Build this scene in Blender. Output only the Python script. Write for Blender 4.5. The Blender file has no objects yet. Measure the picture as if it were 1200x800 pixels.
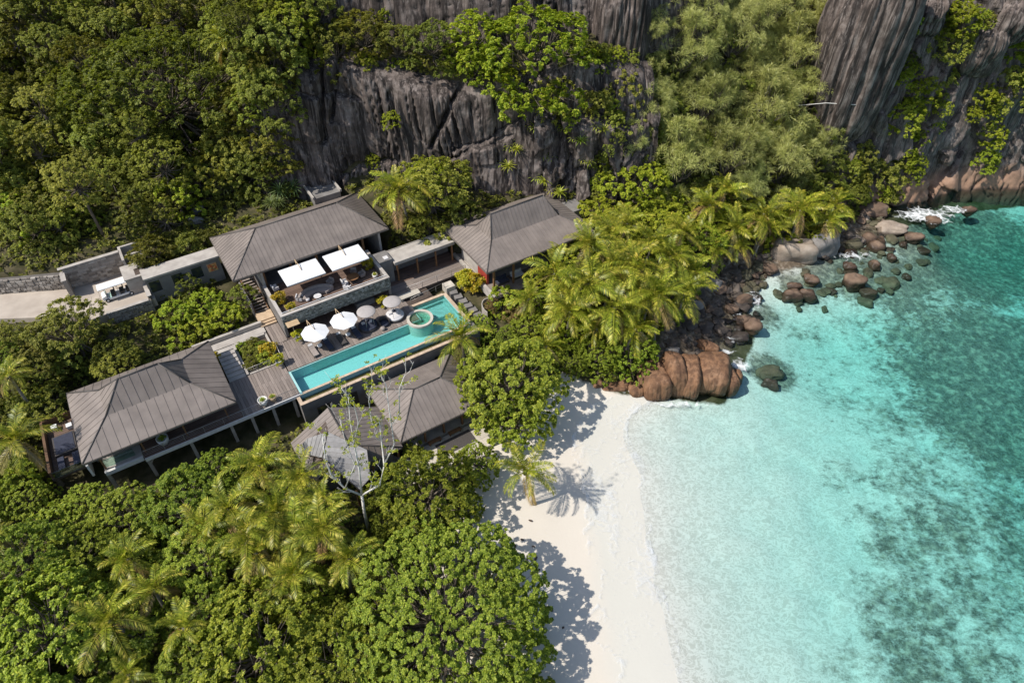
import bpy, bmesh, math, random
import numpy as np
from mathutils import Vector, Matrix, noise as mnoise
R = math.radians
SC = bpy.context.scene
COL = SC.collection
random.seed(7)
rng = np.random.default_rng(11)

# ------------------------------------------------------------------ camera, light, exposure
CAM_H, PITCH, FPX = 65.0, 44.0, 800.0
cam_d = bpy.data.cameras.new('camera')
cam = bpy.data.objects.new('camera', cam_d)
COL.objects.link(cam)
cam.location = (0, 0, CAM_H)
cam.rotation_euler = (R(90 - PITCH), 0, 0)
cam_d.sensor_width = 36
cam_d.lens = 36 * FPX / 1200
cam_d.clip_start = 0.5
cam_d.clip_end = 3000
SC.camera = cam

SUN_EL, SUN_AZ = 52.0, 22.0          # height, and the heading its light travels (from +x towards +y)
w = bpy.data.worlds.new('World')
SC.world = w
w.use_nodes = True
nt = w.node_tree
nt.nodes.clear()
sky = nt.nodes.new('ShaderNodeTexSky')
sky.sky_type = 'NISHITA'
sky.sun_disc = False
sky.sun_elevation = R(SUN_EL)
sky.sun_rotation = R(248)
bg = nt.nodes.new('ShaderNodeBackground')
bg.inputs['Strength'].default_value = 0.15
wo = nt.nodes.new('ShaderNodeOutputWorld')
nt.links.new(sky.outputs[0], bg.inputs[0])
nt.links.new(bg.outputs[0], wo.inputs[0])
sl = bpy.data.lights.new('sun', 'SUN')
sl.energy = 4.8
sl.angle = R(0.53)
sl.color = (1.0, 0.955, 0.89)
so = bpy.data.objects.new('sun', sl)
COL.objects.link(so)
so.location = (-60, -20, 90)
so.rotation_euler = Vector((math.cos(R(SUN_EL)) * math.cos(R(SUN_AZ)), math.cos(R(SUN_EL)) * math.sin(R(SUN_AZ)), -math.sin(R(SUN_EL)))).to_track_quat('-Z', 'Y').to_euler()
vs = SC.view_settings
vs.view_transform = 'Standard'
vs.look = 'None'
vs.exposure = 0.1
vs.gamma = 1.0
SC.cycles.max_bounces = 10
SC.cycles.transparent_max_bounces = 16
SC.cycles.diffuse_bounces = 3
SC.cycles.glossy_bounces = 2
SC.cycles.transmission_bounces = 4
SC.cycles.volume_bounces = 0
SC.cycles.caustics_reflective = False
SC.cycles.caustics_refractive = False
SC.cycles.sample_clamp_indirect = 4

# ------------------------------------------------------------------ survey: where a sight line meets a level
_p = R(PITCH)
_D = np.array([0, math.cos(_p), -math.sin(_p)])
_U = np.array([0, math.sin(_p), math.cos(_p)])


def ray(u, v):
    return _D * FPX + np.array([1., 0, 0]) * (u - 600) + _U * (400 - v)


def P(u, v, z):
    k = ray(u, v)
    return np.array([0, 0, CAM_H]) + k * ((z - CAM_H) / k[2])


def mpp(u, v, z):
    """metres that one survey unit spans at that spot"""
    k = ray(u, v)
    return (z - CAM_H) / k[2]


ANG = R(32.5)
CA, SA = math.cos(ANG), math.sin(ANG)


def W(a, b, z=0.0):
    """villa grid -> world"""
    return Vector((a * CA - b * SA, a * SA + b * CA, z))


# ------------------------------------------------------------------ numpy noise
_perm = np.random.default_rng(3).random(4096)


def _h(ix, iy):
    n = (ix.astype(np.int64) * 374761393 + iy.astype(np.int64) * 668265263)
    n = (n ^ (n >> 13)) * 1274126177
    return _perm[(n ^ (n >> 16)) & 4095]


def vn(x, y):
    x = np.asarray(x, float); y = np.asarray(y, float)
    ix = np.floor(x); iy = np.floor(y)
    fx = x - ix; fy = y - iy
    fx = fx * fx * fx * (fx * (fx * 6 - 15) + 10); fy = fy * fy * fy * (fy * (fy * 6 - 15) + 10)
    a = _h(ix, iy); b = _h(ix + 1, iy); c = _h(ix, iy + 1); d = _h(ix + 1, iy + 1)
    return (a + (b - a) * fx) * (1 - fy) + (c + (d - c) * fx) * fy


def fbm(x, y, o=4):
    s = 0; a = .5; t = 0
    for i in range(o):
        s = s + a * vn(x * 2 ** i + i * 17.3, y * 2 ** i + i * 9.1); t += a; a *= .5
    return s / t


def sstep(e0, e1, x):
    t = np.clip((x - e0) / (e1 - e0), 0, 1)
    return t * t * (3 - 2 * t)


# ------------------------------------------------------------------ object helpers
def tag(o, label=None, cat=None, group=None, kind=None):
    if label: o['label'] = label
    if cat: o['category'] = cat
    if group: o['group'] = group
    if kind: o['kind'] = kind
    return o


def link(name, me, parent=None):
    o = bpy.data.objects.new(name, me)
    COL.objects.link(o)
    if parent: o.parent = parent
    return o


def root(name, label, cat, a, b, z, group=None, rot=0.0):
    """empty on the villa grid"""
    o = bpy.data.objects.new(name, None)
    o.empty_display_size = .3
    COL.objects.link(o)
    o.location = W(a, b, z)
    o.rotation_euler = (0, 0, ANG + rot)
    return tag(o, label, cat, group)


def wroot(name, label, cat, loc, rot=0.0, group=None):
    o = bpy.data.objects.new(name, None)
    o.empty_display_size = .3
    COL.objects.link(o)
    o.location = loc
    o.rotation_euler = (0, 0, rot)
    return tag(o, label, cat, group)


class MB:
    def __init__(s):
        s.v = []; s.f = []

    def add(s, vs, fs):
        n = len(s.v)
        s.v += [tuple(float(c) for c in q) for q in vs]
        s.f += [tuple(i + n for i in f) for f in fs]
        return s

    def box(s, x0, x1, y0, y1, z0, z1):
        return s.add([(x0, y0, z0), (x1, y0, z0), (x1, y1, z0), (x0, y1, z0), (x0, y0, z1), (x1, y0, z1), (x1, y1, z1), (x0, y1, z1)],
                     [(3, 2, 1, 0), (4, 5, 6, 7), (0, 1, 5, 4), (1, 2, 6, 5), (2, 3, 7, 6), (3, 0, 4, 7)])

    def cbox(s, x, y, z, dx, dy, dz, rot=0):
        c, q = math.cos(rot), math.sin(rot)
        pts = []
        for zz in (z, z + dz):
            for px, py in ((-dx / 2, -dy / 2), (dx / 2, -dy / 2), (dx / 2, dy / 2), (-dx / 2, dy / 2)):
                pts.append((x + px * c - py * q, y + px * q + py * c, zz))
        return s.add(pts, [(3, 2, 1, 0), (4, 5, 6, 7), (0, 1, 5, 4), (1, 2, 6, 5), (2, 3, 7, 6), (3, 0, 4, 7)])

    def slab(s, top, down):
        """extrude polygon of 3d points by vector"""
        n = len(top)
        d = Vector(down)
        lo = [Vector(q) + d for q in top]
        fs = [tuple(range(n)), tuple(range(2 * n - 1, n - 1, -1))]
        for i in range(n):
            j = (i + 1) % n
            fs.append((i, i + n, j + n, j))
        return s.add(list(top) + lo, fs)

    def tube(s, pts, rs, n=8, cap=True):
        pts = [Vector(q) for q in pts]
        if not hasattr(rs, '__len__'): rs = [rs] * len(pts)
        b0 = len(s.v)
        vs = []
        for i, q in enumerate(pts):
            t = (pts[min(i + 1, len(pts) - 1)] - pts[max(i - 1, 0)]).normalized()
            e = Vector((0, 0, 1)) if abs(t.z) < .9 else Vector((1, 0, 0))
            a = t.cross(e).normalized(); b = t.cross(a).normalized()
            for k in range(n):
                an = 2 * math.pi * k / n
                vs.append(q + (a * math.cos(an) + b * math.sin(an)) * rs[i])
        fs = []
        for i in range(len(pts) - 1):
            for k in range(n):
                k2 = (k + 1) % n
                fs.append((i * n + k, (i + 1) * n + k, (i + 1) * n + k2, i * n + k2))
        if cap:
            fs.append(tuple(range(n))); fs.append(tuple(range(len(pts) * n - 1, (len(pts) - 1) * n - 1, -1)))
        return s.add(vs, fs)

    def lathe(s, prof, n=20, c=(0, 0, 0), ry=1.0, cap=True):
        vs = []
        for r, z in prof:
            for k in range(n):
                an = 2 * math.pi * k / n
                vs.append((c[0] + r * math.cos(an), c[1] + r * ry * math.sin(an), c[2] + z))
        fs = []
        m = len(prof)
        for i in range(m - 1):
            for k in range(n):
                k2 = (k + 1) % n
                fs.append((i * n + k, i * n + k2, (i + 1) * n + k2, (i + 1) * n + k))
        if cap: fs.append(tuple(range(n - 1, -1, -1))); fs.append(tuple(range((m - 1) * n, m * n)))
        return s.add(vs, fs)

    def mesh(s, name, mat, smooth=False):
        me = bpy.data.meshes.new(name)
        me.from_pydata(s.v, [], s.f)
        me.materials.append(mat)
        if smooth:
            me.polygons.foreach_set('use_smooth', [True] * len(me.polygons))
        me.update()
        return me

    def build(s, name, mat, parent=None, smooth=False, off=None):
        o = link(name, s.mesh(name, mat, smooth), parent)
        if off is not None: o.location = off
        return o


def np_mesh(name, V, F, mat, smooth=False):
    """V (n,3), F (m,4) quads"""
    me = bpy.data.meshes.new(name)
    V = np.ascontiguousarray(V, dtype=np.float32); F = np.ascontiguousarray(F, dtype=np.int32)
    k = F.shape[1]
    me.vertices.add(len(V)); me.vertices.foreach_set('co', V.ravel())
    me.loops.add(F.size); me.loops.foreach_set('vertex_index', F.ravel())
    me.polygons.add(len(F))
    me.polygons.foreach_set('loop_start', np.arange(0, F.size, k, dtype=np.int32))
    try:
        me.polygons.foreach_set('loop_total', np.full(len(F), k, dtype=np.int32))
    except Exception:
        pass
    if smooth: me.polygons.foreach_set('use_smooth', np.ones(len(F), dtype=bool))
    me.update(calc_edges=True)
    me.validate()
    me.materials.append(mat)
    return me


# ------------------------------------------------------------------ materials
class NT:
    def __init__(s, name):
        s.m = bpy.data.materials.new(name); s.m.use_nodes = True
        s.t = s.m.node_tree; s.t.nodes.clear()
        s.out = s.t.nodes.new('ShaderNodeOutputMaterial')

    def n(s, typ, **kw):
        nd = s.t.nodes.new('ShaderNode' + typ)
        for k, v in kw.items():
            if k in nd.inputs.keys(): s.set(nd, k, v)
            else: setattr(nd, k, v)
        return nd

    def set(s, nd, k, v):
        if isinstance(v, bpy.types.NodeSocket): s.t.links.new(v, nd.inputs[k])
        else:
            if isinstance(v, tuple) and len(v) == 3 and len(nd.inputs[k].default_value) == 4: v = v + (1,)
            nd.inputs[k].default_value = v

    def l(s, a, b): s.t.links.new(a, b)

    def pos(s, kind='world', scale=(1, 1, 1)):
        if kind == 'world': o = s.n('NewGeometry').outputs['Position']
        else: o = s.n('TexCoord').outputs['Object']
        mp = s.n('Mapping'); s.l(o, mp.inputs[0]); mp.inputs['Scale'].default_value = scale
        return mp.outputs[0]

    def noise(s, vec, scale, detail=4, rough=.55, dist=0):
        nd = s.n('TexNoise'); s.l(vec, nd.inputs['Vector'])
        nd.inputs['Scale'].default_value = scale; nd.inputs['Detail'].default_value = detail
        nd.inputs['Roughness'].default_value = rough; nd.inputs['Distortion'].default_value = dist
        return nd.outputs['Fac']

    def ramp(s, fac, stops):
        nd = s.n('ValToRGB'); s.l(fac, nd.inputs[0])
        e = nd.color_ramp.elements
        while len(e) < len(stops): e.new(.5)
        for i, (p, c) in enumerate(stops):
            e[i].position = p
            e[i].color = (c, c, c, 1) if not hasattr(c, '__len__') else (*c, 1)
        return nd.outputs[0]

    def mix(s, fac, a, b, bt='MIX'):
        nd = s.n('MixRGB'); nd.blend_type = bt
        for i, v in enumerate((fac, a, b)):
            if isinstance(v, bpy.types.NodeSocket): s.l(v, nd.inputs[i])
            else: nd.inputs[i].default_value = v if i == 0 else (*v, 1)
        return nd.outputs[0]

    def math(s, op, a, b=0.0, clamp=False):
        nd = s.n('Math'); nd.operation = op; nd.use_clamp = clamp
        for i, v in enumerate((a, b)):
            if isinstance(v, bpy.types.NodeSocket): s.l(v, nd.inputs[i])
            else: nd.inputs[i].default_value = v
        return nd.outputs[0]

    def bump(s, h, strength=.4, dist=.05):
        nd = s.n('Bump'); s.l(h, nd.inputs['Height'])
        nd.inputs['Strength'].default_value = strength; nd.inputs['Distance'].default_value = dist
        return nd.outputs[0]

    def pbsdf(s, col, rough=.7, spec=.3, normal=None, **kw):
        b = s.n('BsdfPrincipled')
        s.set(b, 'Base Color', col); s.set(b, 'Roughness', rough); s.set(b, 'Specular IOR Level', spec)
        if normal is not None: s.l(normal, b.inputs['Normal'])
        for k, v in kw.items(): s.set(b, k.replace('_', ' '), v)
        return b.outputs[0]

    def done(s, sh):
        s.l(sh, s.out.inputs['Surface']); return s.m


def simple(name, c1, c2=None, scale=2.0, rough=.7, spec=.3, bump=.2, bdist=.02, coord='object', stretch=(1, 1, 1), objvar=0.0, detail=5, metallic=0.0):
    t = NT(name)
    v = t.pos('world' if coord == 'world' else 'object', stretch)
    f = t.noise(v, scale, detail)
    c2 = c2 or tuple(c * .7 for c in c1)
    col = t.ramp(f, [(.32, c2), (.68, c1)])
    if objvar:
        oi = t.n('ObjectInfo')
        k = t.math('ADD', t.math('MULTIPLY', oi.outputs['Random'], 2 * objvar), 1 - objvar)
        col = t.mix(1.0, col, t.n('CombineColor', Red=k, Green=k, Blue=k).outputs[0], 'MULTIPLY')
    f2 = t.noise(v, scale * 6, 3)
    return t.done(t.pbsdf(col, rough, spec, t.bump(f2, bump, bdist), Metallic=metallic))


def leafmat(name, stops, objvar=.25, trans=.38, rough=.42, hue=0.03, spec=.35):
    t = NT(name)
    g = t.n('NewGeometry')
    col = t.ramp(g.outputs['Random Per Island'], stops)
    oi = t.n('ObjectInfo')
    hs = t.n('HueSaturation')
    t.l(col, hs.inputs['Color'])
    t.l(t.math('ADD', t.math('MULTIPLY', oi.outputs['Random'], hue * 2), .5 - hue), hs.inputs['Hue'])
    r2 = t.math('FRACT', t.math('MULTIPLY', oi.outputs['Random'], 7.31))
    t.l(t.math('ADD', t.math('MULTIPLY', r2, 2 * objvar), 1 - objvar), hs.inputs['Value'])
    b = t.pbsdf(hs.outputs[0], rough, spec)
    tr = t.n('BsdfTranslucent')
    t.l(t.mix(1.0, hs.outputs[0], (1.25, 1.3, .55), 'MULTIPLY'), tr.inputs[0])
    mx = t.n('MixShader'); mx.inputs[0].default_value = trans
    t.l(b, mx.inputs[1]); t.l(tr.outputs[0], mx.inputs[2])
    return t.done(mx.outputs[0])


M = {}
M['almond'] = leafmat('almond_leaf', [(0, (0.106, 0.145, 0.017)), (.45, (0.220, 0.281, 0.029)), (.8, (0.348, 0.398, 0.044)), (1, (0.527, 0.538, 0.081))], hue=.014, spec=.22, rough=.5)
M['forest'] = leafmat('forest_leaf', [(0, (0.103, 0.122, 0.024)), (.5, (0.223, 0.245, 0.039)), (1, (0.421, 0.409, 0.075))], objvar=.40, hue=.02, spec=.2, rough=.5)
M['bright'] = leafmat('bright_leaf', [(0, (0.143, 0.194, 0.015)), (.5, (0.295, 0.362, 0.028)), (1, (0.536, 0.525, 0.058))], objvar=.15, hue=.014, spec=.25, rough=.5)
M['casuarina'] = leafmat('casuarina_needle', [(0, (0.221, 0.246, 0.063)), (.5, (0.377, 0.395, 0.110)), (1, (0.559, 0.554, 0.188))], objvar=.15, trans=.2, hue=.012)
M['palm'] = leafmat('palm_leaflet', [(0, (0.129, 0.165, 0.013)), (.5, (0.286, 0.309, 0.025)), (.85, (0.485, 0.451, 0.050)), (1, (0.653, 0.534, 0.111))], objvar=.22, trans=.3, rough=.42, spec=.4, hue=.016)
M['palm_old'] = leafmat('old_frond', [(0, (.22, .17, .05)), (.6, (.38, .27, .09)), (1, (.46, .33, .16))], objvar=.2, trans=.25)
M['spiky'] = leafmat('spiky_leaf', [(0, (0.091, 0.134, 0.043)), (.6, (0.195, 0.254, 0.086)), (1, (0.325, 0.388, 0.161))], objvar=.2)
M['agave'] = leafmat('bromeliad_leaf', [(0, (0.208, 0.254, 0.025)), (.6, (0.390, 0.442, 0.049)), (1, (0.572, 0.589, 0.123))], objvar=.1)
M['yellow'] = leafmat('croton_leaf', [(0, (.16, .20, .02)), (.5, (.50, .42, .03)), (1, (.65, .50, .05))], objvar=.1)
M['dry'] = leafmat('dry_leaf', [(0, (.16, .09, .04)), (.5, (.26, .17, .07)), (1, (.22, .22, .06))], objvar=.2)
M['bark'] = simple('bark', (.20, .165, .13), (.085, .068, .052), 3, .9, .1, .6, .04, stretch=(1, 1, .3))
M['palm_bark'] = simple('palm_bark', (.30, .27, .22), (.15, .13, .10), 2, .9, .1, .5, .04, stretch=(1, 1, 6))
M['pale_bark'] = simple('pale_bark', (.74, .71, .66), (.52, .49, .44), 4, .85, .15, .4, .02)
M['roof'] = simple('roof_metal', (.232, .194, .167), (.165, .138, .120), .55, .55, .3, .12, .01, objvar=.05, detail=6)
M['seam'] = simple('roof_seam', (.165, .140, .122), (.13, .112, .099), 3, .5, .35, .1, .01)
M['cap'] = simple('ridge_metal', (.085, .075, .068), None, 3, .5, .35, .1, .01)
M['shingle'] = simple('pale_grey_shingle', (.27, .26, .252), (.19, .182, .176), 2, .55, .3, .3, .01, objvar=.18)  # paler and greyer than the roof metal
M['soffit'] = simple('soffit_wood', (.16, .09, .05), (.10, .055, .03), 3, .6, .3, .1, .01)
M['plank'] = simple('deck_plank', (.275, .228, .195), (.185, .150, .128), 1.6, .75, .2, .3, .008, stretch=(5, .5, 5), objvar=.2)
M['plank_dark'] = simple('shaded_plank', (.185, .125, .095), (.115, .075, .058), 1.6, .65, .25, .3, .008, stretch=(5, .5, 5), objvar=.18)  # darker copy of deck_plank, shade under the roofs put into its colour
M['joist'] = simple('joist', (.10, .075, .06), None, 2, .8, .2, .2, .01)
M['concrete'] = simple('pale_render', (.46, .42, .37), (.33, .295, .26), 1.1, .85, .15, .2, .01)
M['grey_wall'] = simple('grey_render', (.235, .22, .205), (.155, .143, .133), .8, .85, .15, .2, .01)
M['tan_stone'] = simple('tan_coping', (.56, .43, .31), (.40, .30, .21), 2.5, .7, .25, .25, .01, objvar=.1)
M['cream_pave'] = simple('cream_paving', (.55, .50, .42), (.42, .375, .31), 1.4, .8, .2, .2, .01, objvar=.1)
M['wallstone'] = simple('wall_stone', (.33, .30, .265), (.165, .148, .128), 1.2, .85, .2, .5, .02, coord='world')
M['wallstone_grey'] = simple('grey_wall_stone', (.295, .295, .255), (.13, .132, .115), 1.6, .85, .2, .5, .02, coord='world')


def stonemat(name, stops):
    t = NT(name)
    g = t.n('NewGeometry')
    c = t.ramp(g.outputs['Random Per Island'], stops)
    n = t.noise(t.pos('world'), 5, 5)
    c = t.mix(t.math('MULTIPLY', n, .6), c, tuple(q * .45 for q in stops[1][1]))
    return t.done(t.pbsdf(c, .88, .15, t.bump(n, .5, .03)))


M['wallstone'] = stonemat('wall_stone_mix', [(0, (.16, .14, .12)), (.5, (.34, .30, .26)), (1, (.50, .46, .41))])
M['wallstone_grey'] = stonemat('grey_wall_stone_mix', [(0, (.10, .105, .085)), (.5, (.27, .275, .23)), (1, (.46, .46, .41))])
M['mortar'] = simple('mortar', (.15, .135, .12), None, 2, .9, .1, .3, .01)
M['spa_tile'] = simple('spa_tile', (.42, .58, .50), (.34, .47, .41), 3, .5, .3, .1)
M['white_cloth'] = simple('white_canvas', (.72, .72, .71), (.66, .66, .655), 2, .8, .2, .1, .01)
M['grey_cloth'] = simple('taupe_canvas', (.40, .365, .34), (.345, .315, .295), 3, .85, .15, .1, .01)
M['sofa'] = simple('taupe_cushion', (.34, .29, .26), (.27, .23, .205), 3, .9, .1, .2, .01)
M['navy'] = simple('navy_cushion', (.055, .06, .085), (.04, .043, .06), 3, .9, .1, .2, .01)
M['dark_weave'] = simple('dark_wicker', (.085, .075, .07), (.05, .043, .04), 20, .7, .3, .5, .01)
M['light_cushion'] = simple('light_cushion', (.62, .60, .585), (.52, .50, .49), 3, .9, .1, .2, .01)
M['steel'] = simple('brushed_steel', (.45, .43, .41), None, 4, .4, .5, .05, .01, metallic=.6)
M['white_paint'] = simple('white_paint', (.80, .80, .79), (.72, .72, .71), 2, .45, .4, .05, .005)
M['white_pot'] = simple('white_pot', (.68, .66, .62), (.55, .53, .50), 3, .6, .3, .1, .01)
M['wood_brown'] = simple('brown_timber', (.25, .13, .06), (.15, .075, .035), 2, .6, .3, .2, .01, stretch=(1, 1, 6))
M['wood_tan'] = simple('tan_timber', (.52, .38, .23), (.40, .28, .16), 2, .6, .3, .15, .01)
M['red'] = simple('red_paint', (.36, .05, .035), (.27, .04, .03), 2, .5, .35, .1, .01)
M['terracotta'] = simple('terracotta', (.50, .19, .10), (.36, .13, .07), 3, .7, .2, .2, .01)
M['rubber'] = simple('rubber', (.03, .03, .032), None, 4, .8, .2, .1, .01)
M['black'] = simple('black_plastic', (.025, .025, .028), None, 4, .5, .4, .1, .01)
M['road'] = simple('concrete_road', (.47, .405, .335), (.36, .305, .25), .55, .9, .1, .25, .01, coord='world', detail=8)
M['sandstone'] = simple('sandstone_step', (.55, .41, .27), (.43, .31, .2), 2, .8, .2, .2, .01)
t = NT('window_glass'); M['glass'] = t.done(t.pbsdf((.02, .027, .03), .06, .6))
t = NT('green_glass'); gb = t.n('BsdfGlossy', Color=(1, 1, 1), Roughness=.03); tb = t.n('BsdfTransparent', Color=(.70, .86, .80)); mx = t.n('MixShader')
mx.inputs[0].default_value = .10; t.l(tb.outputs[0], mx.inputs[1]); t.l(gb.outputs[0], mx.inputs[2]); M['clear_glass'] = t.done(mx.outputs[0])

# pool tile: own pale turquoise mosaic
t = NT('pool_tile')
v = t.pos('object')
br = t.n('TexBrick'); t.l(v, br.inputs['Vector']); br.inputs['Scale'].default_value = 3.2
for k, c in (('Color1', (.33, .56, .53, 1)), ('Color2', (.37, .61, .58, 1)), ('Mortar', (.29, .51, .485, 1))): br.inputs[k].default_value = c
br.inputs['Mortar Size'].default_value = .02; br.offset = 0
M['tile'] = t.done(t.pbsdf(br.outputs[0], .4, .4))


def water_mat(name, tint, wave_scale, strength, sigma=None, gloss=.5):
    t = NT(name)
    v = t.pos('world')
    n1 = t.noise(v, wave_scale, 4, .6, .8)
    n2 = t.noise(v, wave_scale * .23, 3, .5, .4)
    h = t.math('ADD', n1, t.math('MULTIPLY', n2, 2.2))
    nrm = t.bump(h, strength, .25)
    fr = t.n('Fresnel'); fr.inputs['IOR'].default_value = 1.33; t.l(nrm, fr.inputs['Normal'])
    gl = t.n('BsdfGlossy', Roughness=.06); gl.inputs['Color'].default_value = (1, 1, 1, 1); t.l(nrm, gl.inputs['Normal'])
    tr = t.n('BsdfTransparent', Color=tint)
    mx = t.n('MixShader')
    t.l(t.math('MULTIPLY', fr.outputs[0], gloss * 2, True), mx.inputs[0])
    t.l(tr.outputs[0], mx.inputs[1]); t.l(gl.outputs[0], mx.inputs[2])
    if sigma:
        d = max(sigma) * 1.02
        va = t.n('VolumeAbsorption'); va.inputs['Density'].default_value = d
        va.inputs['Color'].default_value = tuple(1 - q / d for q in sigma) + (1,)
        t.l(va.outputs[0], t.out.inputs['Volume'])
    return t.done(mx.outputs[0])


M['sea'] = water_mat('sea_water', (.985, 1, 1), 1.1, .22, (.135, .020, .025), .35)
M['poolwater'] = water_mat('pool_water', (.84, .99, .985), 2.0, .05, None, .3)
M['spawater'] = water_mat('spa_water', (.86, .97, .93), 3.0, .1, None, .3)
M['gutter'] = water_mat('gutter_water', (.9, .92, .8), 2.0, .2)


def foam_mat(name, scale, lo, hi, streak=(1, 1, 1), lace=.22):
    lw_ = lace
    t = NT(name)
    v = t.pos('world', streak)
    at = t.n('VertexColor'); at.layer_name = 'cover'
    sp = t.n('SeparateColor'); t.l(at.outputs[0], sp.inputs[0])
    n1 = t.noise(v, scale, 6, .62, 1.2)
    n2 = t.noise(v, scale * .3, 3, .5, .6)
    vo = t.n('TexVoronoi'); vo.feature = 'DISTANCE_TO_EDGE'; vo.inputs['Scale'].default_value = scale * .9
    wv = t.mix(.25, v, n1)
    t.l(wv, vo.inputs['Vector'])
    lace = t.ramp(vo.outputs['Distance'], [(0.0, 1.0), (.16, 0.0)])
    f = t.math('ADD', t.math('MULTIPLY', n1, .75), t.math('MULTIPLY', n2, .55))
    f = t.math('ADD', f, t.math('MULTIPLY', lace, lw_))
    f = t.math('ADD', f, t.math('SUBTRACT', sp.outputs[0], .85))
    a = t.ramp(f, [(lo, 0.0), (hi, 1.0)])
    a = t.math('MULTIPLY', a, .92)
    df = t.n('BsdfDiffuse', Color=(.80, .82, .82))
    tr = t.n('BsdfTransparent')
    mx = t.n('MixShader'); t.l(a, mx.inputs[0]); t.l(tr.outputs[0], mx.inputs[1]); t.l(df.outputs[0], mx.inputs[2])
    return t.done(mx.outputs[0])


M['foam'] = foam_mat('sea_foam', 1.1, .62, 1.30)
M['swash'] = foam_mat('swash_foam', 1.3, .30, 1.0, lace=.07)

# ground: earth, sand, coral, shore gravel; which is which is a mask on the sheet
t = NT('ground_sheet')
pw = t.pos('world')
at = t.n('VertexColor'); at.layer_name = 'zone'
sp = t.n('SeparateColor'); t.l(at.outputs[0], sp.inputs[0])
sandM, coralM, gravelM = sp.outputs[0], sp.outputs[1], sp.outputs[2]
n_big = t.noise(pw, .12, 4); n_mid = t.noise(pw, .7, 6, .6); n_fine = t.noise(pw, 5, 4)
earth = t.ramp(n_mid, [(.3, (.030, .034, .012)), (.5, (.065, .058, .028)), (.75, (.13, .105, .062))])
sz = t.n('SeparateXYZ'); t.l(t.n('NewGeometry').outputs['Position'], sz.inputs[0])
wet = t.ramp(t.math('ADD', t.math('MULTIPLY', sz.outputs[2], .8), t.math('MULTIPLY', n_big, .25)), [(.55, 1.0), (.72, 0.0)])
sand = t.mix(t.math('MULTIPLY', n_fine, .35), (.67, .605, .51), (.56, .50, .415))
sand = t.mix(t.math('MULTIPLY', wet, .9), sand, (.575, .555, .485))
under = t.ramp(sz.outputs[2], [(0.0, 0.0), (.001, 1.0)])
# sea floor: mottled sand, with a net of caustic light painted into its colour
vo = t.n('TexVoronoi'); vo.feature = 'DISTANCE_TO_EDGE'; vo.inputs['Scale'].default_value = 1.25
t.l(t.mix(.35, pw, t.n('TexNoise', Vector=pw, Scale=1.1).outputs['Color']), vo.inputs['Vector'])
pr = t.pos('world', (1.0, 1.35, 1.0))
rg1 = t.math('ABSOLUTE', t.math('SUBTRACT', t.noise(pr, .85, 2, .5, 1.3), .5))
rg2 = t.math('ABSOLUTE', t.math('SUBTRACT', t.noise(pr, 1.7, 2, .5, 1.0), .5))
crest = t.ramp(t.math('MINIMUM', rg1, t.math('MULTIPLY', rg2, 1.25)), [(.0, 1.0), (.065, .0)])  # pale lines imitating caustic light from the water; colour only, no ripple relief
n_m2 = t.noise(pw, .33, 5, .6); n_f2 = t.noise(pw, 1.35, 5, .62)
bed = t.mix(t.math('MULTIPLY', n_f2, .5), (.56, .545, .49), (.37, .365, .325))
bed = t.mix(t.math('MULTIPLY', crest, .65), bed, (.80, .79, .74))  # caustic lines painted as paler sand
coral_n = t.math('ADD', t.math('MULTIPLY', n_big, .15), t.math('ADD', t.math('MULTIPLY', n_m2, .32), t.math('MULTIPLY', t.noise(t.pos('world', (1.0, 1.4, 1.0)), .9, 7, .75), .60)))
coral_f = t.ramp(t.math('ADD', coral_n, t.math('MULTIPLY', t.math('SUBTRACT', coralM, .5), .80)), [(.53, 0.0), (.67, .90)])
coral_c = t.ramp(t.noise(pw, 1.1, 6, .65), [(.36, (.028, .034, .027)), (.50, (.085, .085, .062)), (.66, (.31, .295, .225))])
bed = t.mix(coral_f, bed, coral_c)
bed = t.mix(t.math('MULTIPLY', crest, .15), bed, (.62, .61, .55))  # same painted light net, fainter, over the coral
dry_or_bed = t.mix(under, bed, sand)
dry_or_bed = t.mix(t.ramp(sz.outputs[2], [(0, 0.0), (.02, 1.0)]), dry_or_bed, sand)
gravel = t.ramp(t.noise(pw, 1.6, 5, .65), [(.3, (.045, .036, .028)), (.55, (.15, .115, .08)), (.75, (.36, .31, .25))])
col = t.mix(t.ramp(t.math('ADD', sandM, t.math('MULTIPLY', t.math('SUBTRACT', n_mid, .5), .5)), [(.42, 0.0), (.58, 1.0)]), earth, dry_or_bed)
col = t.mix(t.ramp(t.math('ADD', gravelM, t.math('MULTIPLY', t.math('SUBTRACT', n_mid, .5), .8)), [(.4, 0.0), (.65, 1.0)]), col, gravel)
hb = t.math('ADD', t.math('MULTIPLY', n_mid, .5), t.math('MULTIPLY', n_fine, .25))
M['ground'] = t.done(t.pbsdf(col, .9, .12, t.bump(hb, .35, .08)))


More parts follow.
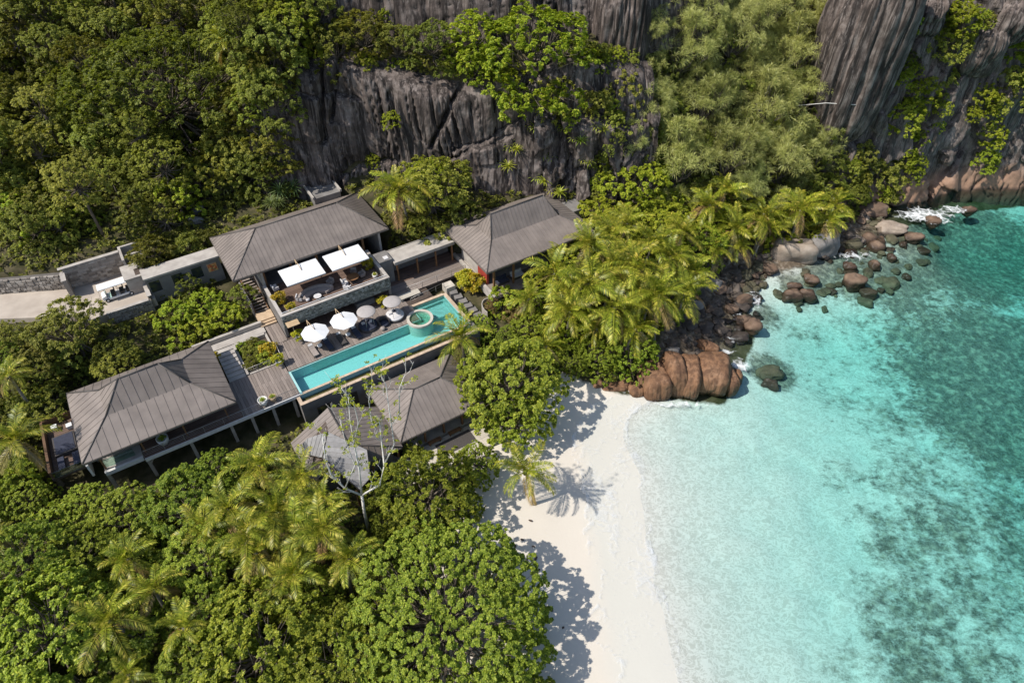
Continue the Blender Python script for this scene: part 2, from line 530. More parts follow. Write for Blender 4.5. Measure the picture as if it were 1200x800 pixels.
def granite(name, base, dark, light, orange=None, wetband=True, streak=True):
    t = NT(name)
    pw = t.pos('world')
    ps = t.pos('world', (1.25, 1.25, .055))
    n = t.noise(pw, .45, 6, .65)
    s1 = t.noise(ps, 1.0, 5, .62)
    s2 = t.noise(ps, 3.1, 4, .6)
    col = t.ramp(n, [(.25, dark), (.5, base), (.78, light)])
    if streak:
        col = t.mix(t.ramp(s1, [(.44, 0.0), (.56, .92)]), col, dark)
        col = t.mix(t.ramp(s2, [(.54, 0.0), (.70, .6)]), col, light)
    g = t.noise(pw, 7, 4, .7)
    col = t.mix(t.math('MULTIPLY', g, .3), col, dark)
    sz = t.n('SeparateXYZ'); t.l(t.n('NewGeometry').outputs['Position'], sz.inputs[0])
    if orange:
        zz = t.math('ADD', sz.outputs[2], t.math('MULTIPLY', t.noise(pw, .25, 4), 7))
        col = t.mix(t.ramp(t.math('DIVIDE', zz, 20), [(.28, 1.0), (.42, 0.0)]), col, t.ramp(n, [(.3, tuple(c * .55 for c in orange)), (.6, orange)]))
    rough = .82
    if wetband:
        wet = t.ramp(t.math('ADD', sz.outputs[2], t.math('MULTIPLY', n, .5)), [(.30, 1.0), (.75, 0.0)])
        col = t.mix(t.math('MULTIPLY', wet, .75), col, tuple(c * .35 for c in dark))
        rough = t.math('SUBTRACT', .82, t.math('MULTIPLY', wet, .4))
    h = t.math('ADD', t.math('MULTIPLY', g, .4), t.noise(pw, 2.2, 6, .6))
    if streak: h = t.math('ADD', h, t.math('MULTIPLY', s2, .5))
    return t.done(t.pbsdf(col, rough, .25, t.bump(h, .5, .12)))


M['cliff'] = granite('cliff_granite', (.135, .106, .091), (.026, .0205, .018), (.36, .305, .27), wetband=False)
M['cliff_sea'] = granite('sea_cliff_granite', (.175, .140, .120), (.052, .042, .036), (.38, .32, .275), orange=(.34, .21, .14))
M['rock_orange'] = granite('orange_granite', (.23, .122, .064), (.115, .062, .036), (.34, .205, .125), streak=True)
M['rock_brown'] = granite('brown_granite', (.175, .115, .078), (.07, .046, .033), (.32, .225, .155), streak=False)
M['rock_pale'] = granite('pale_granite', (.33, .265, .205), (.16, .12, .09), (.52, .44, .36), streak=False)
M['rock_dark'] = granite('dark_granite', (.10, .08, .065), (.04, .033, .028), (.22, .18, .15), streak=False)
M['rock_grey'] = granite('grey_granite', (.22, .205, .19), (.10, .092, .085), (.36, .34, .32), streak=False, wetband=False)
M['rock_sunk'] = granite('algae_granite', (.10, .09, .055), (.045, .042, .03), (.20, .18, .11), streak=False, wetband=False)

# ------------------------------------------------------------------ ground survey
G = [  # u, v, level
    # beach and sea
    (735, 490, 0), (752, 560, 0), (760, 640, 0), (778, 720, 0), (797, 800, 0),
    (672, 545, .75), (678, 620, .75), (690, 720, .75), (700, 800, .75), (690, 490, .6),
    (600, 520, 1.8), (560, 600, 2.0), (560, 660, 2.0), (580, 760, 1.9), (640, 470, 1.5),
    (800, 520, -.8), (805, 620, -.7), (830, 720, -.75), (850, 800, -.75), (800, 475, -.7),
    (880, 480, -1.5), (900, 600, -1.6), (930, 750, -1.6), (1000, 480, -3.0), (1000, 650, -2.6), (1030, 790, -2.6),
    (1120, 420, -3.2), (1120, 600, -3.0), (1150, 760, -3), (1200, 350, -4), (1250, 500, -4.2), (1250, 700, -4), (1100, 300, -3.2),
    (1000, 328, -1.1), (1020, 308, -1.0), (975, 300, -.9), (935, 343, -.8), (950, 325, -.8), (1045, 330, -1.7), (1080, 285, -1.2), (920, 372, -1.9), (1000, 365, -2.5), (880, 400, -1.2), (1060, 265, -1.2), (1150, 250, -2.8), (1230, 240, -3.5), (1400, 400, -8), (1400, 700, -8),
    (960, 400, -3.0), (930, 440, -2.5), (870, 440, -1.3),
    # rocky shore and palm grove
    (700, 458, 1.0), (760, 430, 1.2), (800, 415, .8), (815, 370, .9), (845, 340, .5), (870, 335, .0), (880, 360, -.4), (850, 390, -.2), (880, 305, .6), (960, 290, .4), (1000, 265, .3), (990, 290, -.5),
    (750, 400, 3), (700, 400, 3.6), (650, 420, 3), (760, 330, 5.2), (700, 330, 6.3), (820, 290, 4.2), (900, 270, 3), (950, 250, 3), (850, 240, 6), (760, 260, 8), (700, 270, 8.5),
    # villa slope
    (650, 290, 7.4), (620, 340, 6), (590, 385, 4.5), (610, 410, 3.5), (570, 440, 3), (530, 500, 2.3), (600, 490, 2), (450, 540, 2.4), (400, 480, 2.8), (380, 560, 2.5), (430, 610, 2.4), (500, 590, 2.1),
    (500, 440, 2.8), (440, 470, 2.8), (350, 510, 3), (490, 500, 2.3), (460, 345, 5.5), (540, 330, 6.0),
    (140, 572, 3.4), (250, 525, 3.6), (320, 490, 3.4), (200, 620, 3), (100, 640, 3.4), (0, 560, 5), (0, 650, 4), (100, 750, 2.6), (250, 700, 2.4), (350, 700, 2.2), (450, 680, 2), (300, 800, 1.8), (480, 800, 1.7), (0, 800, 3),
    (60, 520, 4.8), (180, 470, 5), (300, 430, 5.8), (360, 400, 5.8), (400, 370, 6),
    (235, 370, 6.8), (290, 390, 6.4), (200, 405, 6.3), (160, 385, 8), (90, 400, 8.2), (30, 405, 8.8), (0, 460, 7),
    (-60, 360, 9.6), (0, 360, 9.6), (60, 355, 9.6), (110, 350, 9.6), (50, 315, 11.8), (0, 300, 12.5), (100, 290, 12.8), (210, 300, 11), (200, 270, 12.5), (250, 250, 12.6), (330, 238, 13), (400, 222, 13.2), (470, 250, 11.5), (520, 240, 12), (640, 235, 11.2), (700, 238, 10.5),
    # wooded slope on the left
    (0, 200, 15), (100, 200, 14.5), (200, 200, 14.5), (290, 180, 15), (0, 100, 20.5), (100, 100, 20), (200, 100, 20), (300, 100, 20.5), (0, 0, 26), (150, 0, 26), (300, 0, 26), (-150, 300, 13), (-200, 100, 21), (-200, 500, 7), (-200, 700, 4), (-150, 820, 3),
    # behind the camera's foot
    (0, 1000, 3), (300, 1000, 2), (600, 1000, 1.6), (740, 1000, .7), (830, 1000, 0), (900, 1000, -.6), (1200, 1000, -2.5), (1500, 1000, -5)]
GP = np.array([P(*g) for g in G])


def tps_fit(pts, lam):
    n = len(pts)
    X = pts[:, :2] / 50.0
    d = np.linalg.norm(X[:, None] - X[None], axis=2)
    K = np.where(d > 0, d * d * np.log(d + 1e-12), 0) + lam * np.eye(n)
    Q = np.c_[np.ones(n), X]
    A = np.block([[K, Q], [Q.T, np.zeros((3, 3))]])
    return X, np.linalg.solve(A, np.r_[pts[:, 2], np.zeros(3)])


TX, TW = tps_fit(GP, .0015)


def lower(x, y):
    x = np.clip(np.asarray(x, float), -95, 120); y = np.clip(np.asarray(y, float), 8, 128)
    sh = np.broadcast(x, y).shape
    q = np.stack([np.broadcast_to(x, sh).ravel(), np.broadcast_to(y, sh).ravel()], 1) / 50.0
    out = np.empty(len(q))
    for i in range(0, len(q), 20000):
        d = np.linalg.norm(q[i:i + 20000, None] - TX[None], axis=2)
        out[i:i + 20000] = (d * d * np.log(d + 1e-12)) @ TW[:-3] + TW[-3] + q[i:i + 20000] @ TW[-2:]
    return out.reshape(sh)


CB = [(300, 240, 13), (325, 240, 13), (430, 220, 13), (540, 234, 12), (650, 234, 11), (735, 237, 10), (820, 226, 9), (900, 226, 6), (985, 244, 2.5), (1050, 240, .3), (1120, 229, -.3), (1250, 221, -.5), (1500, 214, -.5)]
CBP = np.array([P(*c) for c in CB])


def cliff_y(x): return np.interp(x, CBP[:, 0], CBP[:, 1])


def cliff_w(x):  # how far the foot of the slope lies before its top
    return np.interp(x, [-45, -34, 15, 22, 50, 58, 130], [14, 4.2, 4.2, 14, 16, 7, 7])


def cliff_top(x): return np.interp(x, [-45, -33, 20, 55, 62, 130], [24, 29, 29.5, 31, 33, 34])


CARVE = [(-16, -11, 80.5, 87.6, 9.3), (-21, -16, 83, 90, 9.3), (-27, -21, 85.5, 92.6, 9.3), (-34, -27, 88.5, 96, 9.3), (-11.5, -2.4, 78.6, 86.3, 9.2), (7, 30.5, 55, 63.5, 4.9), (-18, 24, 56, 71, 6.3), (23, 35, 63, 71.5, 6.2), (8, 26, 66, 80, 6.6), (-3, 6.5, 72, 79.4, 8.4), (34.8, 50, 58.5, 69, 6.1), (6.5, 30.5, 54.6, 56, 2.9), (14, 25, 41, 54, 2.1), (20, 25, 82, 88, 11.8)]


def ground_z(x, y):
    x = np.asarray(x, float); y = np.asarray(y, float)
    lo = lower(x, y)
    yb = cliff_y(x) + np.interp(x, [-40, -34, 18, 22, 50, 56], [2.4, 2.4, 2.4, .9, .9, 3.2]); wdt = cliff_w(x)
    s = np.clip((y - yb) / wdt, 0, 1)
    amt = sstep(-46, -35, x)
    lo_c = np.minimum(lo, np.maximum(lower(x, np.minimum(y, yb)), -6))
    up = cliff_top(x) + np.clip(y - yb - wdt, 0, 60) * .25 + sstep(5.5, 10, y - yb - wdt) * 14
    z = lo_c * (1 - s) + up * s
    z = lo * (1 - amt) + z * amt
    la = x * CA + y * SA; lb = -x * SA + y * CA
    for (a0, a1, b0, b1, lev) in CARVE:
        d = np.maximum(np.maximum(a0 - la, la - a1), np.maximum(b0 - lb, lb - b1))
        z = np.where(d < 1.2, np.minimum(z, lev + np.clip(d, 0, 1.2) / 1.2 * np.maximum(z - lev, 0)), z)
    return z


def gz(x, y): return float(ground_z(np.array([x]), np.array([y]))[0])


def inside(px, py, poly):
    poly = np.asarray(poly)
    r = np.zeros(px.shape, bool)
    j = len(poly) - 1
    for i in range(len(poly)):
        xi, yi = poly[i][:2]; xj, yj = poly[j][:2]
        c = ((yi > py) != (yj > py)) & (px < (xj - xi) * (py - yi) / (yj - yi + 1e-12) + xi)
        r ^= c; j = i
    return r


def poly_sd(px, py, poly):
    poly = np.asarray(poly)[:, :2]
    d = np.full(px.shape, 1e9)
    for i in range(len(poly)):
        a = poly[i]; b = poly[(i + 1) % len(poly)]
        ab = b - a
        t = np.clip(((px - a[0]) * ab[0] + (py - a[1]) * ab[1]) / (ab @ ab + 1e-9), 0, 1)
        d = np.minimum(d, np.hypot(px - a[0] - t * ab[0], py - a[1] - t * ab[1]))
    return np.where(inside(px, py, poly), -d, d)


xs = np.r_[np.linspace(-420, -90, 14)[:-1], np.arange(-90, 118, .55), np.linspace(118, 460, 14)[1:]]
ys = np.r_[np.linspace(-260, 9, 12)[:-1], np.arange(9, 119, .55), np.linspace(119, 420, 12)[1:]]
GX, GY = np.meshgrid(xs, ys)
GZ = ground_z(GX, GY)
GZ = GZ + (fbm(GX * .35, GY * .35) - .5) * np.clip(np.abs(GZ - .5) * .18, .03, .5)
sand_poly = [P(*q) for q in ((560, 560, 2), (528, 620, 2), (500, 700, 2), (520, 820, 2), (520, 1050, 2), (2200, 1050, -3), (2200, 190, -5), (1240, 236, -3), (1130, 246, -2), (1010, 280, -1), (960, 298, -.4), (905, 310, 0), (872, 345, 0), (885, 400, -.8), (850, 470, -.5), (720, 462, .4), (655, 440, 1.6), (620, 490, 1.9), (585, 500, 2), (530, 505, 2.3), (540, 540, 2.2))]
gravel_poly = [P(*q) for q in ((760, 450, .6), (770, 410, 1), (785, 340, 1.5), (840, 300, 1.2), (905, 296, .6), (990, 262, .4), (1045, 255, 0), (1040, 275, -.6), (985, 298, -.6), (930, 318, -.5), (905, 322, -.4), (872, 345, -.2), (882, 380, -.5), (868, 400, -.6), (835, 425, -.3))]
sandm = np.clip(.5 - poly_sd(GX, GY, sand_poly) / 2.4, 0, 1)
gravm = np.clip(.5 - poly_sd(GX, GY, gravel_poly) / 3.0, 0, 1)
corm = np.zeros_like(GX)
corm = .51 * sstep(25, 46, GX + 4 * np.sin(GY * .12))
for u, v, rx, am in ((1160, 430, 22, .84), (1090, 390, 12, .75), (1190, 500, 16, .8), (1060, 350, 12, .7), (1130, 310, 18, .8), (1180, 270, 16, .8), (1030, 300, 9, .7), (1000, 335, 7, .6), (1060, 480, 10, .62), (1010, 470, 6, .5), (1090, 560, 13, .60), (1160, 600, 14, .62), (1060, 640, 9, .64), (1040, 700, 9, .60), (1090, 720, 11, .66), (1160, 700, 12, .64), (1150, 780, 12, .64), (1200, 620, 12, .66), (1080, 770, 10, .68), (1120, 650, 9, .6), (905, 437, 4.5, .95), (968, 550, 6, .42), (1010, 790, 8, .5), (935, 345, 5, .9), (1005, 325, 8, 1.0), (975, 305, 7, 1.0), (1050, 325, 8, .95), (1075, 290, 9, 1.0), (1110, 270, 9, 1.0), (960, 330, 5, .9), (900, 318, 4, 1.0), (895, 375, 5, .7), (1000, 560, 8, .55), (980, 480, 7, .5), (960, 620, 8, .44), (1020, 600, 8, .55), (1060, 560, 10, .6), (1100, 620, 12, .64), (1180, 300, 16, .85), (1080, 320, 10, .75), (1180, 400, 16, .85), (1240, 450, 20, .85), (1220, 620, 16, .66), (1110, 480, 9, .7), (770, 575, 3, .42)):
    c = P(u, v, -2)
    corm = np.maximum(corm, am * np.exp(-((GX - c[0]) ** 2 + ((GY - c[1])) ** 2) / rx ** 2))
GV = np.stack([GX, GY, GZ], -1).reshape(-1, 3)
nx, ny = len(xs), len(ys)
ii = np.arange(nx * ny).reshape(ny, nx)
GF = np.stack([ii[:-1, :-1], ii[:-1, 1:], ii[1:, 1:], ii[1:, :-1]], -1).reshape(-1, 4)
zone = np.stack([sandm, corm, gravm, np.ones_like(corm)], -1).reshape(-1, 4)
fz = GV[GF][:, :, 2].mean(1); fs = zone[GF][:, :, 0].mean(1)
kind_f = np.where(fz < 0.0, 2, np.where(fs > .5, 1, 0))
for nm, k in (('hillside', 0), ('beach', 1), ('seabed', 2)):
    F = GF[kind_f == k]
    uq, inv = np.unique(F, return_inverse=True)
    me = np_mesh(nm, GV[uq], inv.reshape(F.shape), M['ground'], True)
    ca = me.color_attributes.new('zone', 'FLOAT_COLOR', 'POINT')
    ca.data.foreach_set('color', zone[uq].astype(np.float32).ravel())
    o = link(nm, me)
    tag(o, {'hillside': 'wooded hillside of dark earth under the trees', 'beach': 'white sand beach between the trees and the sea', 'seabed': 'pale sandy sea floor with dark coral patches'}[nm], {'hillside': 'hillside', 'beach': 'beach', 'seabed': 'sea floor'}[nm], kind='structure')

# sea
MB().box(-430, 470, -270, 430, -14, 0.0).build('sea', M['sea'])
tag(bpy.data.objects['sea'], 'clear turquoise sea lapping the white beach', 'sea', kind='structure')

# swash sheet: thin foamy water running up the sand
c0 = P(735, 640, 0)
fx = np.arange(4, 26, .35); fy = np.arange(9, 62, .35)
FX, FY = np.meshgrid(fx, fy)
FZ = ground_z(FX, FY)
HZ = np.maximum(FZ + .16, 0) + .03
wob = (fbm(FX * .4 + 9, FY * .4) - .5) * .30 + (fbm(FX * 1.3 + 9, FY * 1.3) - .5) * .10
cov = sstep(.80, .55, FZ + (fbm(FX * .25, FY * .25) - .5) * .5) * sstep(-.16, -.06, FZ + wob)
edge1 = np.exp(-((FZ + .09 + wob) / .05) ** 2) * .22 * (.35 + fbm(FX * .5 + 3, FY * .5))
edge2 = np.exp(-((FZ - .66 + (fbm(FX * .25, FY * .25) - .5) * .5) / .035) ** 2) * .42
cov = np.clip(cov * (.40 + .26 * sstep(.42, .72, fbm(FX * .22 + 40, FY * .12))) + edge1 * 1.1 + edge2 * (.4 + 1.2 * fbm(FX * .2, FY * .2)), 0, 1)
V = np.stack([FX, FY, HZ], -1).reshape(-1, 3)
ii = np.arange(FX.size).reshape(FX.shape)
F = np.stack([ii[:-1, :-1], ii[:-1, 1:], ii[1:, 1:], ii[1:, :-1]], -1).reshape(-1, 4)
keep = cov.reshape(-1)[F].max(1) > .02
F = F[keep]; uq, inv = np.unique(F, return_inverse=True)
me = np_mesh('swash_foam', V[uq], inv.reshape(F.shape), M['swash'], True)
ca = me.color_attributes.new('cover', 'FLOAT_COLOR', 'POINT')
cc = cov.reshape(-1)[uq]
ca.data.foreach_set('color', np.stack([cc, cc, cc, np.ones_like(cc)], 1).astype(np.float32).ravel())
tag(link('swash_foam', me), 'thin white swash of foam running up the beach', 'foam', kind='stuff')


def foam_patch(u, v, rx, ry, label, peak=1.0):
    c = P(u, v, .05)
    m = mpp(u, v, 0)
    n, k = 26, 12
    vs, cv = [(c[0], c[1], .06)], [peak]
    for j in range(1, k + 1):
        for i in range(n):
            a = 2 * math.pi * i / n
            r = j / k
            wob = 1 + .25 * (mnoise.noise((math.cos(a) * 2 + u, math.sin(a) * 2, v * .1)))
            vs.append((c[0] + math.cos(a) * rx * m * r * wob, c[1] + math.sin(a) * ry * m * 1.6 * r * wob, .06 + .05 * mnoise.noise((vs[0][0] + j, a * 3, 0))))
            cv.append(peak * (1 - r ** 2) ** .8)
    fs = [(0, 1 + i, 1 + (i + 1) % n) for i in range(n)]
    me = bpy.data.meshes.new('sea_foam')
    for j in range(k - 1):
        for i in range(n):
            a, b = 1 + j * n + i, 1 + j * n + (i + 1) % n
            fs.append((a, a + n, b + n, b))
    me.from_pydata(vs, [], fs); me.materials.append(M['foam'])
    ca = me.color_attributes.new('cover', 'FLOAT_COLOR', 'POINT')
    ca.data.foreach_set('color', [q for c_ in cv for q in (c_, c_, c_, 1)])
    tag(link('sea_foam', me), label, 'foam', kind='stuff')


foam_patch(1085, 252, 52, 17, 'white surf breaking at the foot of the sea cliff', 1.08)
foam_patch(1120, 246, 26, 9, 'white water beside the small rock under the cliff', 1.0)
foam_patch(868, 428, 16, 14, 'white foam off the tip of the orange rocks', 1.0)
foam_patch(848, 412, 26, 5, 'foam in the gap behind the orange rocks', .95)
foam_patch(858, 398, 14, 6, 'foam beside the small pointed orange rock', .9)
foam_patch(866, 372, 14, 12, 'foam round the brown boulders of the shore', .85)
foam_patch(735, 463, 40, 5, 'foam in front of the low orange rocks', .95)
foam_patch(800, 473, 62, 6, 'thin foam along the front of the orange rocks', .95)
foam_patch(905, 300, 40, 6, 'thin foam under the pale streaked boulder', .8)
foam_patch(885, 350, 12, 14, 'foam among the boulders at the edge of the shore heap', .95)
foam_patch(1000, 300, 40, 12, 'broken foam among the rocks left of the cliff surf', .8)

# ------------------------------------------------------------------ cliffs
def cliff_sheet(name, label, mat, x0, x1, foot, crest, sx=.16, sz=.3, style='flute', seed=0, round_top=3.0, cracks=()):
    X = np.arange(x0, x1, sx)
    n = 110
    Tt = np.linspace(0, 1, n)
    XX, TT = np.meshgrid(X, Tt)
    f = np.array([foot(x) for x in X]); c = np.array([crest(x) for x in X])
    Y = f[:, 0] + (c[:, 0] - f[:, 0]) * TT; Z = f[:, 1] + (c[:, 1] - f[:, 1]) * TT
    top = np.clip((TT - .86) / .14, 0, 1)
    Y = Y + round_top * top ** 2; Z = Z - .5 * top ** 3
    hgt = (c[:, 1] - f[:, 1])
    lean = XX + .12 * Z
    bul = (fbm(lean * .13 + seed, Z * .07, 3) - .5) * 2.6
    if style == 'flute':
        w1 = fbm(XX * .30 + seed, Z * .07, 2) * .9
        n1 = vn(lean * .75 + w1 + seed, Z * .014 + 3)
        n2 = vn(lean * 2.1 + w1 * 2 + seed, Z * .025 + 7)
        n3 = vn(lean * 4.6 + w1 * 3 + seed, Z * .05 + 11)
        amp = .25 + .75 * sstep(.38, .60, fbm(XX * .07 + seed, Z * .10 + 5, 3))
        gr = -np.exp(-((n1 - .5) / .040) ** 2) * 1.7 * amp - np.exp(-((n2 - .5) / .05) ** 2) * .85 * amp - np.exp(-((n3 - .5) / .10) ** 2) * .09
        d = bul + gr + (n2 - .5) * .5 * amp + (fbm(XX * 1.2, Z * .35) - .5) * .18
    else:
        r2 = np.random.default_rng(seed + 1)
        npnt = int((x1 - x0) * 2.2)
        pts = np.stack([r2.uniform(x0, x1, npnt), r2.uniform(-2, 40, npnt) * .42], 1)
        off = r2.uniform(-1.3, 1.3, npnt); tilt = r2.uniform(-.35, .35, (npnt, 2))
        qx = XX + (fbm(XX * .5, Z * .4) - .5) * 1.5; qz = Z * .42 + (fbm(XX * .5 + 31, Z * .4) - .5) * .8
        f1 = np.full(XX.shape, 1e9); f2 = f1.copy(); idx = np.zeros(XX.shape, int)
        for k in range(npnt):
            dd = np.hypot(qx - pts[k, 0], qz - pts[k, 1])
            nearer = dd < f1
            f2 = np.where(nearer, f1, np.minimum(f2, dd)); idx = np.where(nearer, k, idx); f1 = np.minimum(f1, dd)
        n1 = vn(lean * 1.0 + seed, Z * .03 + 3)
        gr = -np.exp(-((f2 - f1) / .13) ** 2) * .95 - np.exp(-((n1 - .5) / .07) ** 2) * .4
        d = bul * .9 + off[idx] + tilt[idx, 0] * (qx - pts[idx, 0]) + tilt[idx, 1] * (qz - pts[idx, 1]) * 2 + gr + (fbm(XX * 1.2, Z * .9) - .5) * .6
    for (xa, za, xb, zb, dep, wid) in cracks:
        ab = np.array([xb - xa, zb - za]); L2 = ab @ ab
        t_ = np.clip(((XX - xa) * ab[0] + (Z - za) * ab[1]) / L2, 0, 1)
        wob = (fbm(XX * .5 + 50, Z * .5) - .5) * 1.0
        dist = np.hypot(XX - xa - t_ * ab[0], Z - za - t_ * ab[1] + wob)
        d = d - dep * np.exp(-(dist / wid) ** 2)
        side = np.sign((XX - xa) * ab[1] - (Z - za + wob) * ab[0])
        d = d + .35 * side * np.exp(-(dist / 2.2) ** 2) * (t_ > 0) * (t_ < 1)
    Y = Y - d * (1 - .5 * top)
    XX = XX + (fbm(XX * .4 + 12, Z * .4) - .5) * .4
    V = np.stack([XX, Y, Z], -1).reshape(-1, 3)
    ii = np.arange(XX.size).reshape(XX.shape)
    F = np.stack([ii[:-1, :-1], ii[:-1, 1:], ii[1:, 1:], ii[1:, :-1]], -1).reshape(-1, 4)
    o = link(name, np_mesh(name, V, F, mat, True))
    return tag(o, label, 'cliff', kind='structure')


def _ft(dy=0, dz=-2.):
    return lambda x: (float(cliff_y(x)) + dy, float(np.interp(x, CBP[:, 0], CBP[:, 2])) + dz)


def pxz(u, v, dy=1.5):
    """point on the main cliff face seen at that sight line -> (x, z)"""
    k = ray(u, v)
    for tt in np.linspace(.08, .2, 400):
        q = np.array([0, 0, CAM_H]) + k * tt
        if q[1] > float(cliff_y(q[0])) + dy: return q[0], q[2]
    return q[0], q[2]


cr = []
for (u0, v0, u1, v1, dep, wid) in ((505, 175, 550, 90, 1.5, .30), (515, 195, 615, 145, .7, .16), (400, 205, 462, 190, 1.0, .28), (590, 130, 650, 85, 1.0, .2), (530, 180, 600, 165, .5, .14), (575, 75, 582, 190, .6, .14), (368, 70, 378, 170, 1.3, .35), (390, 70, 386, 150, 1.3, .28), (345, 120, 420, 122, .6, .16)):
    a = pxz(u0, v0); b = pxz(u1, v1)
    cr.append((a[0], a[1], b[0], b[1], dep * 1.5, wid * .85))
cliff_sheet('granite_cliff', 'tall dark fluted granite cliff behind the villa roofs', M['cliff'], -35.2, 19.5, _ft(.2, -3), lambda x: (float(cliff_y(x)) + 3.9, float(cliff_top(x)) - .3 + 1.5 * math.sin(x * .21)), seed=4, cracks=cr)
cliff_sheet('granite_cliff', 'cracked blocky part of the cliff behind the eastern villa, tufted with bromeliads', M['cliff'], 3, 20.5, _ft(-.9, -3), lambda x: (float(cliff_y(x)) + 1.6, 23.5), seed=14, style='block', sx=.2)
cliff_sheet('granite_cliff', 'upper dark ribbed granite wall at the top edge above the ledge trees', M['cliff'], -34, 30, lambda x: (float(cliff_y(x)) + 9.2, 28), lambda x: (float(cliff_y(x)) + 13.5, 45), seed=9, sx=.35)
cliff_sheet('granite_cliff', 'blocky fractured sea cliff on the right, rusty at its foot', M['cliff_sea'], 50, 118, _ft(-.2, -4), lambda x: (float(cliff_y(x)) + 7.5, 34), seed=2, style='block', sx=.3)
cliff_sheet('granite_cliff', 'high granite wall above the sea cliff on the right', M['cliff'], 20, 118, lambda x: (float(cliff_y(x)) + float(cliff_w(x)) + 3.5, 29), lambda x: (float(cliff_y(x)) + float(cliff_w(x)) + 8, 50), seed=21, sx=.4)


from mathutils.bvhtree import BVHTree
_vs, _fs = [tuple(v_) for v_ in GV], [tuple(f_) for f_ in GF]
for o_ in list(COL.objects):
    if o_.name.startswith('granite_cliff'):
        n0 = len(_vs)
        _vs += [tuple(v_.co) for v_ in o_.data.vertices]
        _fs += [tuple(i_ + n0 for i_ in p_.vertices) for p_ in o_.data.polygons]
BVH = BVHTree.FromPolygons(_vs, _fs)


def hit(u, v):
    """first ground or rock met along that sight line"""
    k = ray(u, v)
    q = BVH.ray_cast(Vector((0, 0, CAM_H)), Vector(k).normalized())
    return q[0] if q[0] is not None else Vector(P(u, v, 0))


# ------------------------------------------------------------------ boulders
def boulder_mesh(name, mat, seed, sub=4, boxy=.35, rough=.18, flute=0.0, slab=None):
    bm = bmesh.new()
    bmesh.ops.create_icosphere(bm, subdivisions=sub, radius=1.0)
    o = Vector((seed * 7.13, seed * 3.7, seed * 1.9))
    for v in bm.verts:
        p = v.co.copy()
        ex = 2 + boxy * 2.4
        if slab:
            lo_, hi_ = 0.0, 3.0
            for _ in range(24):
                md = (lo_ + hi_) / 2
                if (abs(p.x) * md) ** slab + (abs(p.y) * md) ** 2.7 + (abs(p.z) * md) ** 2.7 < 1: lo_ = md
                else: hi_ = md
            q = p * lo_
        else:
            q = p / (abs(p.x) ** ex + abs(p.y) ** ex + abs(p.z) ** ex) ** (1 / ex)
        d = 1 + rough * mnoise.noise(p * 1.1 + o) * 1.6 + rough * .5 * mnoise.noise(p * 2.6 + o) + rough * .22 * mnoise.noise(p * 6 + o)
        if flute:
            an = math.atan2(p.y, p.x)
            nn = mnoise.noise(Vector((math.cos(an) * 5, math.sin(an) * 5, p.z * .35)) + o)
            d -= flute * math.exp(-(nn / .12) ** 2)
        v.co = q * d
    me = bpy.data.meshes.new(name)
    bm.to_mesh(me); bm.free()
    me.materials.append(mat)
    me.polygons.foreach_set('use_smooth', [True] * len(me.polygons))
    return me


BM = {k: [boulder_mesh('boulder', M['rock_' + k], i + 10 * j, 4, (.1, .5, .8, .3)[i], (.24, .2, .16, .3)[i]) for i in range(4)] for j, k in enumerate(('orange', 'brown', 'pale', 'dark', 'grey', 'sunk'))}


def boulder(label, kind, u, v, rx, ry, h, z0=None, rot=0.0, group=None, me=None, name='boulder'):
    """rx, ry: half size across and in depth, as surveyed; h: height in metres above z0"""
    z0 = z0 if z0 is not None else None
    if z0 is None:
        z0 = -.2
        for _ in range(4):
            q = P(u, v, z0 + h * .5); z0 = max(gz(q[0], q[1]), -9)
    c = P(u, v, z0 + h * .45)
    m = mpp(u, v, z0 + h * .45)
    dep = max(ry * m * 1.25 - h * .35, rx * m * .5)
    top = z0 + h * 1.02
    low = min(z0 - h * .2, max(gz(c[0], c[1]) - .3, z0 - .9))
    o = link(name, me or random.choice(BM[kind]))
    o.location = (c[0], c[1], (top + low) / 2)
    o.scale = (rx * m, dep, (top - low) / 2)
    o.rotation_euler = (0, 0, rot)
    return tag(o, label, 'boulder' if name == 'boulder' else 'rock', group)


# the orange rock split into upright blocks
def block(label, u, v, rx, ry, h, seed, rot=0.0, z0=-.7, boxy=.9):
    me = boulder_mesh('boulder', M['rock_orange'], seed, 5, boxy, .075, .035, 4.2 if boxy > .8 else None)
    return boulder(label, 'orange', u, v, rx, ry, h, z0, rot, me=me)


block('big orange granite block, left end of the split rock at the beach', 766, 447, 18, 28, 3.7, 1, .22, -.7, .75)
block('tall orange granite block, second from the left in the split rock', 789, 438, 13.5, 31, 4.7, 2, .10)
block('narrow orange granite block in the middle of the split rock, wet crack on each side', 808, 440, 12.0, 32, 4.0, 3, -.12)
block('broad orange granite block with a pale worn patch in the split rock', 834, 437, 20, 31, 3.9, 4, -.18)
block('rounded orange block at the seaward end of the split rock', 852, 442, 9, 23, 2.6, 6, .25, -.7, .6)
block('small egg shaped orange rock left of the split rock', 745, 457, 9, 12, 1.6, 5, .2, -.2, .4)
block('low flat orange rock lying on the sand beside the leafy bush', 718, 454, 17, 7, 1.1, 7, .1, .1, .6)
block('second low orange rock tucked under the leafy bush edge', 733, 450, 10, 7, 1.2, 8, .5, .2, .6)
block('small orange rock half under the bush by the sand, upright', 699, 449, 7, 10, 1.1, 9, .3, .5, .5)
block('long pointed orange rock lying behind the split rock', 829, 407, 15, 8, 1.6, 10, -.45, -.5, .3)
block('small wet brown rock washed by foam off the split rock tip', 864, 440, 6, 10, 1.2, 11, 0, -.5, .4)

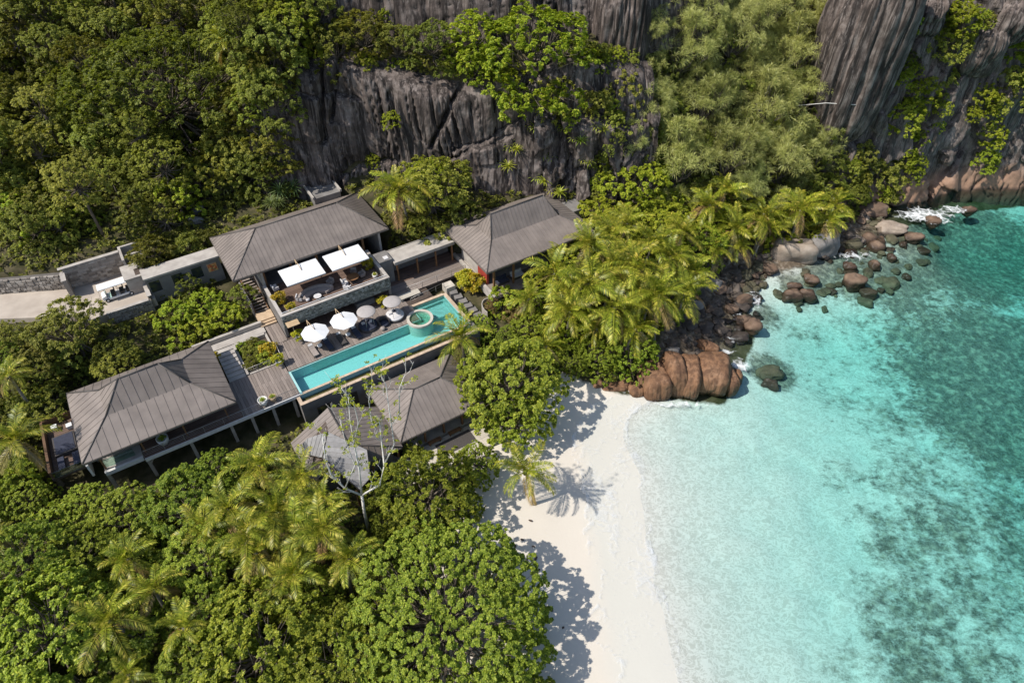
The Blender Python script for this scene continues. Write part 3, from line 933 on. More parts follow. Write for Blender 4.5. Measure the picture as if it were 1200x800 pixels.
ROCKS = [  # label, kind, u, v, rx, ry, h, z0, rot
    ('large pale streaked boulder jutting into the water under the palm row', 'pale', 928, 295, 27, 15, 3.4, -.6, -.15),
    ('dark grey boulder joined to the pale streaked one under the palms', 'grey', 966, 289, 19, 15, 3.6, -.5, .3),
    ('pale tan flat boulder below the surf line of the sea cliff', 'pale', 1044, 268, 17, 10, 1.6, -.5, -.1),
    ('brown boulder at the right of the pale flat one near the cliff surf', 'brown', 1072, 277, 13, 7, 1.1, -.5, .3),
    ('reddish rock standing in the white surf below the cliff', 'brown', 1094, 258, 9, 8, 1.3, -.5, .1),
    ('small tan rock at the outer end of the surf', 'brown', 1136, 245, 10, 6, .9, -.5, .3),
    ('wedge shaped brown rock alone in the shallows', 'brown', 1001, 329, 11, 11, 1.6, -.9, .2),
    ('round brown rock in the shallows above the wedge shaped one', 'brown', 996, 311, 8, 7, .9, -.6, .1),
    ('small brown rock nearest the wedge shaped one on its right', 'brown', 1025, 310, 6, 7, .9, -.8, .1),
    ('small round brown rock, outermost in the shallows', 'brown', 1045, 301, 5, 6, .9, -.8, .1),
    ('brown rock at the top of the four cracked slabs in the shallows', 'brown', 951, 327, 9, 9, 1.2, -.7, .1),
    ('left slab of the cracked brown rock in the shallows', 'brown', 928, 345, 11, 8, 1.1, -.7, .1),
    ('right slab of the cracked brown rock in the shallows', 'brown', 945, 344, 10, 7, 1.0, -.7, -.2),
    ('upper slab of the cracked brown rock in the shallows', 'brown', 931, 335, 10, 6, 1.0, -.7, .2),
    ('sunken greenish rock right of the wedge shaped one', 'sunk', 1043, 333, 11, 10, 1.6, -2.4, .4),
    ('sunken dark rock reef off the split orange rock', 'sunk', 903, 436, 16, 11, 1.1, -1.7, .2),
    ('sunken rock with a tan edge in front of the reef', 'brown', 903, 448, 9, 5, .7, -1.3, -.4),
    ('round tan boulder at the seaward end of the shore heap', 'brown', 882, 380, 11, 12, 1.8, -.5, .2),
    ('tan boulder with a curved crack, second at the seaward end of the heap', 'brown', 871, 376, 9, 8, 1.8, -.4, .1),
    ('ochre boulder at the upper edge of the seaward heap', 'brown', 872, 352, 10, 7, 1.6, -.3, .3),
    ('brown boulder between the ochre one and the dark heap', 'brown', 858, 362, 9, 7, 1.4, -.2, -.2),
    ('pale boulder standing among the shaded rocks below the palms', 'grey', 833, 334, 13, 12, 2.0, .4, .1),
    ('sunlit grey boulder at the left of the shaded shore rocks', 'grey', 812, 357, 12, 7, 1.5, 1, -.1),
    ('pale boulder at the foot of the split rock, beside the leafy bush', 'grey', 787, 414, 10, 7, 1.4, .6, .2),
    ('grey boulder in the trees uphill of the long villa roof, the largest there', 'grey', 228, 262, 11, 8, 1.8, None, .3),
    ('pale grey boulder right of the largest one uphill of the long roof', 'grey', 255, 242, 8, 5, 1.2, None, .3),
    ('small pale boulder nearest the long roof on the slope', 'grey', 264, 250, 5, 4, .9, None, .1),
    ('grey boulder behind the buggy court wall', 'grey', 146, 282, 10, 7, 1.5, None, .1),
    ('dark grey boulder beside the spiky plants uphill', 'grey', 233, 248, 8, 6, 1.2, None, .8),
    ('pale boulder in a gap of the palms above the leafy bush', 'pale', 649, 388, 6, 5, 1.2, None, .3),
    ('tan boulder among palm trunks above the leafy bush', 'pale', 693, 376, 6, 7, 1.6, None, .3),
    ('low brown rock shelf at the foot of the sea cliff, left of the surf', 'brown', 1022, 247, 17, 8, 2.2, -.3, .1),
]
for r_ in ROCKS: boulder(*r_)
heap = [P(*q) for q in ((775, 405, .8), (790, 345, 1), (815, 322, .8), (855, 315, .4), (885, 335, -.2), (893, 380, -.5), (868, 402, -.3), (835, 412, .0), (800, 425, .6))]
heap2 = [P(*q) for q in ((985, 262, .3), (1030, 250, .3), (1052, 262, -.3), (1035, 290, -.8), (985, 300, -.4), (960, 300, 0))]
heap3 = [P(*q) for q in ((872, 305, .3), (905, 300, .2), (900, 320, -.5), (890, 345, -.6), (865, 335, .1))]
rb = random.Random(5)
heap4 = [P(*q) for q in ((985, 298, -.5), (1060, 276, -.6), (1115, 264, -.8), (1085, 310, -1.2), (1030, 350, -1.5), (940, 362, -1), (905, 345, -.6), (940, 312, -.4))]
heap_rocks = []
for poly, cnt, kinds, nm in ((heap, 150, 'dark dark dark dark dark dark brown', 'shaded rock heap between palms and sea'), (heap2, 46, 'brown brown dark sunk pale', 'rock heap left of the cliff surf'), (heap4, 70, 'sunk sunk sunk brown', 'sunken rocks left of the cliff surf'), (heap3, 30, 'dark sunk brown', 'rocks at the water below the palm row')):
    pa = np.array(poly)
    k = 0
    while k < cnt:
        x = rb.uniform(pa[:, 0].min(), pa[:, 0].max()); y = rb.uniform(pa[:, 1].min(), pa[:, 1].max())
        if not inside(np.array([x]), np.array([y]), pa)[0]: continue
        s = rb.uniform(.3, 1.05) * (1.25 if k < cnt * .2 else .8)
        kd = rb.choice(kinds.split())
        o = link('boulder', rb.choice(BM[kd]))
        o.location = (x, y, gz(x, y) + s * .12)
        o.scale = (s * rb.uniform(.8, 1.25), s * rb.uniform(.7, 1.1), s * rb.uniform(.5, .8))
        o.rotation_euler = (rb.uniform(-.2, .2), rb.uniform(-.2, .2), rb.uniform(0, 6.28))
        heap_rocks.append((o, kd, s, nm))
        k += 1

# ------------------------------------------------------------------ leaf geometry
def norm(a): return a / np.maximum(np.linalg.norm(a, axis=-1, keepdims=True), 1e-9)


def rosettes(C, N, k, L, Wd, t0, t1, rg, droop=.15):
    n = len(C)
    C = np.repeat(C, k, 0); Nn = np.repeat(norm(N), k, 0)
    e = np.where(np.abs(Nn[:, 2:3]) < .9, np.array([[0, 0, 1.]]), np.array([[1., 0, 0]]))
    t1v = norm(np.cross(Nn, e)); t2v = np.cross(Nn, t1v)
    an = (np.tile(np.arange(k), n) * 2 * np.pi / k + np.repeat(rg.uniform(0, 6.28, n), k) + rg.normal(0, .25, n * k))[:, None]
    tl = rg.uniform(t0, t1, n * k)[:, None]
    rad = np.cos(an) * t1v + np.sin(an) * t2v
    d = norm(rad * np.cos(tl) + Nn * np.sin(tl))
    s = norm(np.cross(d, Nn))
    up = np.cross(s, d)
    l = L * rg.uniform(.7, 1.2, n * k)[:, None]
    wv = Wd * rg.uniform(.8, 1.2, n * k)[:, None] * .5
    base = C + d * l * .06
    tip = C + d * l - np.array([[0, 0, 1]]) * l * droop
    mid = C + d * l * .55 + up * l * .06
    V = np.stack([base, mid + s * wv, tip, mid - s * wv], 1).reshape(-1, 3)
    return V


def quads(V): return np.arange(len(V)).reshape(-1, 4)


def lobes(Rr, H, m, rg, rl=(.28, .45), flat=.75):
    """lobe centres over a dome of radius Rr, height H (base 0), with lower ones round the rim"""
    out = []
    for i in range(m):
        fz = (i + .5) / m
        an = i * 2.39996 + rg.uniform(-.5, .5)
        rr = Rr * rg.uniform(*rl)
        rad = (Rr - rr * .8) * math.sqrt(fz) * rg.uniform(.80, 1.08)
        z = H * math.sqrt(max(0, 1 - (min(rad, Rr) / Rr) ** 2)) * flat * rg.uniform(.72, 1.16) - rr * .35
        out.append((rad * math.cos(an), rad * math.sin(an), z, rr))
    for i in range(m // 2):
        an = i * 2.39996 * 1.7 + rg.uniform(-.5, .5)
        rr = Rr * rg.uniform(rl[0], sum(rl) / 2)
        rad = Rr * rg.uniform(.55, .88)
        out.append((rad * math.cos(an), rad * math.sin(an), -H * rg.uniform(.02, .42), rr))
    return np.array(out)


def crown_points(lb, per_area, rg, Rr, H, cov=.62, cl=.34, per=7):
    """clumps of leaf rosettes over the lobes: each clump a small ball, with gaps between"""
    P_, N_ = [], []
    for (x, y, z, r) in lb:
        n = max(4, int(4 * math.pi * r * r * cov * per_area / per))
        d = norm(rg.normal(size=(n * 2, 3)))
        d = d[d[:, 2] > -.45][:n]
        rr = r * rg.uniform(.72, 1.12, (len(d), 1))
        p = np.array([x, y, z]) + d * rr * np.array([1, 1, .82])
        ok = np.ones(len(p), bool)
        for (x2, y2, z2, r2) in lb:
            if x2 == x and y2 == y: continue
            ok &= np.linalg.norm((p - np.array([x2, y2, z2])) / np.array([1, 1, .82]), axis=1) > r2 * .78
        p = p[ok]; d = d[ok]
        if not len(p): continue
        rc = cl * rg.uniform(.6, 1.35, (len(p), 1))
        q = norm(rg.normal(size=(len(p) * per, 3)) + np.array([0, 0, .5]) + np.repeat(d, per, 0) * .7)
        pp = np.repeat(p, per, 0) + q * np.repeat(rc, per, 0)
        dd = np.repeat(d, per, 0)
        N_.append(norm(dd * .3 + q * .5 + np.array([-.22, -.12, .8]) + rg.normal(0, .2, pp.shape)))
        P_.append(pp)
    return np.concatenate(P_), np.concatenate(N_)


def trunk_mb(lb, th, r0, rg, nb=None):
    mb = MB()
    lean = rg.uniform(-.06, .06, 2) * th
    fork = Vector((lean[0], lean[1], th * .0))
    mb.tube([(-lean[0], -lean[1], -th * 2.2 - .6), (-lean[0] * .4, -lean[1] * .4, -th * .8), (fork.x, fork.y, 0.0)], [r0 * 1.35, r0, r0 * .8], 7)
    idx = range(len(lb)) if nb is None else list(range(0, len(lb), max(1, len(lb) // nb)))
    for i in idx:
        x, y, z, r = lb[i]
        e = Vector((x, y, z))
        m_ = fork.lerp(e, .5) + Vector((rg.uniform(-.1, .1), rg.uniform(-.1, .1), -.12)) * e.length
        mb.tube([fork - Vector((0, 0, .1)), m_, e], [r0 * .5, r0 * .28, r0 * .10], 5, False)
        for q in range(2):
            e2 = e + Vector(rg.normal(0, 1, 3)).normalized() * r * .8 + Vector((0, 0, r * .2))
            mb.tube([m_.lerp(e, .4), e2], [r0 * .18, r0 * .05], 4, False)
    return mb


CR = {}


def make_crown(key, mat, Rr, H, m, per, k, L, Wd, t0, t1, seed, droop=.15, rl=(.28, .45), th=4.0, r0=.25, bark='bark', cov=.62, flat=.75, cl=.34):
    rg = np.random.default_rng(seed)
    lb = lobes(Rr, H, m, rg, rl, flat)
    Pp, Nn = crown_points(lb, per, rg, Rr, H, cov, cl)
    V = rosettes(Pp, Nn, k, L, Wd, t0, t1, rg, droop)
    me = np_mesh('crown', V, quads(V), M[mat], False)
    tm = trunk_mb(lb, th, r0, rg).mesh('trunk', M[bark], True)
    CR.setdefault(key, []).append((me, tm, Rr, H, th))


for s in (1, 2):
    make_crown('A', 'almond', 5, 4.8, 26, 9.2, 8, .255, .14, .1, .75, s, th=4, cl=.18)
    make_crown('F', 'forest', 5, 6.4, 26, 7.0, 8, .29, .145, .0, .8, 20 + s, th=4.5, rl=(.2, .42), cl=.27)
    make_crown('f', 'forest', 3, 4.2, 14, 8.5, 8, .27, .135, .0, .8, 30 + s, cl=.24, th=3.5, rl=(.26, .46), r0=.16)
    make_crown('B', 'bright', 3.2, 3.6, 15, 9, 8, .27, .14, .0, .8, 40 + s, cl=.22, th=2.6, r0=.16)
    make_crown('C', 'casuarina', 4.2, 8.5, 34, 4.6, 14, .80, .034, .1, 1.35, 50 + s, droop=.2, th=6, r0=.2, rl=(.15, .30), cl=.5)
    make_crown('S', 'almond', 1.7, 1.5, 9, 8, 8, .32, .15, .1, .8, 60 + s, cl=.2, th=.6, r0=.07, rl=(.32, .5))
make_crown('a', 'almond', 11, 8.0, 95, 8.4, 8, .265, .145, .1, .75, 3, th=4, r0=.3, rl=(.17, .27), cl=.2, cov=.72)
make_crown('U', 'forest', 11, 9.5, 110, 5.4, 8, .31, .15, .0, .8, 5, th=9, r0=.30, rl=(.13, .21), cov=.6)
make_crown('b', 'bright', 6.5, 6.6, 38, 7.5, 8, .30, .155, .0, .8, 6, cl=.24, th=3.5, r0=.3, rl=(.2, .34))
make_crown('Y', 'yellow', .7, .9, 6, 22, 8, .24, .10, .1, .9, 8, cl=.1, th=.4, r0=.04, rl=(.35, .5))
make_crown('T', 'forest', 2.3, 2.0, 12, 7.5, 10, .38, .10, .2, 1.0, 9, th=.6, r0=.1, rl=(.3, .45))


def find_base(u, v, hc):
    """ground spot whose point hc metres up lies on that sight line"""
    k = ray(u, v)
    tt = np.linspace(.05, .24, 1500)
    q = np.array([0, 0, CAM_H])[None] + tt[:, None] * k[None]
    g = ground_z(q[:, 0], q[:, 1])
    hit = np.nonzero(q[:, 2] - g - hc < 0)[0]
    i = hit[0] if len(hit) else len(tt) - 1
    return q[i, 0], q[i, 1], g[i]


TREES = []


def plant(key, u, v, rpx, hc, label, cat='tree', name=None, group=None, var=None, spot=None, rz=None, sq=1.0):
    """hc: height of the crown's middle above the ground; rpx: surveyed half width"""
    me, tm, Rr, H, th = CR[key][(len(TREES) if var is None else var) % len(CR[key])]
    hc = hc * (.72 if key in 'FfBbUC' and spot is None else 1)
    x, y, g = spot if spot is not None else find_base(u, v, hc)
    r = rpx * mpp(u, v, g + hc)
    s = r / Rr
    zc = g + hc - .35 * H * s * sq
    name = name or {'A': 'almond_tree', 'a': 'almond_tree', 'F': 'broadleaf_tree', 'f': 'broadleaf_tree', 'U': 'broadleaf_tree', 'B': 'bright_tree', 'b': 'bright_tree', 'C': 'casuarina_tree', 'S': 'shrub', 'T': 'shrub', 'Y': 'croton_plant'}[key]
    ro = wroot(name, label, cat, (x, y, g), 0, group)
    rr = random.uniform(0, 6.28) if rz is None else rz
    c = link('crown', me, ro); c.location = (0, 0, zc - g); c.scale = (s, s, s * sq); c.rotation_euler = (0, 0, rr)
    t_ = link('trunk' if key not in 'STY' else 'stem', tm, ro)
    t_.location = (0, 0, zc - g); t_.rotation_euler = (0, 0, rr)
    t_.scale = (s, s, s * sq)
    TREES.append((ro, x, y, r, key))
    return ro

# ------------------------------------------------------------------ palms: trunk and separate fronds
def frond_mesh(name, mat, L, e0, e1, seed, nl=30, ll=.85, lw=.105, vee=.5, hang=.35):
    """arched rachis leaving at elevation e0 and ending at e1; leaflets in two ranks"""
    rg = np.random.default_rng(seed)
    n = 14
    pts = [np.zeros(3)]; el = e0
    for i in range(n):
        f = (i + 1) / n
        el = e0 + (e1 - e0) * f ** 1.3
        pts.append(pts[-1] + np.array([math.cos(el), .04 * math.sin(seed + f * 3) * f, math.sin(el)]) * L / n)
    pts = np.array(pts)
    V = []; F = []
    # rachis: three sided tapering rod
    for i, p in enumerate(pts):
        r = .055 * (1 - i / n) + .010
        V += [p + np.array([0, r, 0]), p + np.array([0, -r, 0]), p + np.array([0, 0, -r * 1.1])]
    for i in range(n):
        for a, b in ((0, 1), (1, 2), (2, 0)):
            F.append((i * 3 + a, i * 3 + b, i * 3 + 3 + b, i * 3 + 3 + a))
    for side in (1, -1):
        for j in range(nl):
            f = .14 + .85 * (j + rg.uniform(-.2, .2)) / nl
            x = f * n; i = min(int(x), n - 1)
            p = pts[i] + (pts[i + 1] - pts[i]) * (x - i)
            tg = pts[i + 1] - pts[i]; tg /= np.linalg.norm(tg)
            sd = np.array([0, side, 0.])
            up = np.cross(tg, np.array([0, 1., 0])); up = up if up[2] > 0 else -up
            l = ll * (math.sin(math.pi * min(1, (f * .86 + .10))) ** .6) * rg.uniform(.85, 1.12)
            fw = .35 + .75 * f
            d = sd + tg * fw + up * vee * (1 - .8 * f) * rg.uniform(.6, 1.3); d /= np.linalg.norm(d)
            tip = p + d * l - np.array([0, 0, 1]) * l * hang * rg.uniform(.6, 1.4)
            mid = p + d * l * .5 - np.array([0, 0, 1]) * l * hang * .18
            wv = tg * lw * .5 * rg.uniform(.8, 1.25)
            b = len(V)
            V += [p, mid + wv, tip, mid - wv]
            F.append((b, b + 1, b + 2, b + 3))
    return np_mesh(name, np.array(V), np.array(F), M[mat])


FR_UP = [frond_mesh('frond', 'palm', 3.2, R(78), R(25), 1, vee=.7), frond_mesh('frond', 'palm', 3.6, R(66), R(5), 2, vee=.6)]
FR_MID = [frond_mesh('frond', 'palm', 4.1, R(48), R(-38), 3), frond_mesh('frond', 'palm', 4.2, R(38), R(-48), 4), frond_mesh('frond', 'palm', 4.0, R(55), R(-25), 5)]
FR_LOW = [frond_mesh('frond', 'palm', 4.1, R(12), R(-66), 6, hang=.5), frond_mesh('frond', 'palm', 3.9, R(-5), R(-72), 7, hang=.6)]
FR_OLD = [frond_mesh('frond', 'palm_old', 3.6, R(-25), R(-80), 8, hang=.6)]
PTRUNK = {}
for i in range(3):
    mb = MB(); k = 14
    bend = (.5, -.35, .15)[i]
    pts = []; rs = []
    for j in range(k * 2 + 1):
        f = j / (k * 2)
        pts.append((bend * (f ** 1.6 - 1) * 2, .2 * math.sin(f * 2 + i) - .2 * math.sin(2 + i), -10 + 10 * f))
        rs.append(.21 - .09 * f + (.018 if j % 2 else 0) + (.12 * (1 - f * 6) if f < .16 else 0))
    mb.tube(pts, rs, 8)
    PTRUNK[i] = mb.mesh('trunk', M['palm_bark'], True)
mb = MB()
for i in range(6):
    a = i * 1.05
    mb.lathe([(.02, -.16), (.11, -.09), (.13, 0), (.09, .11), (.02, .15)], 8, (.22 * math.cos(a), .22 * math.sin(a), -.22 - .06 * (i % 2)))
COCO = mb.mesh('coconut_bunch', simple('coconut', (.22, .20, .05), (.14, .10, .03), 3, .5, .3, .1), True)
NP = 0


def palm(u, v, rpx, h, label, group=None, old=2, spot=None, nfr=None, name='coconut_palm'):
    global NP
    x, y, g = spot if spot is not None else find_base(u, v, h)
    r = rpx * mpp(u, v, g + h)
    s = r / 3.5
    ro = wroot(name, label, 'palm', (x, y, g), 0, group)
    rp = random.Random(NP * 31 + 5)
    tr = link('trunk', PTRUNK[NP % 3], ro); tr.location = (0, 0, h); tr.rotation_euler = (0, 0, rp.uniform(0, 6.28)); tr.scale = (1, 1, (h + .6) / 10)
    n = nfr or rp.randint(17, 21)
    a0 = rp.uniform(0, 6.28)
    for i in range(n):
        f = i / (n - 1)
        me = rp.choice(FR_UP) if f < .24 else rp.choice(FR_MID) if f < .70 else rp.choice(FR_LOW)
        if i >= n - old - (NP % 3): me = FR_OLD[0]
        c = link('frond', me, ro)
        c.location = (0, 0, h - .25 * f)
        c.rotation_euler = (rp.uniform(-.5, .5), rp.uniform(-.25, .22), a0 + i * 2.39996 + rp.uniform(-.2, .2))
        q = s * rp.uniform(.78, 1.2)
        c.scale = (q, q, q)
    if old and h > 4: link('coconut_bunch', COCO, ro).location = (0, 0, h - .1)
    NP += 1
    TREES.append((ro, x, y, r, 'P'))
    return ro


# spiky plants: long blades from a low heart
def blade_plant_mesh(mat, n, L, Wd, seed, name='blades'):
    rg = np.random.default_rng(seed)
    V, F = [], []
    for i in range(n):
        a = i * 2.39996; e = R(80 - 75 * (i / n) + rg.uniform(-8, 8)); l = L * rg.uniform(.75, 1.1)
        p = np.zeros(3); d0 = np.array([math.cos(a), math.sin(a), 0]); s = np.array([-math.sin(a), math.cos(a), 0])
        row = []
        for j in range(5):
            f = j / 4; wv = Wd * .5 * (1 - f ** 2.2) + .004
            row.append((p - s * wv, p + s * wv))
            ee = e - f * R(70)
            p = p + (d0 * math.cos(ee) + np.array([0, 0, 1]) * math.sin(ee)) * l / 4
        b = len(V)
        for q in row: V += [q[0], q[1]]
        for j in range(4): F.append((b + j * 2, b + j * 2 + 1, b + j * 2 + 3, b + j * 2 + 2))
    return np_mesh(name, np.array(V), np.array(F), M[mat])


SPIKY = [blade_plant_mesh('spiky', 60, 2.2, .12, 1), blade_plant_mesh('spiky', 50, 1.9, .11, 2)]
AGAVE = [blade_plant_mesh('agave', 30, 1.25, .13, 3), blade_plant_mesh('agave', 26, 1.05, .12, 4)]
POTLEAF = blade_plant_mesh('agave', 40, .75, .09, 5)
stem_me = MB().tube([(0, 0, -1.2), (.05, 0, -.4), (0, 0, .05)], [.12, .1, .08], 6).mesh('stem', M['bark'], True)


def spiky(u, v, rpx, label, mesh, name, cat, hc=.6, clump=1, spot=None):
    x, y, g = spot if spot is not None else find_base(u, v, hc)
    ro = wroot(name, label, cat, (x, y, g))
    r = rpx * mpp(u, v, g + hc)
    for i in range(clump):
        c = link('blades', random.choice(mesh), ro)
        s = r / (1.7 if mesh is SPIKY else 1.0) * (1 if clump == 1 else .72)
        a = i * 2.1
        c.location = (0 if clump == 1 else r * .4 * math.cos(a), 0 if clump == 1 else r * .4 * math.sin(a), hc + .1 * i)
        c.scale = (s, s, s); c.rotation_euler = (0, 0, random.uniform(0, 6))
    st = link('stem', stem_me, ro); st.location = (0, 0, hc)
    return ro


# ---- palms of the grove right of the villa
for a in [
    (690, 285, 34, 6, 'palm whose fronds reach over the right end of the eastern villa roof'),
    (735, 262, 30, 6, 'palm between the bright bush and the casuarinas, above the grove middle'),
    (650, 320, 38, 6.5, 'palm at the front corner of the eastern villa, left edge of the grove'),
    (690, 332, 40, 7, 'tall yellow green palm in the middle left of the grove'),
    (742, 312, 40, 7, 'tall palm in the centre of the grove with pale fronds'),
    (720, 360, 40, 7, 'palm leaning over the leafy bush above the orange rocks'),
    (668, 365, 34, 6, 'palm in the hollow above the big round tree beside the beach'),
    (772, 345, 38, 7, 'palm at the shore side of the grove above the shaded rocks'),
    (786, 300, 34, 6.5, 'palm in the upper right of the grove next to the bright bushes'),
    (745, 385, 30, 5, 'lowest palm of the grove, directly above the leafy bush'),
    (620, 350, 26, 4.5, 'small palm below the veranda of the eastern villa'),
    (812, 318, 28, 5.5, 'palm at the water side right of the bright bushes, over the grey boulder'),
    (640, 405, 24, 4, 'small shaded palm behind the big round beach tree'),
    (860, 268, 30, 6, 'first palm from the left in the row above the pale boulder'),
    (895, 250, 30, 6, 'palm at the back of the row above the pale boulder'),
    (900, 266, 27, 5, 'palm hanging over the left end of the pale streaked boulder'),
    (938, 246, 30, 6, 'palm in the middle of the row over the pale streaked boulder'),
    (970, 258, 23, 4.5, 'outermost palm drooping over the dark grey boulder'),
    (832, 240, 30, 6, 'palm at the foot of the casuarinas near the bright bushes'),
    (866, 288, 22, 4.5, 'yellowing palm nearest the water left of the pale boulder'),
    (850, 225, 28, 6, 'shaded palm under the casuarinas'),
    (978, 240, 26, 5, 'palm at the right end of the row near the sea cliff'),
    (765, 286, 34, 6, 'palm between the centre of the grove and the bright bushes'),
    (716, 318, 36, 6.5, 'palm squeezed between the two tall middle palms of the grove'),
    (800, 272, 30, 6, 'palm standing in the bright bushes at the top right of the grove'),
    (760, 352, 34, 5.5, 'palm low in the right half of the grove, over the rocks'),
    (668, 342, 34, 5.5, 'palm below the left edge of the grove'),
    (700, 385, 28, 4.5, 'small palm over the left leafy bush of the orange rocks'),
    (802, 340, 34, 6, 'palm reaching furthest over the shaded shore rocks'),
    (838, 292, 26, 5, 'palm beside the rocks between the two palm groups'),
    (715, 275, 30, 5.5, 'palm behind the dense bush, uphill edge of the grove'),
    # around the villa
    (468, 222, 40, 7.5, 'tall palm with drooping fronds right of the main roof, in front of the cliff'),
    (541, 396, 36, 7.5, 'palm leaning over the right end of the swimming pool'),
    (616, 552, 40, 5.8, 'lone palm standing on the white sand'),
    (18, 515, 38, 8, 'palm at the left photo edge beside the plunge pool balcony'),
    (10, 440, 26, 8, 'palm at the left edge in the dark trees below the road'),
    # front left palms
    (303, 545, 42, 7, 'palm right below the stilted deck, left of the beach pavilion'),
    (240, 620, 36, 6, 'palm at the far left flank of the front cluster'),
    (290, 625, 38, 7.5, 'palm between the golden palm and the cluster middle'),
    (345, 620, 40, 7, 'palm in the lower middle of the front cluster'),
    (268, 596, 40, 7, 'yellow green palm at the left of the front palm cluster'),
    (325, 600, 42, 7.5, 'palm in the middle of the front palm cluster'),
    (352, 560, 36, 6, 'palm touching the grey shingle roof of the small pavilion'),
    (378, 622, 42, 7.5, 'palm right of the middle in the front cluster beside the bare tree'),
    (300, 648, 38, 6.5, 'palm with golden fronds at the lower left of the front cluster'),
    (345, 672, 38, 6, 'lowest palm of the front cluster, hanging golden fronds'),
    (408, 655, 36, 6.5, 'palm at the right of the front cluster above the big round crown'),
    (380, 585, 30, 6, 'palm behind the front cluster near the white branched tree'),
    (150, 655, 34, 6, 'palm in the bushes left of the front cluster, dark fronds'),
    (128, 728, 46, 7, 'large palm low in the left corner with long spread fronds'),
    (180, 690, 34, 6, 'palm above the large corner palm, fronds pointing right'),
    (215, 735, 34, 5.5, 'palm right of the large corner palm, half sunk in leaves'),
    (150, 790, 30, 5, 'palm at the bottom edge of the photo with grey dead fronds'),
    (0, 630, 26, 7, 'palm frond cluster at the left edge below the balcony'),
    (30, 10, 36, 8, 'palm in the dark forest at the top left corner'),
    (265, 50, 28, 8, 'palm in the forest left of the top yellow green tree'),
]:
    palm(*a)

def scrub(key, u, v, r_, label, name='bush'):
    """bush rooted in a crack: crown only"""
    q = hit(u, v)
    me, tm, Rr, H, th = CR[key][int(u + v) % len(CR[key])]
    s = r_ * mpp(u, v, q[2]) / Rr
    o = link(name, me); o.location = (q[0], q[1] - .25 * s * Rr, q[2] - .45 * s * Rr); o.scale = (s, s, s); o.rotation_euler = (0, 0, (u * 7 + v) % 6.28)
    return tag(o, label, 'bush', 'bushes rooted in the cliff cracks')


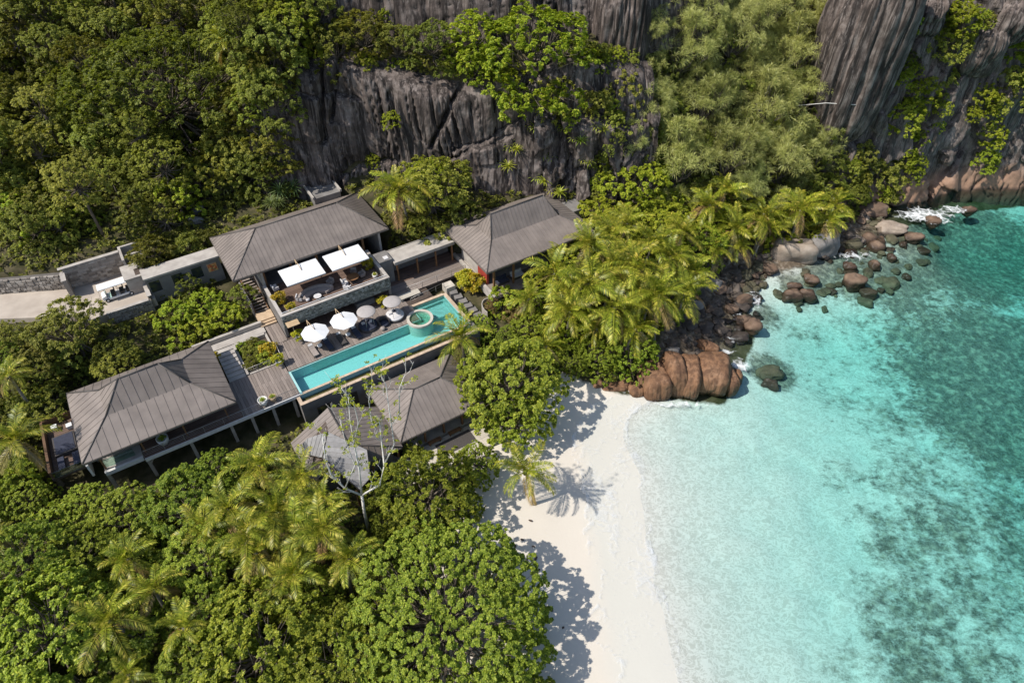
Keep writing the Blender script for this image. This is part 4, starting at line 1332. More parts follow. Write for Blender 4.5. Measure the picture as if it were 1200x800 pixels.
# ---- trees that stand out
for a in [
    ('a', 520, 718, 126, 5.4, 'huge round glossy green tree at the bottom edge beside the beach'),
    ('A', 500, 575, 62, 5, 'round dense tree between the bare white tree and the beach', ),
    ('A', 560, 540, 26, 2.5, 'small bright crown at the beach end beside the round dense tree'),
    ('A', 598, 445, 60, 6, 'large leafy tree right of the beach pavilion roof, above the sand'),
    ('A', 605, 490, 34, 4, 'lower bright part tree hanging over the sand below the large leafy tree'),
    ('A', 560, 450, 30, 5, 'leafy tree at the right eave of the beach pavilion'),
    ('A', 738, 410, 33, 2.0, 'wide flat leafy bush on the rocks above the orange boulders'),
    ('A', 702, 415, 27, 2.0, 'leafy bush at the left of the wide flat one'),
    ('A', 668, 420, 22, 2.0, 'low leafy bush between the large leafy tree and the rocks'),
    ('A', 300, 760, 84, 5, 'broad dark green crown at the bottom edge left of the huge round tree'),
    ('A', 400, 770, 66, 5, 'green crown between the huge round tree and the broad dark crown'),
    ('A', 50, 735, 80, 6, 'broad dark crown in the bottom left corner'),
    ('A', 30, 650, 50, 6, 'dark crown at the left edge above the corner crown'),
    ('A', 215, 590, 50, 4.5, 'leafy crown below the stilted deck, left of the front palms'),
    ('A', 150, 605, 42, 4, 'bright crown below the glass balcony of the stilted villa'),
    ('A', 255, 560, 38, 3.5, 'leafy crown hard against the deck stilts'),
    ('A', 104, 592, 30, 3.4, 'leafy crown under the corner of the plunge pool balcony'),
    ('A', 235, 650, 46, 5, 'dark leafy crown left of the golden palm'),
    ('A', 90, 650, 44, 5, 'dark crown between the left edge and the palms'),
    ('A', 225, 785, 46, 4, 'dark crown at the bottom edge right of the corner palm'),
    ('B', 30, 474, 24, 4.0, 'bright yellow green tree left of the stilted villa roof'),
    ('B', 24, 566, 28, 3.4, 'green bush at the foot of the left edge palm'),
    ('F', 80, 386, 47, 6, 'olive tree in front of the road with its trunk showing, above the stilted villa'),
    ('F', 140, 428, 30, 4, 'dark olive crown touching the back of the stilted villa roof'),
    ('F', 34, 428, 34, 5, 'dark crown below the road at the left edge'),
    ('F', 10, 398, 26, 5, 'dark crown at the left edge under the road'),
    ('B', 205, 374, 26, 3.0, 'yellow green bush in the garden below the flat corridor roof, leftmost'),
    ('B', 243, 358, 24, 2.2, 'yellow green bush under the orange picture in the garden'),
    ('B', 265, 375, 24, 2.2, 'yellow green bush beside the garden stairs'),
    ('B', 230, 388, 24, 2.2, 'low bush at the lower edge of the corridor garden'),
    ('f', 285, 350, 18, 2.2, 'dark bush between the stairs and the main roof corner'),
    ('f', 220, 335, 16, 2.6, 'dark shrub against the corridor windows'),
    ('T', 176, 297, 24, 2.0, 'round olive clipped shrub above the buggy court'),
    ('T', 222, 286, 18, 1.0, 'light green shrub on the bank above the corridor roof'),
    ('T', 240, 281, 14, .8, 'small yellow green shrub nearest the main roof corner'),
    ('F', 508, 222, 50, 5, 'round grey green tree between the two villas in front of the cliff'),
    ('b', 500, 205, 26, 6.5, 'yellow green crown rising over the round tree by the cliff'),
    ('f', 545, 255, 24, 2.6, 'dark bush behind the back corner of the eastern roof'),
    ('f', 470, 265, 22, 2.2, 'bush in the gap right of the main roof'),
    ('f', 500, 268, 20, 1.6, 'low bush above the covered walk'),
    ('B', 437, 178, 0.1, .1, ''),
    ('F', 284, 128, 32, 4, 'olive crown covering the left end of the dark cliff, upper'),
    ('F', 272, 172, 34, 3.5, 'olive crown covering the left end of the dark cliff, middle'),
    ('F', 305, 198, 28, 3, 'olive crown at the left foot of the dark cliff'),
    ('F', 300, 92, 30, 4, 'olive crown beside the upper left corner of the dark cliff'),
    # ledge over the cliff
    ('b', 630, 62, 74, 6.5, 'great spreading bright tree on the ledge over the cliff'),
    ('B', 555, 45, 34, 4, 'bright yellow tree left of the great spreading one on the ledge'),
    ('B', 560, 72, 24, 3, 'small bright bush at the brink beside the great spreading tree'),
    ('B', 600, 95, 26, 3, 'bright crown hanging over the cliff brink below the great tree'),
    ('f', 650, 105, 28, 3.2, 'crown hanging lowest over the cliff under the great tree'),
    ('f', 680, 75, 30, 4, 'shaded crown at the right flank of the great tree'),
    ('F', 505, 52, 34, 3, 'flat crowned bush in the middle of the cliff ledge'),
    ('f', 465, 55, 28, 3, 'bush left of the flat crowned one on the ledge'),
    ('F', 425, 40, 34, 4, 'grey green tree on the ledge with pale twigs'),
    ('f', 393, 55, 32, 4, 'rounded tree at the left end of the cliff brink'),
    ('b', 330, 25, 46, 6, 'yellow green glowing tree at the top, left of the cliff'),
    ('F', 365, 12, 34, 6, 'green crown at the top edge right of the glowing tree'),
    ('B', 450, 20, 18, 3, 'small bright bush at the foot of the ribbed upper wall'),
    # right cliffs
    ('F', 1097, 62, 38, 4, 'dome shaped green tree growing on the sea cliff top'),
    ('B', 1060, 130, 22, 2, 'yellow green scrub filling the gully of the sea cliff'),
    ('B', 1080, 105, 20, 2, 'scrub below the dome shaped cliff tree'),
    ('B', 1075, 160, 16, 1.5, 'bright scrub low in the cliff gully'),
    ('B', 1150, 110, 20, 2, 'grey green scrub on the right cliff shelf'),
    ('f', 1185, 95, 26, 2.5, 'scrub at the right photo edge on the cliff'),
    ('B', 1195, 50, 20, 2, 'bright scrub near the top right corner'),
    ('B', 1125, 15, 22, 2, 'scrub patch on the top rocks at the right'),
    ('B', 1155, 185, 14, 1.2, 'scrub strip running down the rusty cliff'),
    ('B', 1165, 155, 14, 1.2, 'scrub clump upper part of the strip on the rusty cliff'),
    ('B', 1060, 20, 18, 2, 'bright tuft in the cleft left of the dome tree'),
    ('f', 1030, 205, 30, 2.5, 'creeper green bush at the foot of the sea cliff'),
    ('f', 995, 215, 28, 3, 'dark bush right of the palm row below the cliff'),
    ('f', 1000, 185, 26, 3, 'dull green bush climbing the cliff foot'),
    ('b', 742, 217, 50, 4, 'dense bright green bush right above the eastern villa'),
    ('b', 778, 262, 36, 4, 'bright green bush in the middle of the palm grove'),
    ('b', 820, 285, 34, 4, 'bright green bush at the right of the palm grove'),
    ('B', 700, 252, 26, 2.6, 'light bush behind the right end of the eastern roof'),
    ('B', 720, 300, 26, 3, 'low bright bush beneath the grove palms'),
    ('A', 620, 385, 26, 2.4, 'low green bush on the slope below the eastern villa'),
    ('B', 590, 352, 22, 1.6, 'green bush at the steps right of the pool'),
]:
    if not a[5]: continue
    if 'scrub' in a[5] or 'tuft' in a[5]: scrub(*a[:4], a[5])
    else: plant(*a[:6])

for i, (u, v, r_, h) in enumerate(((800, 55, 50, 7), (862, 40, 52, 7), (925, 60, 50, 7), (760, 40, 40, 6), (760, 125, 44, 6), (825, 120, 52, 7), (890, 120, 52, 7), (945, 110, 42, 6),
                                   (790, 185, 46, 6), (850, 180, 50, 6.5), (910, 185, 46, 6), (955, 175, 36, 5), (735, 165, 36, 5), (965, 30, 40, 6), (875, 220, 34, 5), (820, 10, 44, 7), (900, 5, 44, 7))):
    lab = ('feathery casuarina at the upper middle, above the others', 'feathery casuarina reaching the top edge, second of the upper row', 'feathery casuarina with pale sprays at the right of the upper row',
           'feathery casuarina beside the streaked dome rock', 'feathery casuarina just below the streaked dome rock', 'feathery casuarina in the heart of the stand', 'feathery casuarina right of the heart of the stand',
           'feathery casuarina against the tall smooth cliff on the right', 'feathery casuarina right above the dense bright bush', 'feathery casuarina standing over the palms, centre of the lower row',
           'feathery casuarina over the right palms', 'small casuarina nearest the creeper green cliff foot', 'small casuarina beside the cliff ferns, left end of the lower row', 'casuarina at the top edge by the tall smooth cliff',
           'low casuarina branch crown directly behind the palm row', 'casuarina crown cut by the top edge above the stand', 'casuarina crown cut by the top edge, further right')[i]
    plant('C', u, v, r_ * random.uniform(.72, .98), h, lab, group='casuarinas on the slope below the cliffs')

for i, (u, v, r_) in enumerate(((270, 218, 20), (335, 222, 22), (262, 205, 14), (350, 215, 14), (322, 238, 14), (600, 175, 8), (640, 185, 9), (655, 150, 10), (622, 150, 9), (690, 130, 10), (675, 165, 8), (590, 195, 8), (685, 190, 9), (650, 228, 12), (615, 120, 8), (700, 150, 9), (630, 215, 8), (758, 80, 10), (458, 137, 0), (1065, 90, 10), (1100, 110, 9), (1090, 125, 9), (1120, 100, 8))):
    if r_ == 0: continue
    x = ('large spiky pandanus in the shade uphill of the main roof', 'large spiky pandanus at the foot of the dark cliff, left of the small annex', 'spiky pandanus behind the larger one uphill', 'spiky pandanus tucked under the cliff corner', 'small pandanus beside the annex wall')
    if i < 5: spiky(u, v, r_, x[i], SPIKY, 'pandanus', 'plant', 1.0, 3)

# bromeliad tufts and bushes rooted on the cliff faces
def on_cliff(u, v, dy=1.0):
    q = hit(u, v)
    return (q[0], q[1] - .15, q[2] - .2)


tuft = [(600, 175, 'lowest left'), (640, 185, 'above the eastern roof'), (655, 150, 'widest'), (622, 150, 'left of the widest'), (690, 130, 'highest right'), (675, 165, 'under the highest right one'),
        (590, 195, 'nearest the round grey green tree'), (685, 190, 'right of the roof ridge'), (650, 226, 'behind the eastern ridge'), (612, 122, 'under the brink'), (702, 152, 'beside the casuarinas'), (632, 212, 'just over the eastern ridge')]
for u, v, wd in tuft:
    q = on_cliff(u, v)
    spiky(u, v, 14, 'yellow green bromeliad tuft on the cracked cliff, ' + wd, AGAVE, 'bromeliad', 'plant', .15, 2, spot=q)
scrub('B', 459, 138, 12, 'single bright bush growing out of the cliff face')
for u, v, r_, lb in ((437, 185, 9, 'small bush in the crack low on the cliff, left of the palm'), (640, 128, 14, 'hanging green bush on the cliff under the great tree'), (700, 118, 16, 'dark bush hanging on the cliff beside the dome rock'), (720, 140, 16, 'pale scrub on the cliff left of the casuarinas'), (670, 140, 12, 'dark fern bush in the shaded cliff corner'), (705, 185, 14, 'bush on the cliff left of the dense bright bush'), (1140, 130, 10, 'tuft of scrub on the blocky cliff'), (1100, 145, 8, 'small scrub in a crack of the blocky cliff'), (1075, 190, 12, 'green scrub above the rusty cliff foot'), (1062, 75, 12, 'scrub in the cleft beside the smooth cliff'), (1058, 45, 12, 'bright bush high in the cleft by the smooth cliff')):
    scrub('f' if r_ > 12 else 'B', u, v, r_, lb)

gul = []
for path, n_ in (([(1062, -5), (1056, 50), (1066, 95), (1075, 150), (1066, 205)], 11), ([(1198, 85), (1168, 130), (1150, 200)], 7), ([(1110, 8), (1150, 26), (1200, 48)], 7), ([(1085, 95), (1105, 135)], 4), ([(700, 62), (722, 66), (745, 72)], 6), ([(985, 200), (1010, 185), (1040, 200), (1045, 225), (1000, 232), (1020, 212)], 14), ([(690, 120), (720, 110), (735, 150), (705, 200), (690, 230)], 12), ([(410, 68), (470, 72), (540, 74), (600, 92)], 9)):
    for i in range(n_):
        f = (i + .5) / n_ * (len(path) - 1); j = int(f); f -= j
        u = path[j][0] + (path[j + 1][0] - path[j][0]) * f + random.uniform(-9, 9); v = path[j][1] + (path[j + 1][1] - path[j][1]) * f + random.uniform(-6, 6)
        key = 'f' if random.random() < .35 else 'B'
        gul.append((scrub(key, u, v, random.uniform(7, 13), 'x'), u, v, key, 0))

# great smooth outcrops standing out of the slope
def outcrop(label, u, v, rx, rz, dep, seed, mat, fl=.22, hc=6):
    q = hit(u, v)
    m = mpp(u, v, q[2])
    o = link('granite_outcrop', boulder_mesh('granite_outcrop', M[mat], seed, 6, .3, .12, fl))
    o.location = (q[0], q[1] + dep * .35, q[2]); o.scale = (rx * m, dep, rz * m * 1.05)
    return tag(o, label, 'rock')


outcrop('dark streaked dome of granite standing between the great tree and the casuarinas', 728, 28, 36, 66, 5, 3, 'cliff', .12, 4)
outcrop('tall smooth dark granite buttress right of the casuarinas', 1010, 70, 46, 100, 6, 12, 'cliff', .10, 4)
outcrop('second smooth granite buttress left of the tall one, half behind casuarinas', 970, 120, 26, 60, 5, 17, 'cliff', .10, 3)
outcrop('square rusty granite block on the sea cliff right of the dome tree', 1150, 62, 24, 30, 4, 22, 'cliff_sea', .08, 3)
outcrop('rounded granite block at the top right corner of the cliff', 1185, 25, 30, 30, 5, 27, 'cliff', .10, 4)
outcrop('grey granite block at the top between the two right trees', 1085, 15, 26, 26, 5, 29, 'cliff', .10, 3)

# bare fallen pale branch across the casuarinas
mb = MB()
a_ = P(932, 124, 19); b_ = P(1003, 123, 19.5)
mb.tube([a_, (np.array(a_) + b_) / 2 + np.array([0, 0, .35]), b_], [.03, .055, .08], 6)
tag(mb.build('dead_branch', M['pale_bark'], smooth=True), 'long bare pale branch sticking out in front of the smooth cliff', 'branch')

# ---- forest on the left slope
rf = random.Random(21)
forest = []
plant('U', 195, 100, 112, 13, 'broad umbrella crowned tree towering in the middle of the left forest', var=0)
spots = []
tries = 0
while len(spots) < 128 and tries < 6000:
    tries += 1
    u = rf.uniform(-60, 335); v = rf.uniform(-40, 262)
    if v > 285 - .02 * u: continue
    if u > 215 and v > 215 or (u > 120 and v > 262) or (u > 320 and v > 60): continue
    if math.hypot((u - 195) / 95, (v - 85) / 62) < 1 and rf.random() < .85: continue
    if all(math.hypot(u - a, v - b) > 15.5 for a, b in spots): spots.append((u, v))
for u, v in spots:
    key = 'F' if rf.random() < .6 else 'f'
    r_ = rf.uniform(26, 40) if key == 'F' else rf.uniform(20, 28)
    if v > 225 and rf.random() < .55: key = 'B'; r_ = rf.uniform(22, 32)
    ro = plant(key, u, v, r_, (rf.uniform(1.5, 4) if (u > 190 and v > 140) else rf.choice((3, 5, 8, 12)) * rf.uniform(.8, 1.2)) if v < 225 else rf.uniform(2.5, 5), 'x')
    forest.append((ro, u, v, key, r_))
# undergrowth bushes between the front trees
fill = []
tries = 0
front = [(-40, 590), (60, 580), (130, 585), (200, 560), (330, 520), (420, 600), (440, 640), (500, 640), (540, 640), (590, 690), (640, 800), (640, 850), (-60, 850)]
for pol, n_, dmin, keys, hlo, hhi, rlo, rhi in ((front, 46, 30, 'AAAS', 2.5, 4.5, 24, 40), ([(640, 300), (700, 250), (800, 230), (980, 230), (960, 285), (880, 290), (800, 330), (770, 400), (660, 410), (610, 380)], 40, 22, 'bBBA', 1.2, 2.6, 16, 26), ([(720, 60), (990, 20), (985, 190), (1000, 235), (760, 235), (720, 150)], 30, 28, 'fFC', 2, 4, 20, 32), ([(-40, 400), (60, 405), (165, 415), (80, 462), (30, 500), (20, 560), (-40, 600)], 16, 26, 'fFA', 2.5, 5, 20, 32), ([(470, 500), (440, 560), (400, 640), (460, 650), (540, 610), (560, 560)], 8, 24, 'AS', 1.2, 2.4, 16, 24), ([(530, 400), (560, 380), (600, 390), (640, 430), (560, 430)], 6, 18, 'AB', 1.2, 2.4, 14, 20)):
    pp = np.array(pol); got = []; tries = 0
    while len(got) < n_ and tries < 3000:
        tries += 1
        u = rf.uniform(pp[:, 0].min(), pp[:, 0].max()); v = rf.uniform(pp[:, 1].min(), pp[:, 1].max())
        if not inside(np.array([u]), np.array([v]), pp)[0]: continue
        if math.hypot(u - 520, v - 715) < 118: continue
        if all(math.hypot(u - a, v - b) > dmin for a, b in got): got.append((u, v))
    for u, v in got:
        key = rf.choice(keys); r_ = rf.uniform(rlo, rhi) * (.7 if key == 'S' else 1)
        ro = plant(key, u, v, r_, rf.uniform(hlo, hhi), 'x')
        fill.append((ro, u, v, key, r_))

# ------------------------------------------------------------------ villa builders (all on the villa grid)
class Thing:
    """a thing whose parts are given in villa grid coordinates"""
    def __init__(s, name, label, cat, a, b, z, group=None):
        s.o = root(name, label, cat, a, b, z, group); s.off = (-a, -b, -z)

    def part(s, mb, name, mat, smooth=False, label=None):
        o = mb.build(name, M[mat] if isinstance(mat, str) else mat, s.o, smooth, s.off)
        if label: o['label'] = label
        return o

    def sub(s, mb, name, mat, parent, smooth=False):
        o = mb.build(name, M[mat], parent, smooth)   # parent already sits at the grid offset
        return o


_pl = {}


def plank_mesh(w, l, mat, th=.05):
    k = (round(w, 3), round(l, 2), mat)
    if k not in _pl:
        e = .006
        _pl[k] = MB().add([(-w / 2, 0, -th), (w / 2, 0, -th), (w / 2, l, -th), (-w / 2, l, -th), (-w / 2, 0, -e), (w / 2, 0, -e), (w / 2, l, -e), (-w / 2, l, -e), (-w / 2 + e, e, 0), (w / 2 - e, e, 0), (w / 2 - e, l - e, 0), (-w / 2 + e, l - e, 0)],
                          [(3, 2, 1, 0), (8, 9, 10, 11), (0, 1, 5, 4), (1, 2, 6, 5), (2, 3, 7, 6), (3, 0, 4, 7), (4, 5, 9, 8), (5, 6, 10, 9), (6, 7, 11, 10), (7, 4, 8, 11)]).mesh('plank', M[mat])
    return _pl[k]


def planks(parent, off, a0, a1, b0, b1, z, mat='plank', w=.30, along='b', seg=3.2, name='plank', gap=.022):
    rp = random.Random(int(a0 * 13 + b0 * 7))
    span = (a1 - a0) if along == 'b' else (b1 - b0); ln = (b1 - b0) if along == 'b' else (a1 - a0)
    n = max(1, round(span / w)); ww = span / n
    m = max(1, round(ln / seg))
    for i in range(n):
        cuts = [0] + [round((j + (.5 if i % 2 and m > 1 else 0) * (.5)) * ln / m, 2) for j in range(1, m)] + [ln]
        for j in range(len(cuts) - 1):
            l = cuts[j + 1] - cuts[j] - .012
            o = link(name, plank_mesh(ww - gap, l, mat), parent)
            c = (i + .5) * ww
            dz = rp.uniform(-.004, .004)
            if along == 'b': o.location = (a0 + c + off[0], b0 + cuts[j] + .006 + off[1], z + dz + off[2])
            else:
                o.location = (a0 + cuts[j] + .006 + off[0] , b0 + c + off[1], z + dz + off[2]); o.rotation_euler = (0, 0, -math.pi / 2)


def clip(poly, n, d):
    """keep the side n.p <= d"""
    out = []
    for i in range(len(poly)):
        p, q = poly[i], poly[(i + 1) % len(poly)]
        a, b = n.dot(p) - d, n.dot(q) - d
        if a <= 0: out.append(p)
        if a * b < 0: out.append(p.lerp(q, a / (a - b)))
    return out


def roof_face(par, poly, w, mat='roof', seam=True, name='roof_panel'):
    """trays laid side by side on one pitch, a standing seam on each joint; poly: eave edge first"""
    poly = [Vector(q) for q in poly]
    e = (poly[1] - poly[0]).normalized()
    nrm = (poly[1] - poly[0]).cross(poly[2] - poly[1]).normalized()
    if nrm.z < 0: nrm = -nrm
    ds = [e.dot(q) for q in poly]
    lo, hi = min(ds), max(ds)
    n = max(1, round((hi - lo) / w)); ww = (hi - lo) / n
    for i in range(n):
        s0, s1 = lo + i * ww, lo + (i + 1) * ww
        pl = clip(clip(poly, e, s1 - .004), -e, -(s0 + .004))
        if len(pl) < 3: continue
        mb = MB(); mb.slab([q + nrm * .035 for q in pl], -nrm * .03)
        if seam:
            ps = clip(clip(poly, e, s1 + .028), -e, -(s1 - .028)) if i < n - 1 else []
            if len(ps) >= 3: mb.slab([q + nrm * .075 for q in ps], -nrm * .038)
        o = mb.build(name, M[mat], par)


def caps(pairs, r=.085):
    mb = MB()
    for p, q in pairs: mb.tube([p, q], r, 6)
    return mb


def hip_roof(T, e, ridge, brk=None, w=.6, over=.22, matname='roof'):
    """e=(a0,a1,b0,b1,z) eave; brk the same for the pitch change; ridge=(a0,a1,b,z)"""
    a0, a1, b0, b1, z = e
    ra, rb_, rbb, rz = ridge
    E_ = [Vector((a0, b0, z)), Vector((a1, b0, z)), Vector((a1, b1, z)), Vector((a0, b1, z))]
    Rg = [Vector((ra, rbb, rz)), Vector((rb_, rbb, rz))]
    rings = [E_]
    if brk:
        rings.append([Vector((brk[0], brk[2], brk[4])), Vector((brk[1], brk[2], brk[4])), Vector((brk[1], brk[3], brk[4])), Vector((brk[0], brk[3], brk[4]))])
    deck = MB()
    faces = []
    for k in range(len(rings)):
        A_ = rings[k]
        if k + 1 < len(rings):
            B_ = rings[k + 1]
            for i in range(4):
                j = (i + 1) % 4; faces.append([A_[i], A_[j], B_[j], B_[i]])
        else:
            faces += [[A_[0], A_[1], Rg[1], Rg[0]], [A_[1], A_[2], Rg[1]], [A_[2], A_[3], Rg[0], Rg[1]], [A_[3], A_[0], Rg[0]]]
    for f in faces:
        deck.add(f, [tuple(range(len(f)))])
    # fascia and soffit close the roof body below the trays
    deck.add([v - Vector((0, 0, over)) for v in E_] + E_, [(0, 1, 5, 4), (1, 2, 6, 5), (2, 3, 7, 6), (3, 0, 4, 7), (3, 2, 1, 0)])
    rf_ = T.part(deck, 'roof', 'soffit' if matname == 'roof' else 'joist')
    for f in faces: roof_face(rf_, f, w, matname)
    prs = []
    for i in range(4):
        ch = [r_[i] for r_ in rings] + [Rg[0] if i in (0, 3) else Rg[1]]
        prs += [(ch[j] + Vector((0, 0, .05)), ch[j + 1] + Vector((0, 0, .05))) for j in range(len(ch) - 1)]
    prs.append((Rg[0] + Vector((0, 0, .06)), Rg[1] + Vector((0, 0, .06))))
    T.sub(caps(prs), 'ridge_cap', 'cap', rf_, True)
    g = MB()
    for i in range(4):
        p, q = E_[i], E_[(i + 1) % 4]
        n_ = (q - p).normalized().cross(Vector((0, 0, 1)))
        g.slab([p + n_ * .02, q + n_ * .02, q + n_ * .07, p + n_ * .07], (0, 0, -over - .02))
    T.sub(g, 'fascia', 'seam', rf_)
    return rf_


def stones(p0, p1, z0, z1, sw=.42, sh=.22, proud=.05, seed=0, nsgn=1, z0b=None, z1b=None):
    """rough stones bedded in a wall face from p0 to p1; nsgn picks the side they stand proud of"""
    rs = random.Random(seed)
    p0 = Vector((p0[0], p0[1], 0)); p1 = Vector((p1[0], p1[1], 0))
    d = p1 - p0; L_ = d.length; d.normalize()
    n_ = Vector((d.y, -d.x, 0)) * nsgn
    mb = MB()
    z = 0.0
    H0 = z1 - z0
    row = 0
    while z < H0 - .05:
        h = min(sh * rs.uniform(.75, 1.3), H0 - z)
        s = -rs.uniform(0, sw)
        while s < L_:
            l = sw * rs.uniform(.55, 1.5)
            x0, x1 = max(s + .012, 0), min(s + l - .012, L_)
            if x1 - x0 > .06:
                f = (x0 + x1) / 2 / L_
                zb = z0 + ((z0b - z0) * f if z0b is not None else 0); zt_ = z1 + ((z1b - z1) * f if z1b is not None else 0)
                za, zc = zb + (zt_ - zb) * z / H0 + .01, zb + (zt_ - zb) * (z + h) / H0 - .01
                pr = proud * rs.uniform(.3, 1.3)
                j = lambda: rs.uniform(-.025, .025)
                q = [p0 + d * (x0 + j()) + Vector((0, 0, za + j())), p0 + d * (x1 + j()) + Vector((0, 0, za + j())), p0 + d * (x1 + j()) + Vector((0, 0, zc + j())), p0 + d * (x0 + j()) + Vector((0, 0, zc + j()))]
                c = sum(q, Vector()) / 4
                o_ = [c + (v - c) * .82 + n_ * pr for v in q]
                mb.add(q + o_, [(4, 5, 6, 7), (0, 1, 5, 4), (1, 2, 6, 5), (2, 3, 7, 6), (3, 0, 4, 7)])
            s += l
        z += h; row += 1
    return mb


def railing(label, pts, z, h=1.0, post=1.5, rails=4, glass=False):
    a, b = pts[0]
    T = Thing('deck_railing', label, 'railing', a, b, z)
    rail = MB()
    for (p, q) in zip(pts[:-1], pts[1:]):
        p = Vector((*p, 0)); q = Vector((*q, 0)); L_ = (q - p).length; n = max(1, round(L_ / post))
        for i in range(n + 1):
            c = p.lerp(q, i / n)
            T.part(MB().box(c.x - .025, c.x + .025, c.y - .025, c.y + .025, z, z + h), 'post', 'steel')
        for k in range(rails):
            zz = z + h - .02 - k * (h - .1) / rails
            rail.tube([(p.x, p.y, zz), (q.x, q.y, zz)], .028 if k == 0 else .009, 6)
    T.part(rail, 'rail', 'steel', True)
    return T


# ---- main two storey villa
T = Thing('main_villa', 'main villa with long grey seamed hip roof over the open terrace', 'villa', 16.4, 72.4, 7)
hip_roof(T, (6.2, 26.7, 72.4, 82.8, 13.0), (11.25, 22.0, 77.5, 15.75), None, .56)
mb = MB()
mb.box(9.3, 23.3, 66.2, 80.8, 9.4, 9.66); T.part(mb, 'terrace_slab', 'grey_wall')
T.part(MB().box(9.4, 25.6, 79.8, 80.1, 9.66, 12.75), 'back_wall', 'concrete')
T.part(MB().box(9.5, 9.75, 72.9, 79.8, 9.66, 12.75), 'side_wall', 'concrete'); T.part(MB().box(25.3, 25.6, 72.9, 79.8, 7, 12.75), 'side_wall', 'concrete')
T.part(MB().box(9.4, 23.3, 68.9, 69.2, 6.4, 9.4).box(9.4, 9.65, 66.2, 80, 6.4, 9.4).box(23.05, 23.3, 69.2, 80, 6.4, 9.4), 'lower_wall', 'grey_wall')
for a in (9.9, 13.4, 16.8, 20.2, 23.2):
    T.part(MB().cbox(a, 73.4, 9.66, .28, .28, 3.1), 'column', 'wood_brown')
for a in (11.6, 15.1, 18.5, 21.7):
    f = T.part(MB().box(a - 1.6, a - 1.52, 77.2, 77.3, 9.66, 12.2).box(a + 1.52, a + 1.6, 77.2, 77.3, 9.66, 12.2).box(a - 1.6, a + 1.6, 77.2, 77.3, 12.2, 12.3), 'window', 'wood_brown')
    T.sub(MB().box(a - 1.52, a + 1.52, 77.235, 77.265, 9.66, 12.2), 'pane', 'glass', f)
# parapet: hollow box rim with stone face
par_ = T.part(MB().box(9.3, 23.4, 65.75, 66.1, 8.75, 10.6).box(9.3, 9.62, 66.1, 72.6, 7, 10.6).box(23.08, 23.4, 66.1, 72.6, 8.75, 10.6), 'parapet', 'grey_wall')
st = T.sub(stones((9.3, 65.75), (23.4, 65.75), 8.75, 10.55, .34, .19, .06, 3), 'stone_facing', 'wallstone_grey', par_); st['kind'] = 'stuff'
st = T.sub(stones((23.4, 65.75), (23.4, 72.6), 8.75, 10.55, .34, .19, .05, 4), 'stone_facing', 'wallstone_grey', par_); st['kind'] = 'stuff'
T.sub(MB().box(9.25, 23.45, 65.70, 66.13, 10.6, 10.67).box(9.25, 9.65, 66.13, 72.6, 10.6, 10.67).box(23.05, 23.45, 66.13, 72.6, 10.6, 10.67), 'coping', 'concrete', par_)
T.sub(MB().tube([(9.5, 66.22, 10.78), (23.2, 66.22, 10.78)], .035, 6), 'handrail', 'white_paint', par_)
T.part(MB().box(23.1, 23.4, 65.8, 66.4, 6.9, 8.75), 'pillar', 'grey_wall')
T.part(MB().box(18.7, 21.2, 66.35, 68.8, 7.0, 7.75), 'bar_counter', 'grey_wall')
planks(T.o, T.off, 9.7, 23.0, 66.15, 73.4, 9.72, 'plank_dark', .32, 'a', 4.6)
annex = MB().box(20.6, 24.4, 82.9, 87.2, 12.0, 13.9)
T.part(annex, 'annex', 'grey_wall')
T.part(MB().box(20.4, 20.65, 82.8, 87.5, 13.9, 14.25).box(24.35, 24.6, 82.8, 87.5, 13.9, 14.25).box(20.65, 24.35, 87.25, 87.5, 13.9, 14.25), 'annex_parapet', 'concrete')

# ---- eastern villa
T = Thing('eastern_villa', 'villa with two pitched grey hip roof beside the palm grove', 'villa', 42.5, 58.9, 7)
hip_roof(T, (33.8, 51.0, 58.9, 70.8, 11.5), (38.0, 46.2, 64.85, 15.4), (36.9, 47.6, 62.9, 66.8, 12.9), .56)
T.part(MB().box(35.0, 50, 59.8, 69.8, 6.4, 7.0), 'floor_slab', 'concrete')
T.part(MB().box(35.6, 49.6, 68.6, 68.9, 7, 11.3).box(35.4, 35.7, 64.0, 68.6, 7, 11.3), 'wall', 'concrete')
T.part(MB().box(35.3, 35.6, 61.6, 64.0, 7, 10.2), 'red_wall', 'red', label='red painted end wall under the eave')
for a in (35.5, 38.5, 41.5, 44.5, 47.5, 49.6):
    T.part(MB().cbox(a, 60.1, 7, .24, .24, 4.3), 'column', 'wood_brown')
for a in (38.6, 41.5, 44.5, 47.4):
    f = T.part(MB().box(a - 1.4, a - 1.32, 63.9, 64, 7, 10.4).box(a + 1.32, a + 1.4, 63.9, 64, 7, 10.4).box(a - 1.4, a + 1.4, 63.9, 64, 10.4, 10.5), 'window', 'wood_brown')
    T.sub(MB().box(a - 1.32, a + 1.32, 63.93, 63.97, 7, 10.4), 'pane', 'glass', f)
T.part(MB().box(34.6, 35.0, 58.6, 69.8, 6.2, 7.35), 'kerb_wall', 'concrete')
T.part(MB().box(51.0, 53.6, 64.5, 67.5, 8.5, 11.2), 'side_roof_box', 'grey_wall')
planks(T.o, T.off, 35.0, 50, 58.4, 61.8, 7.06, 'plank', .34, 'a', 3.8)
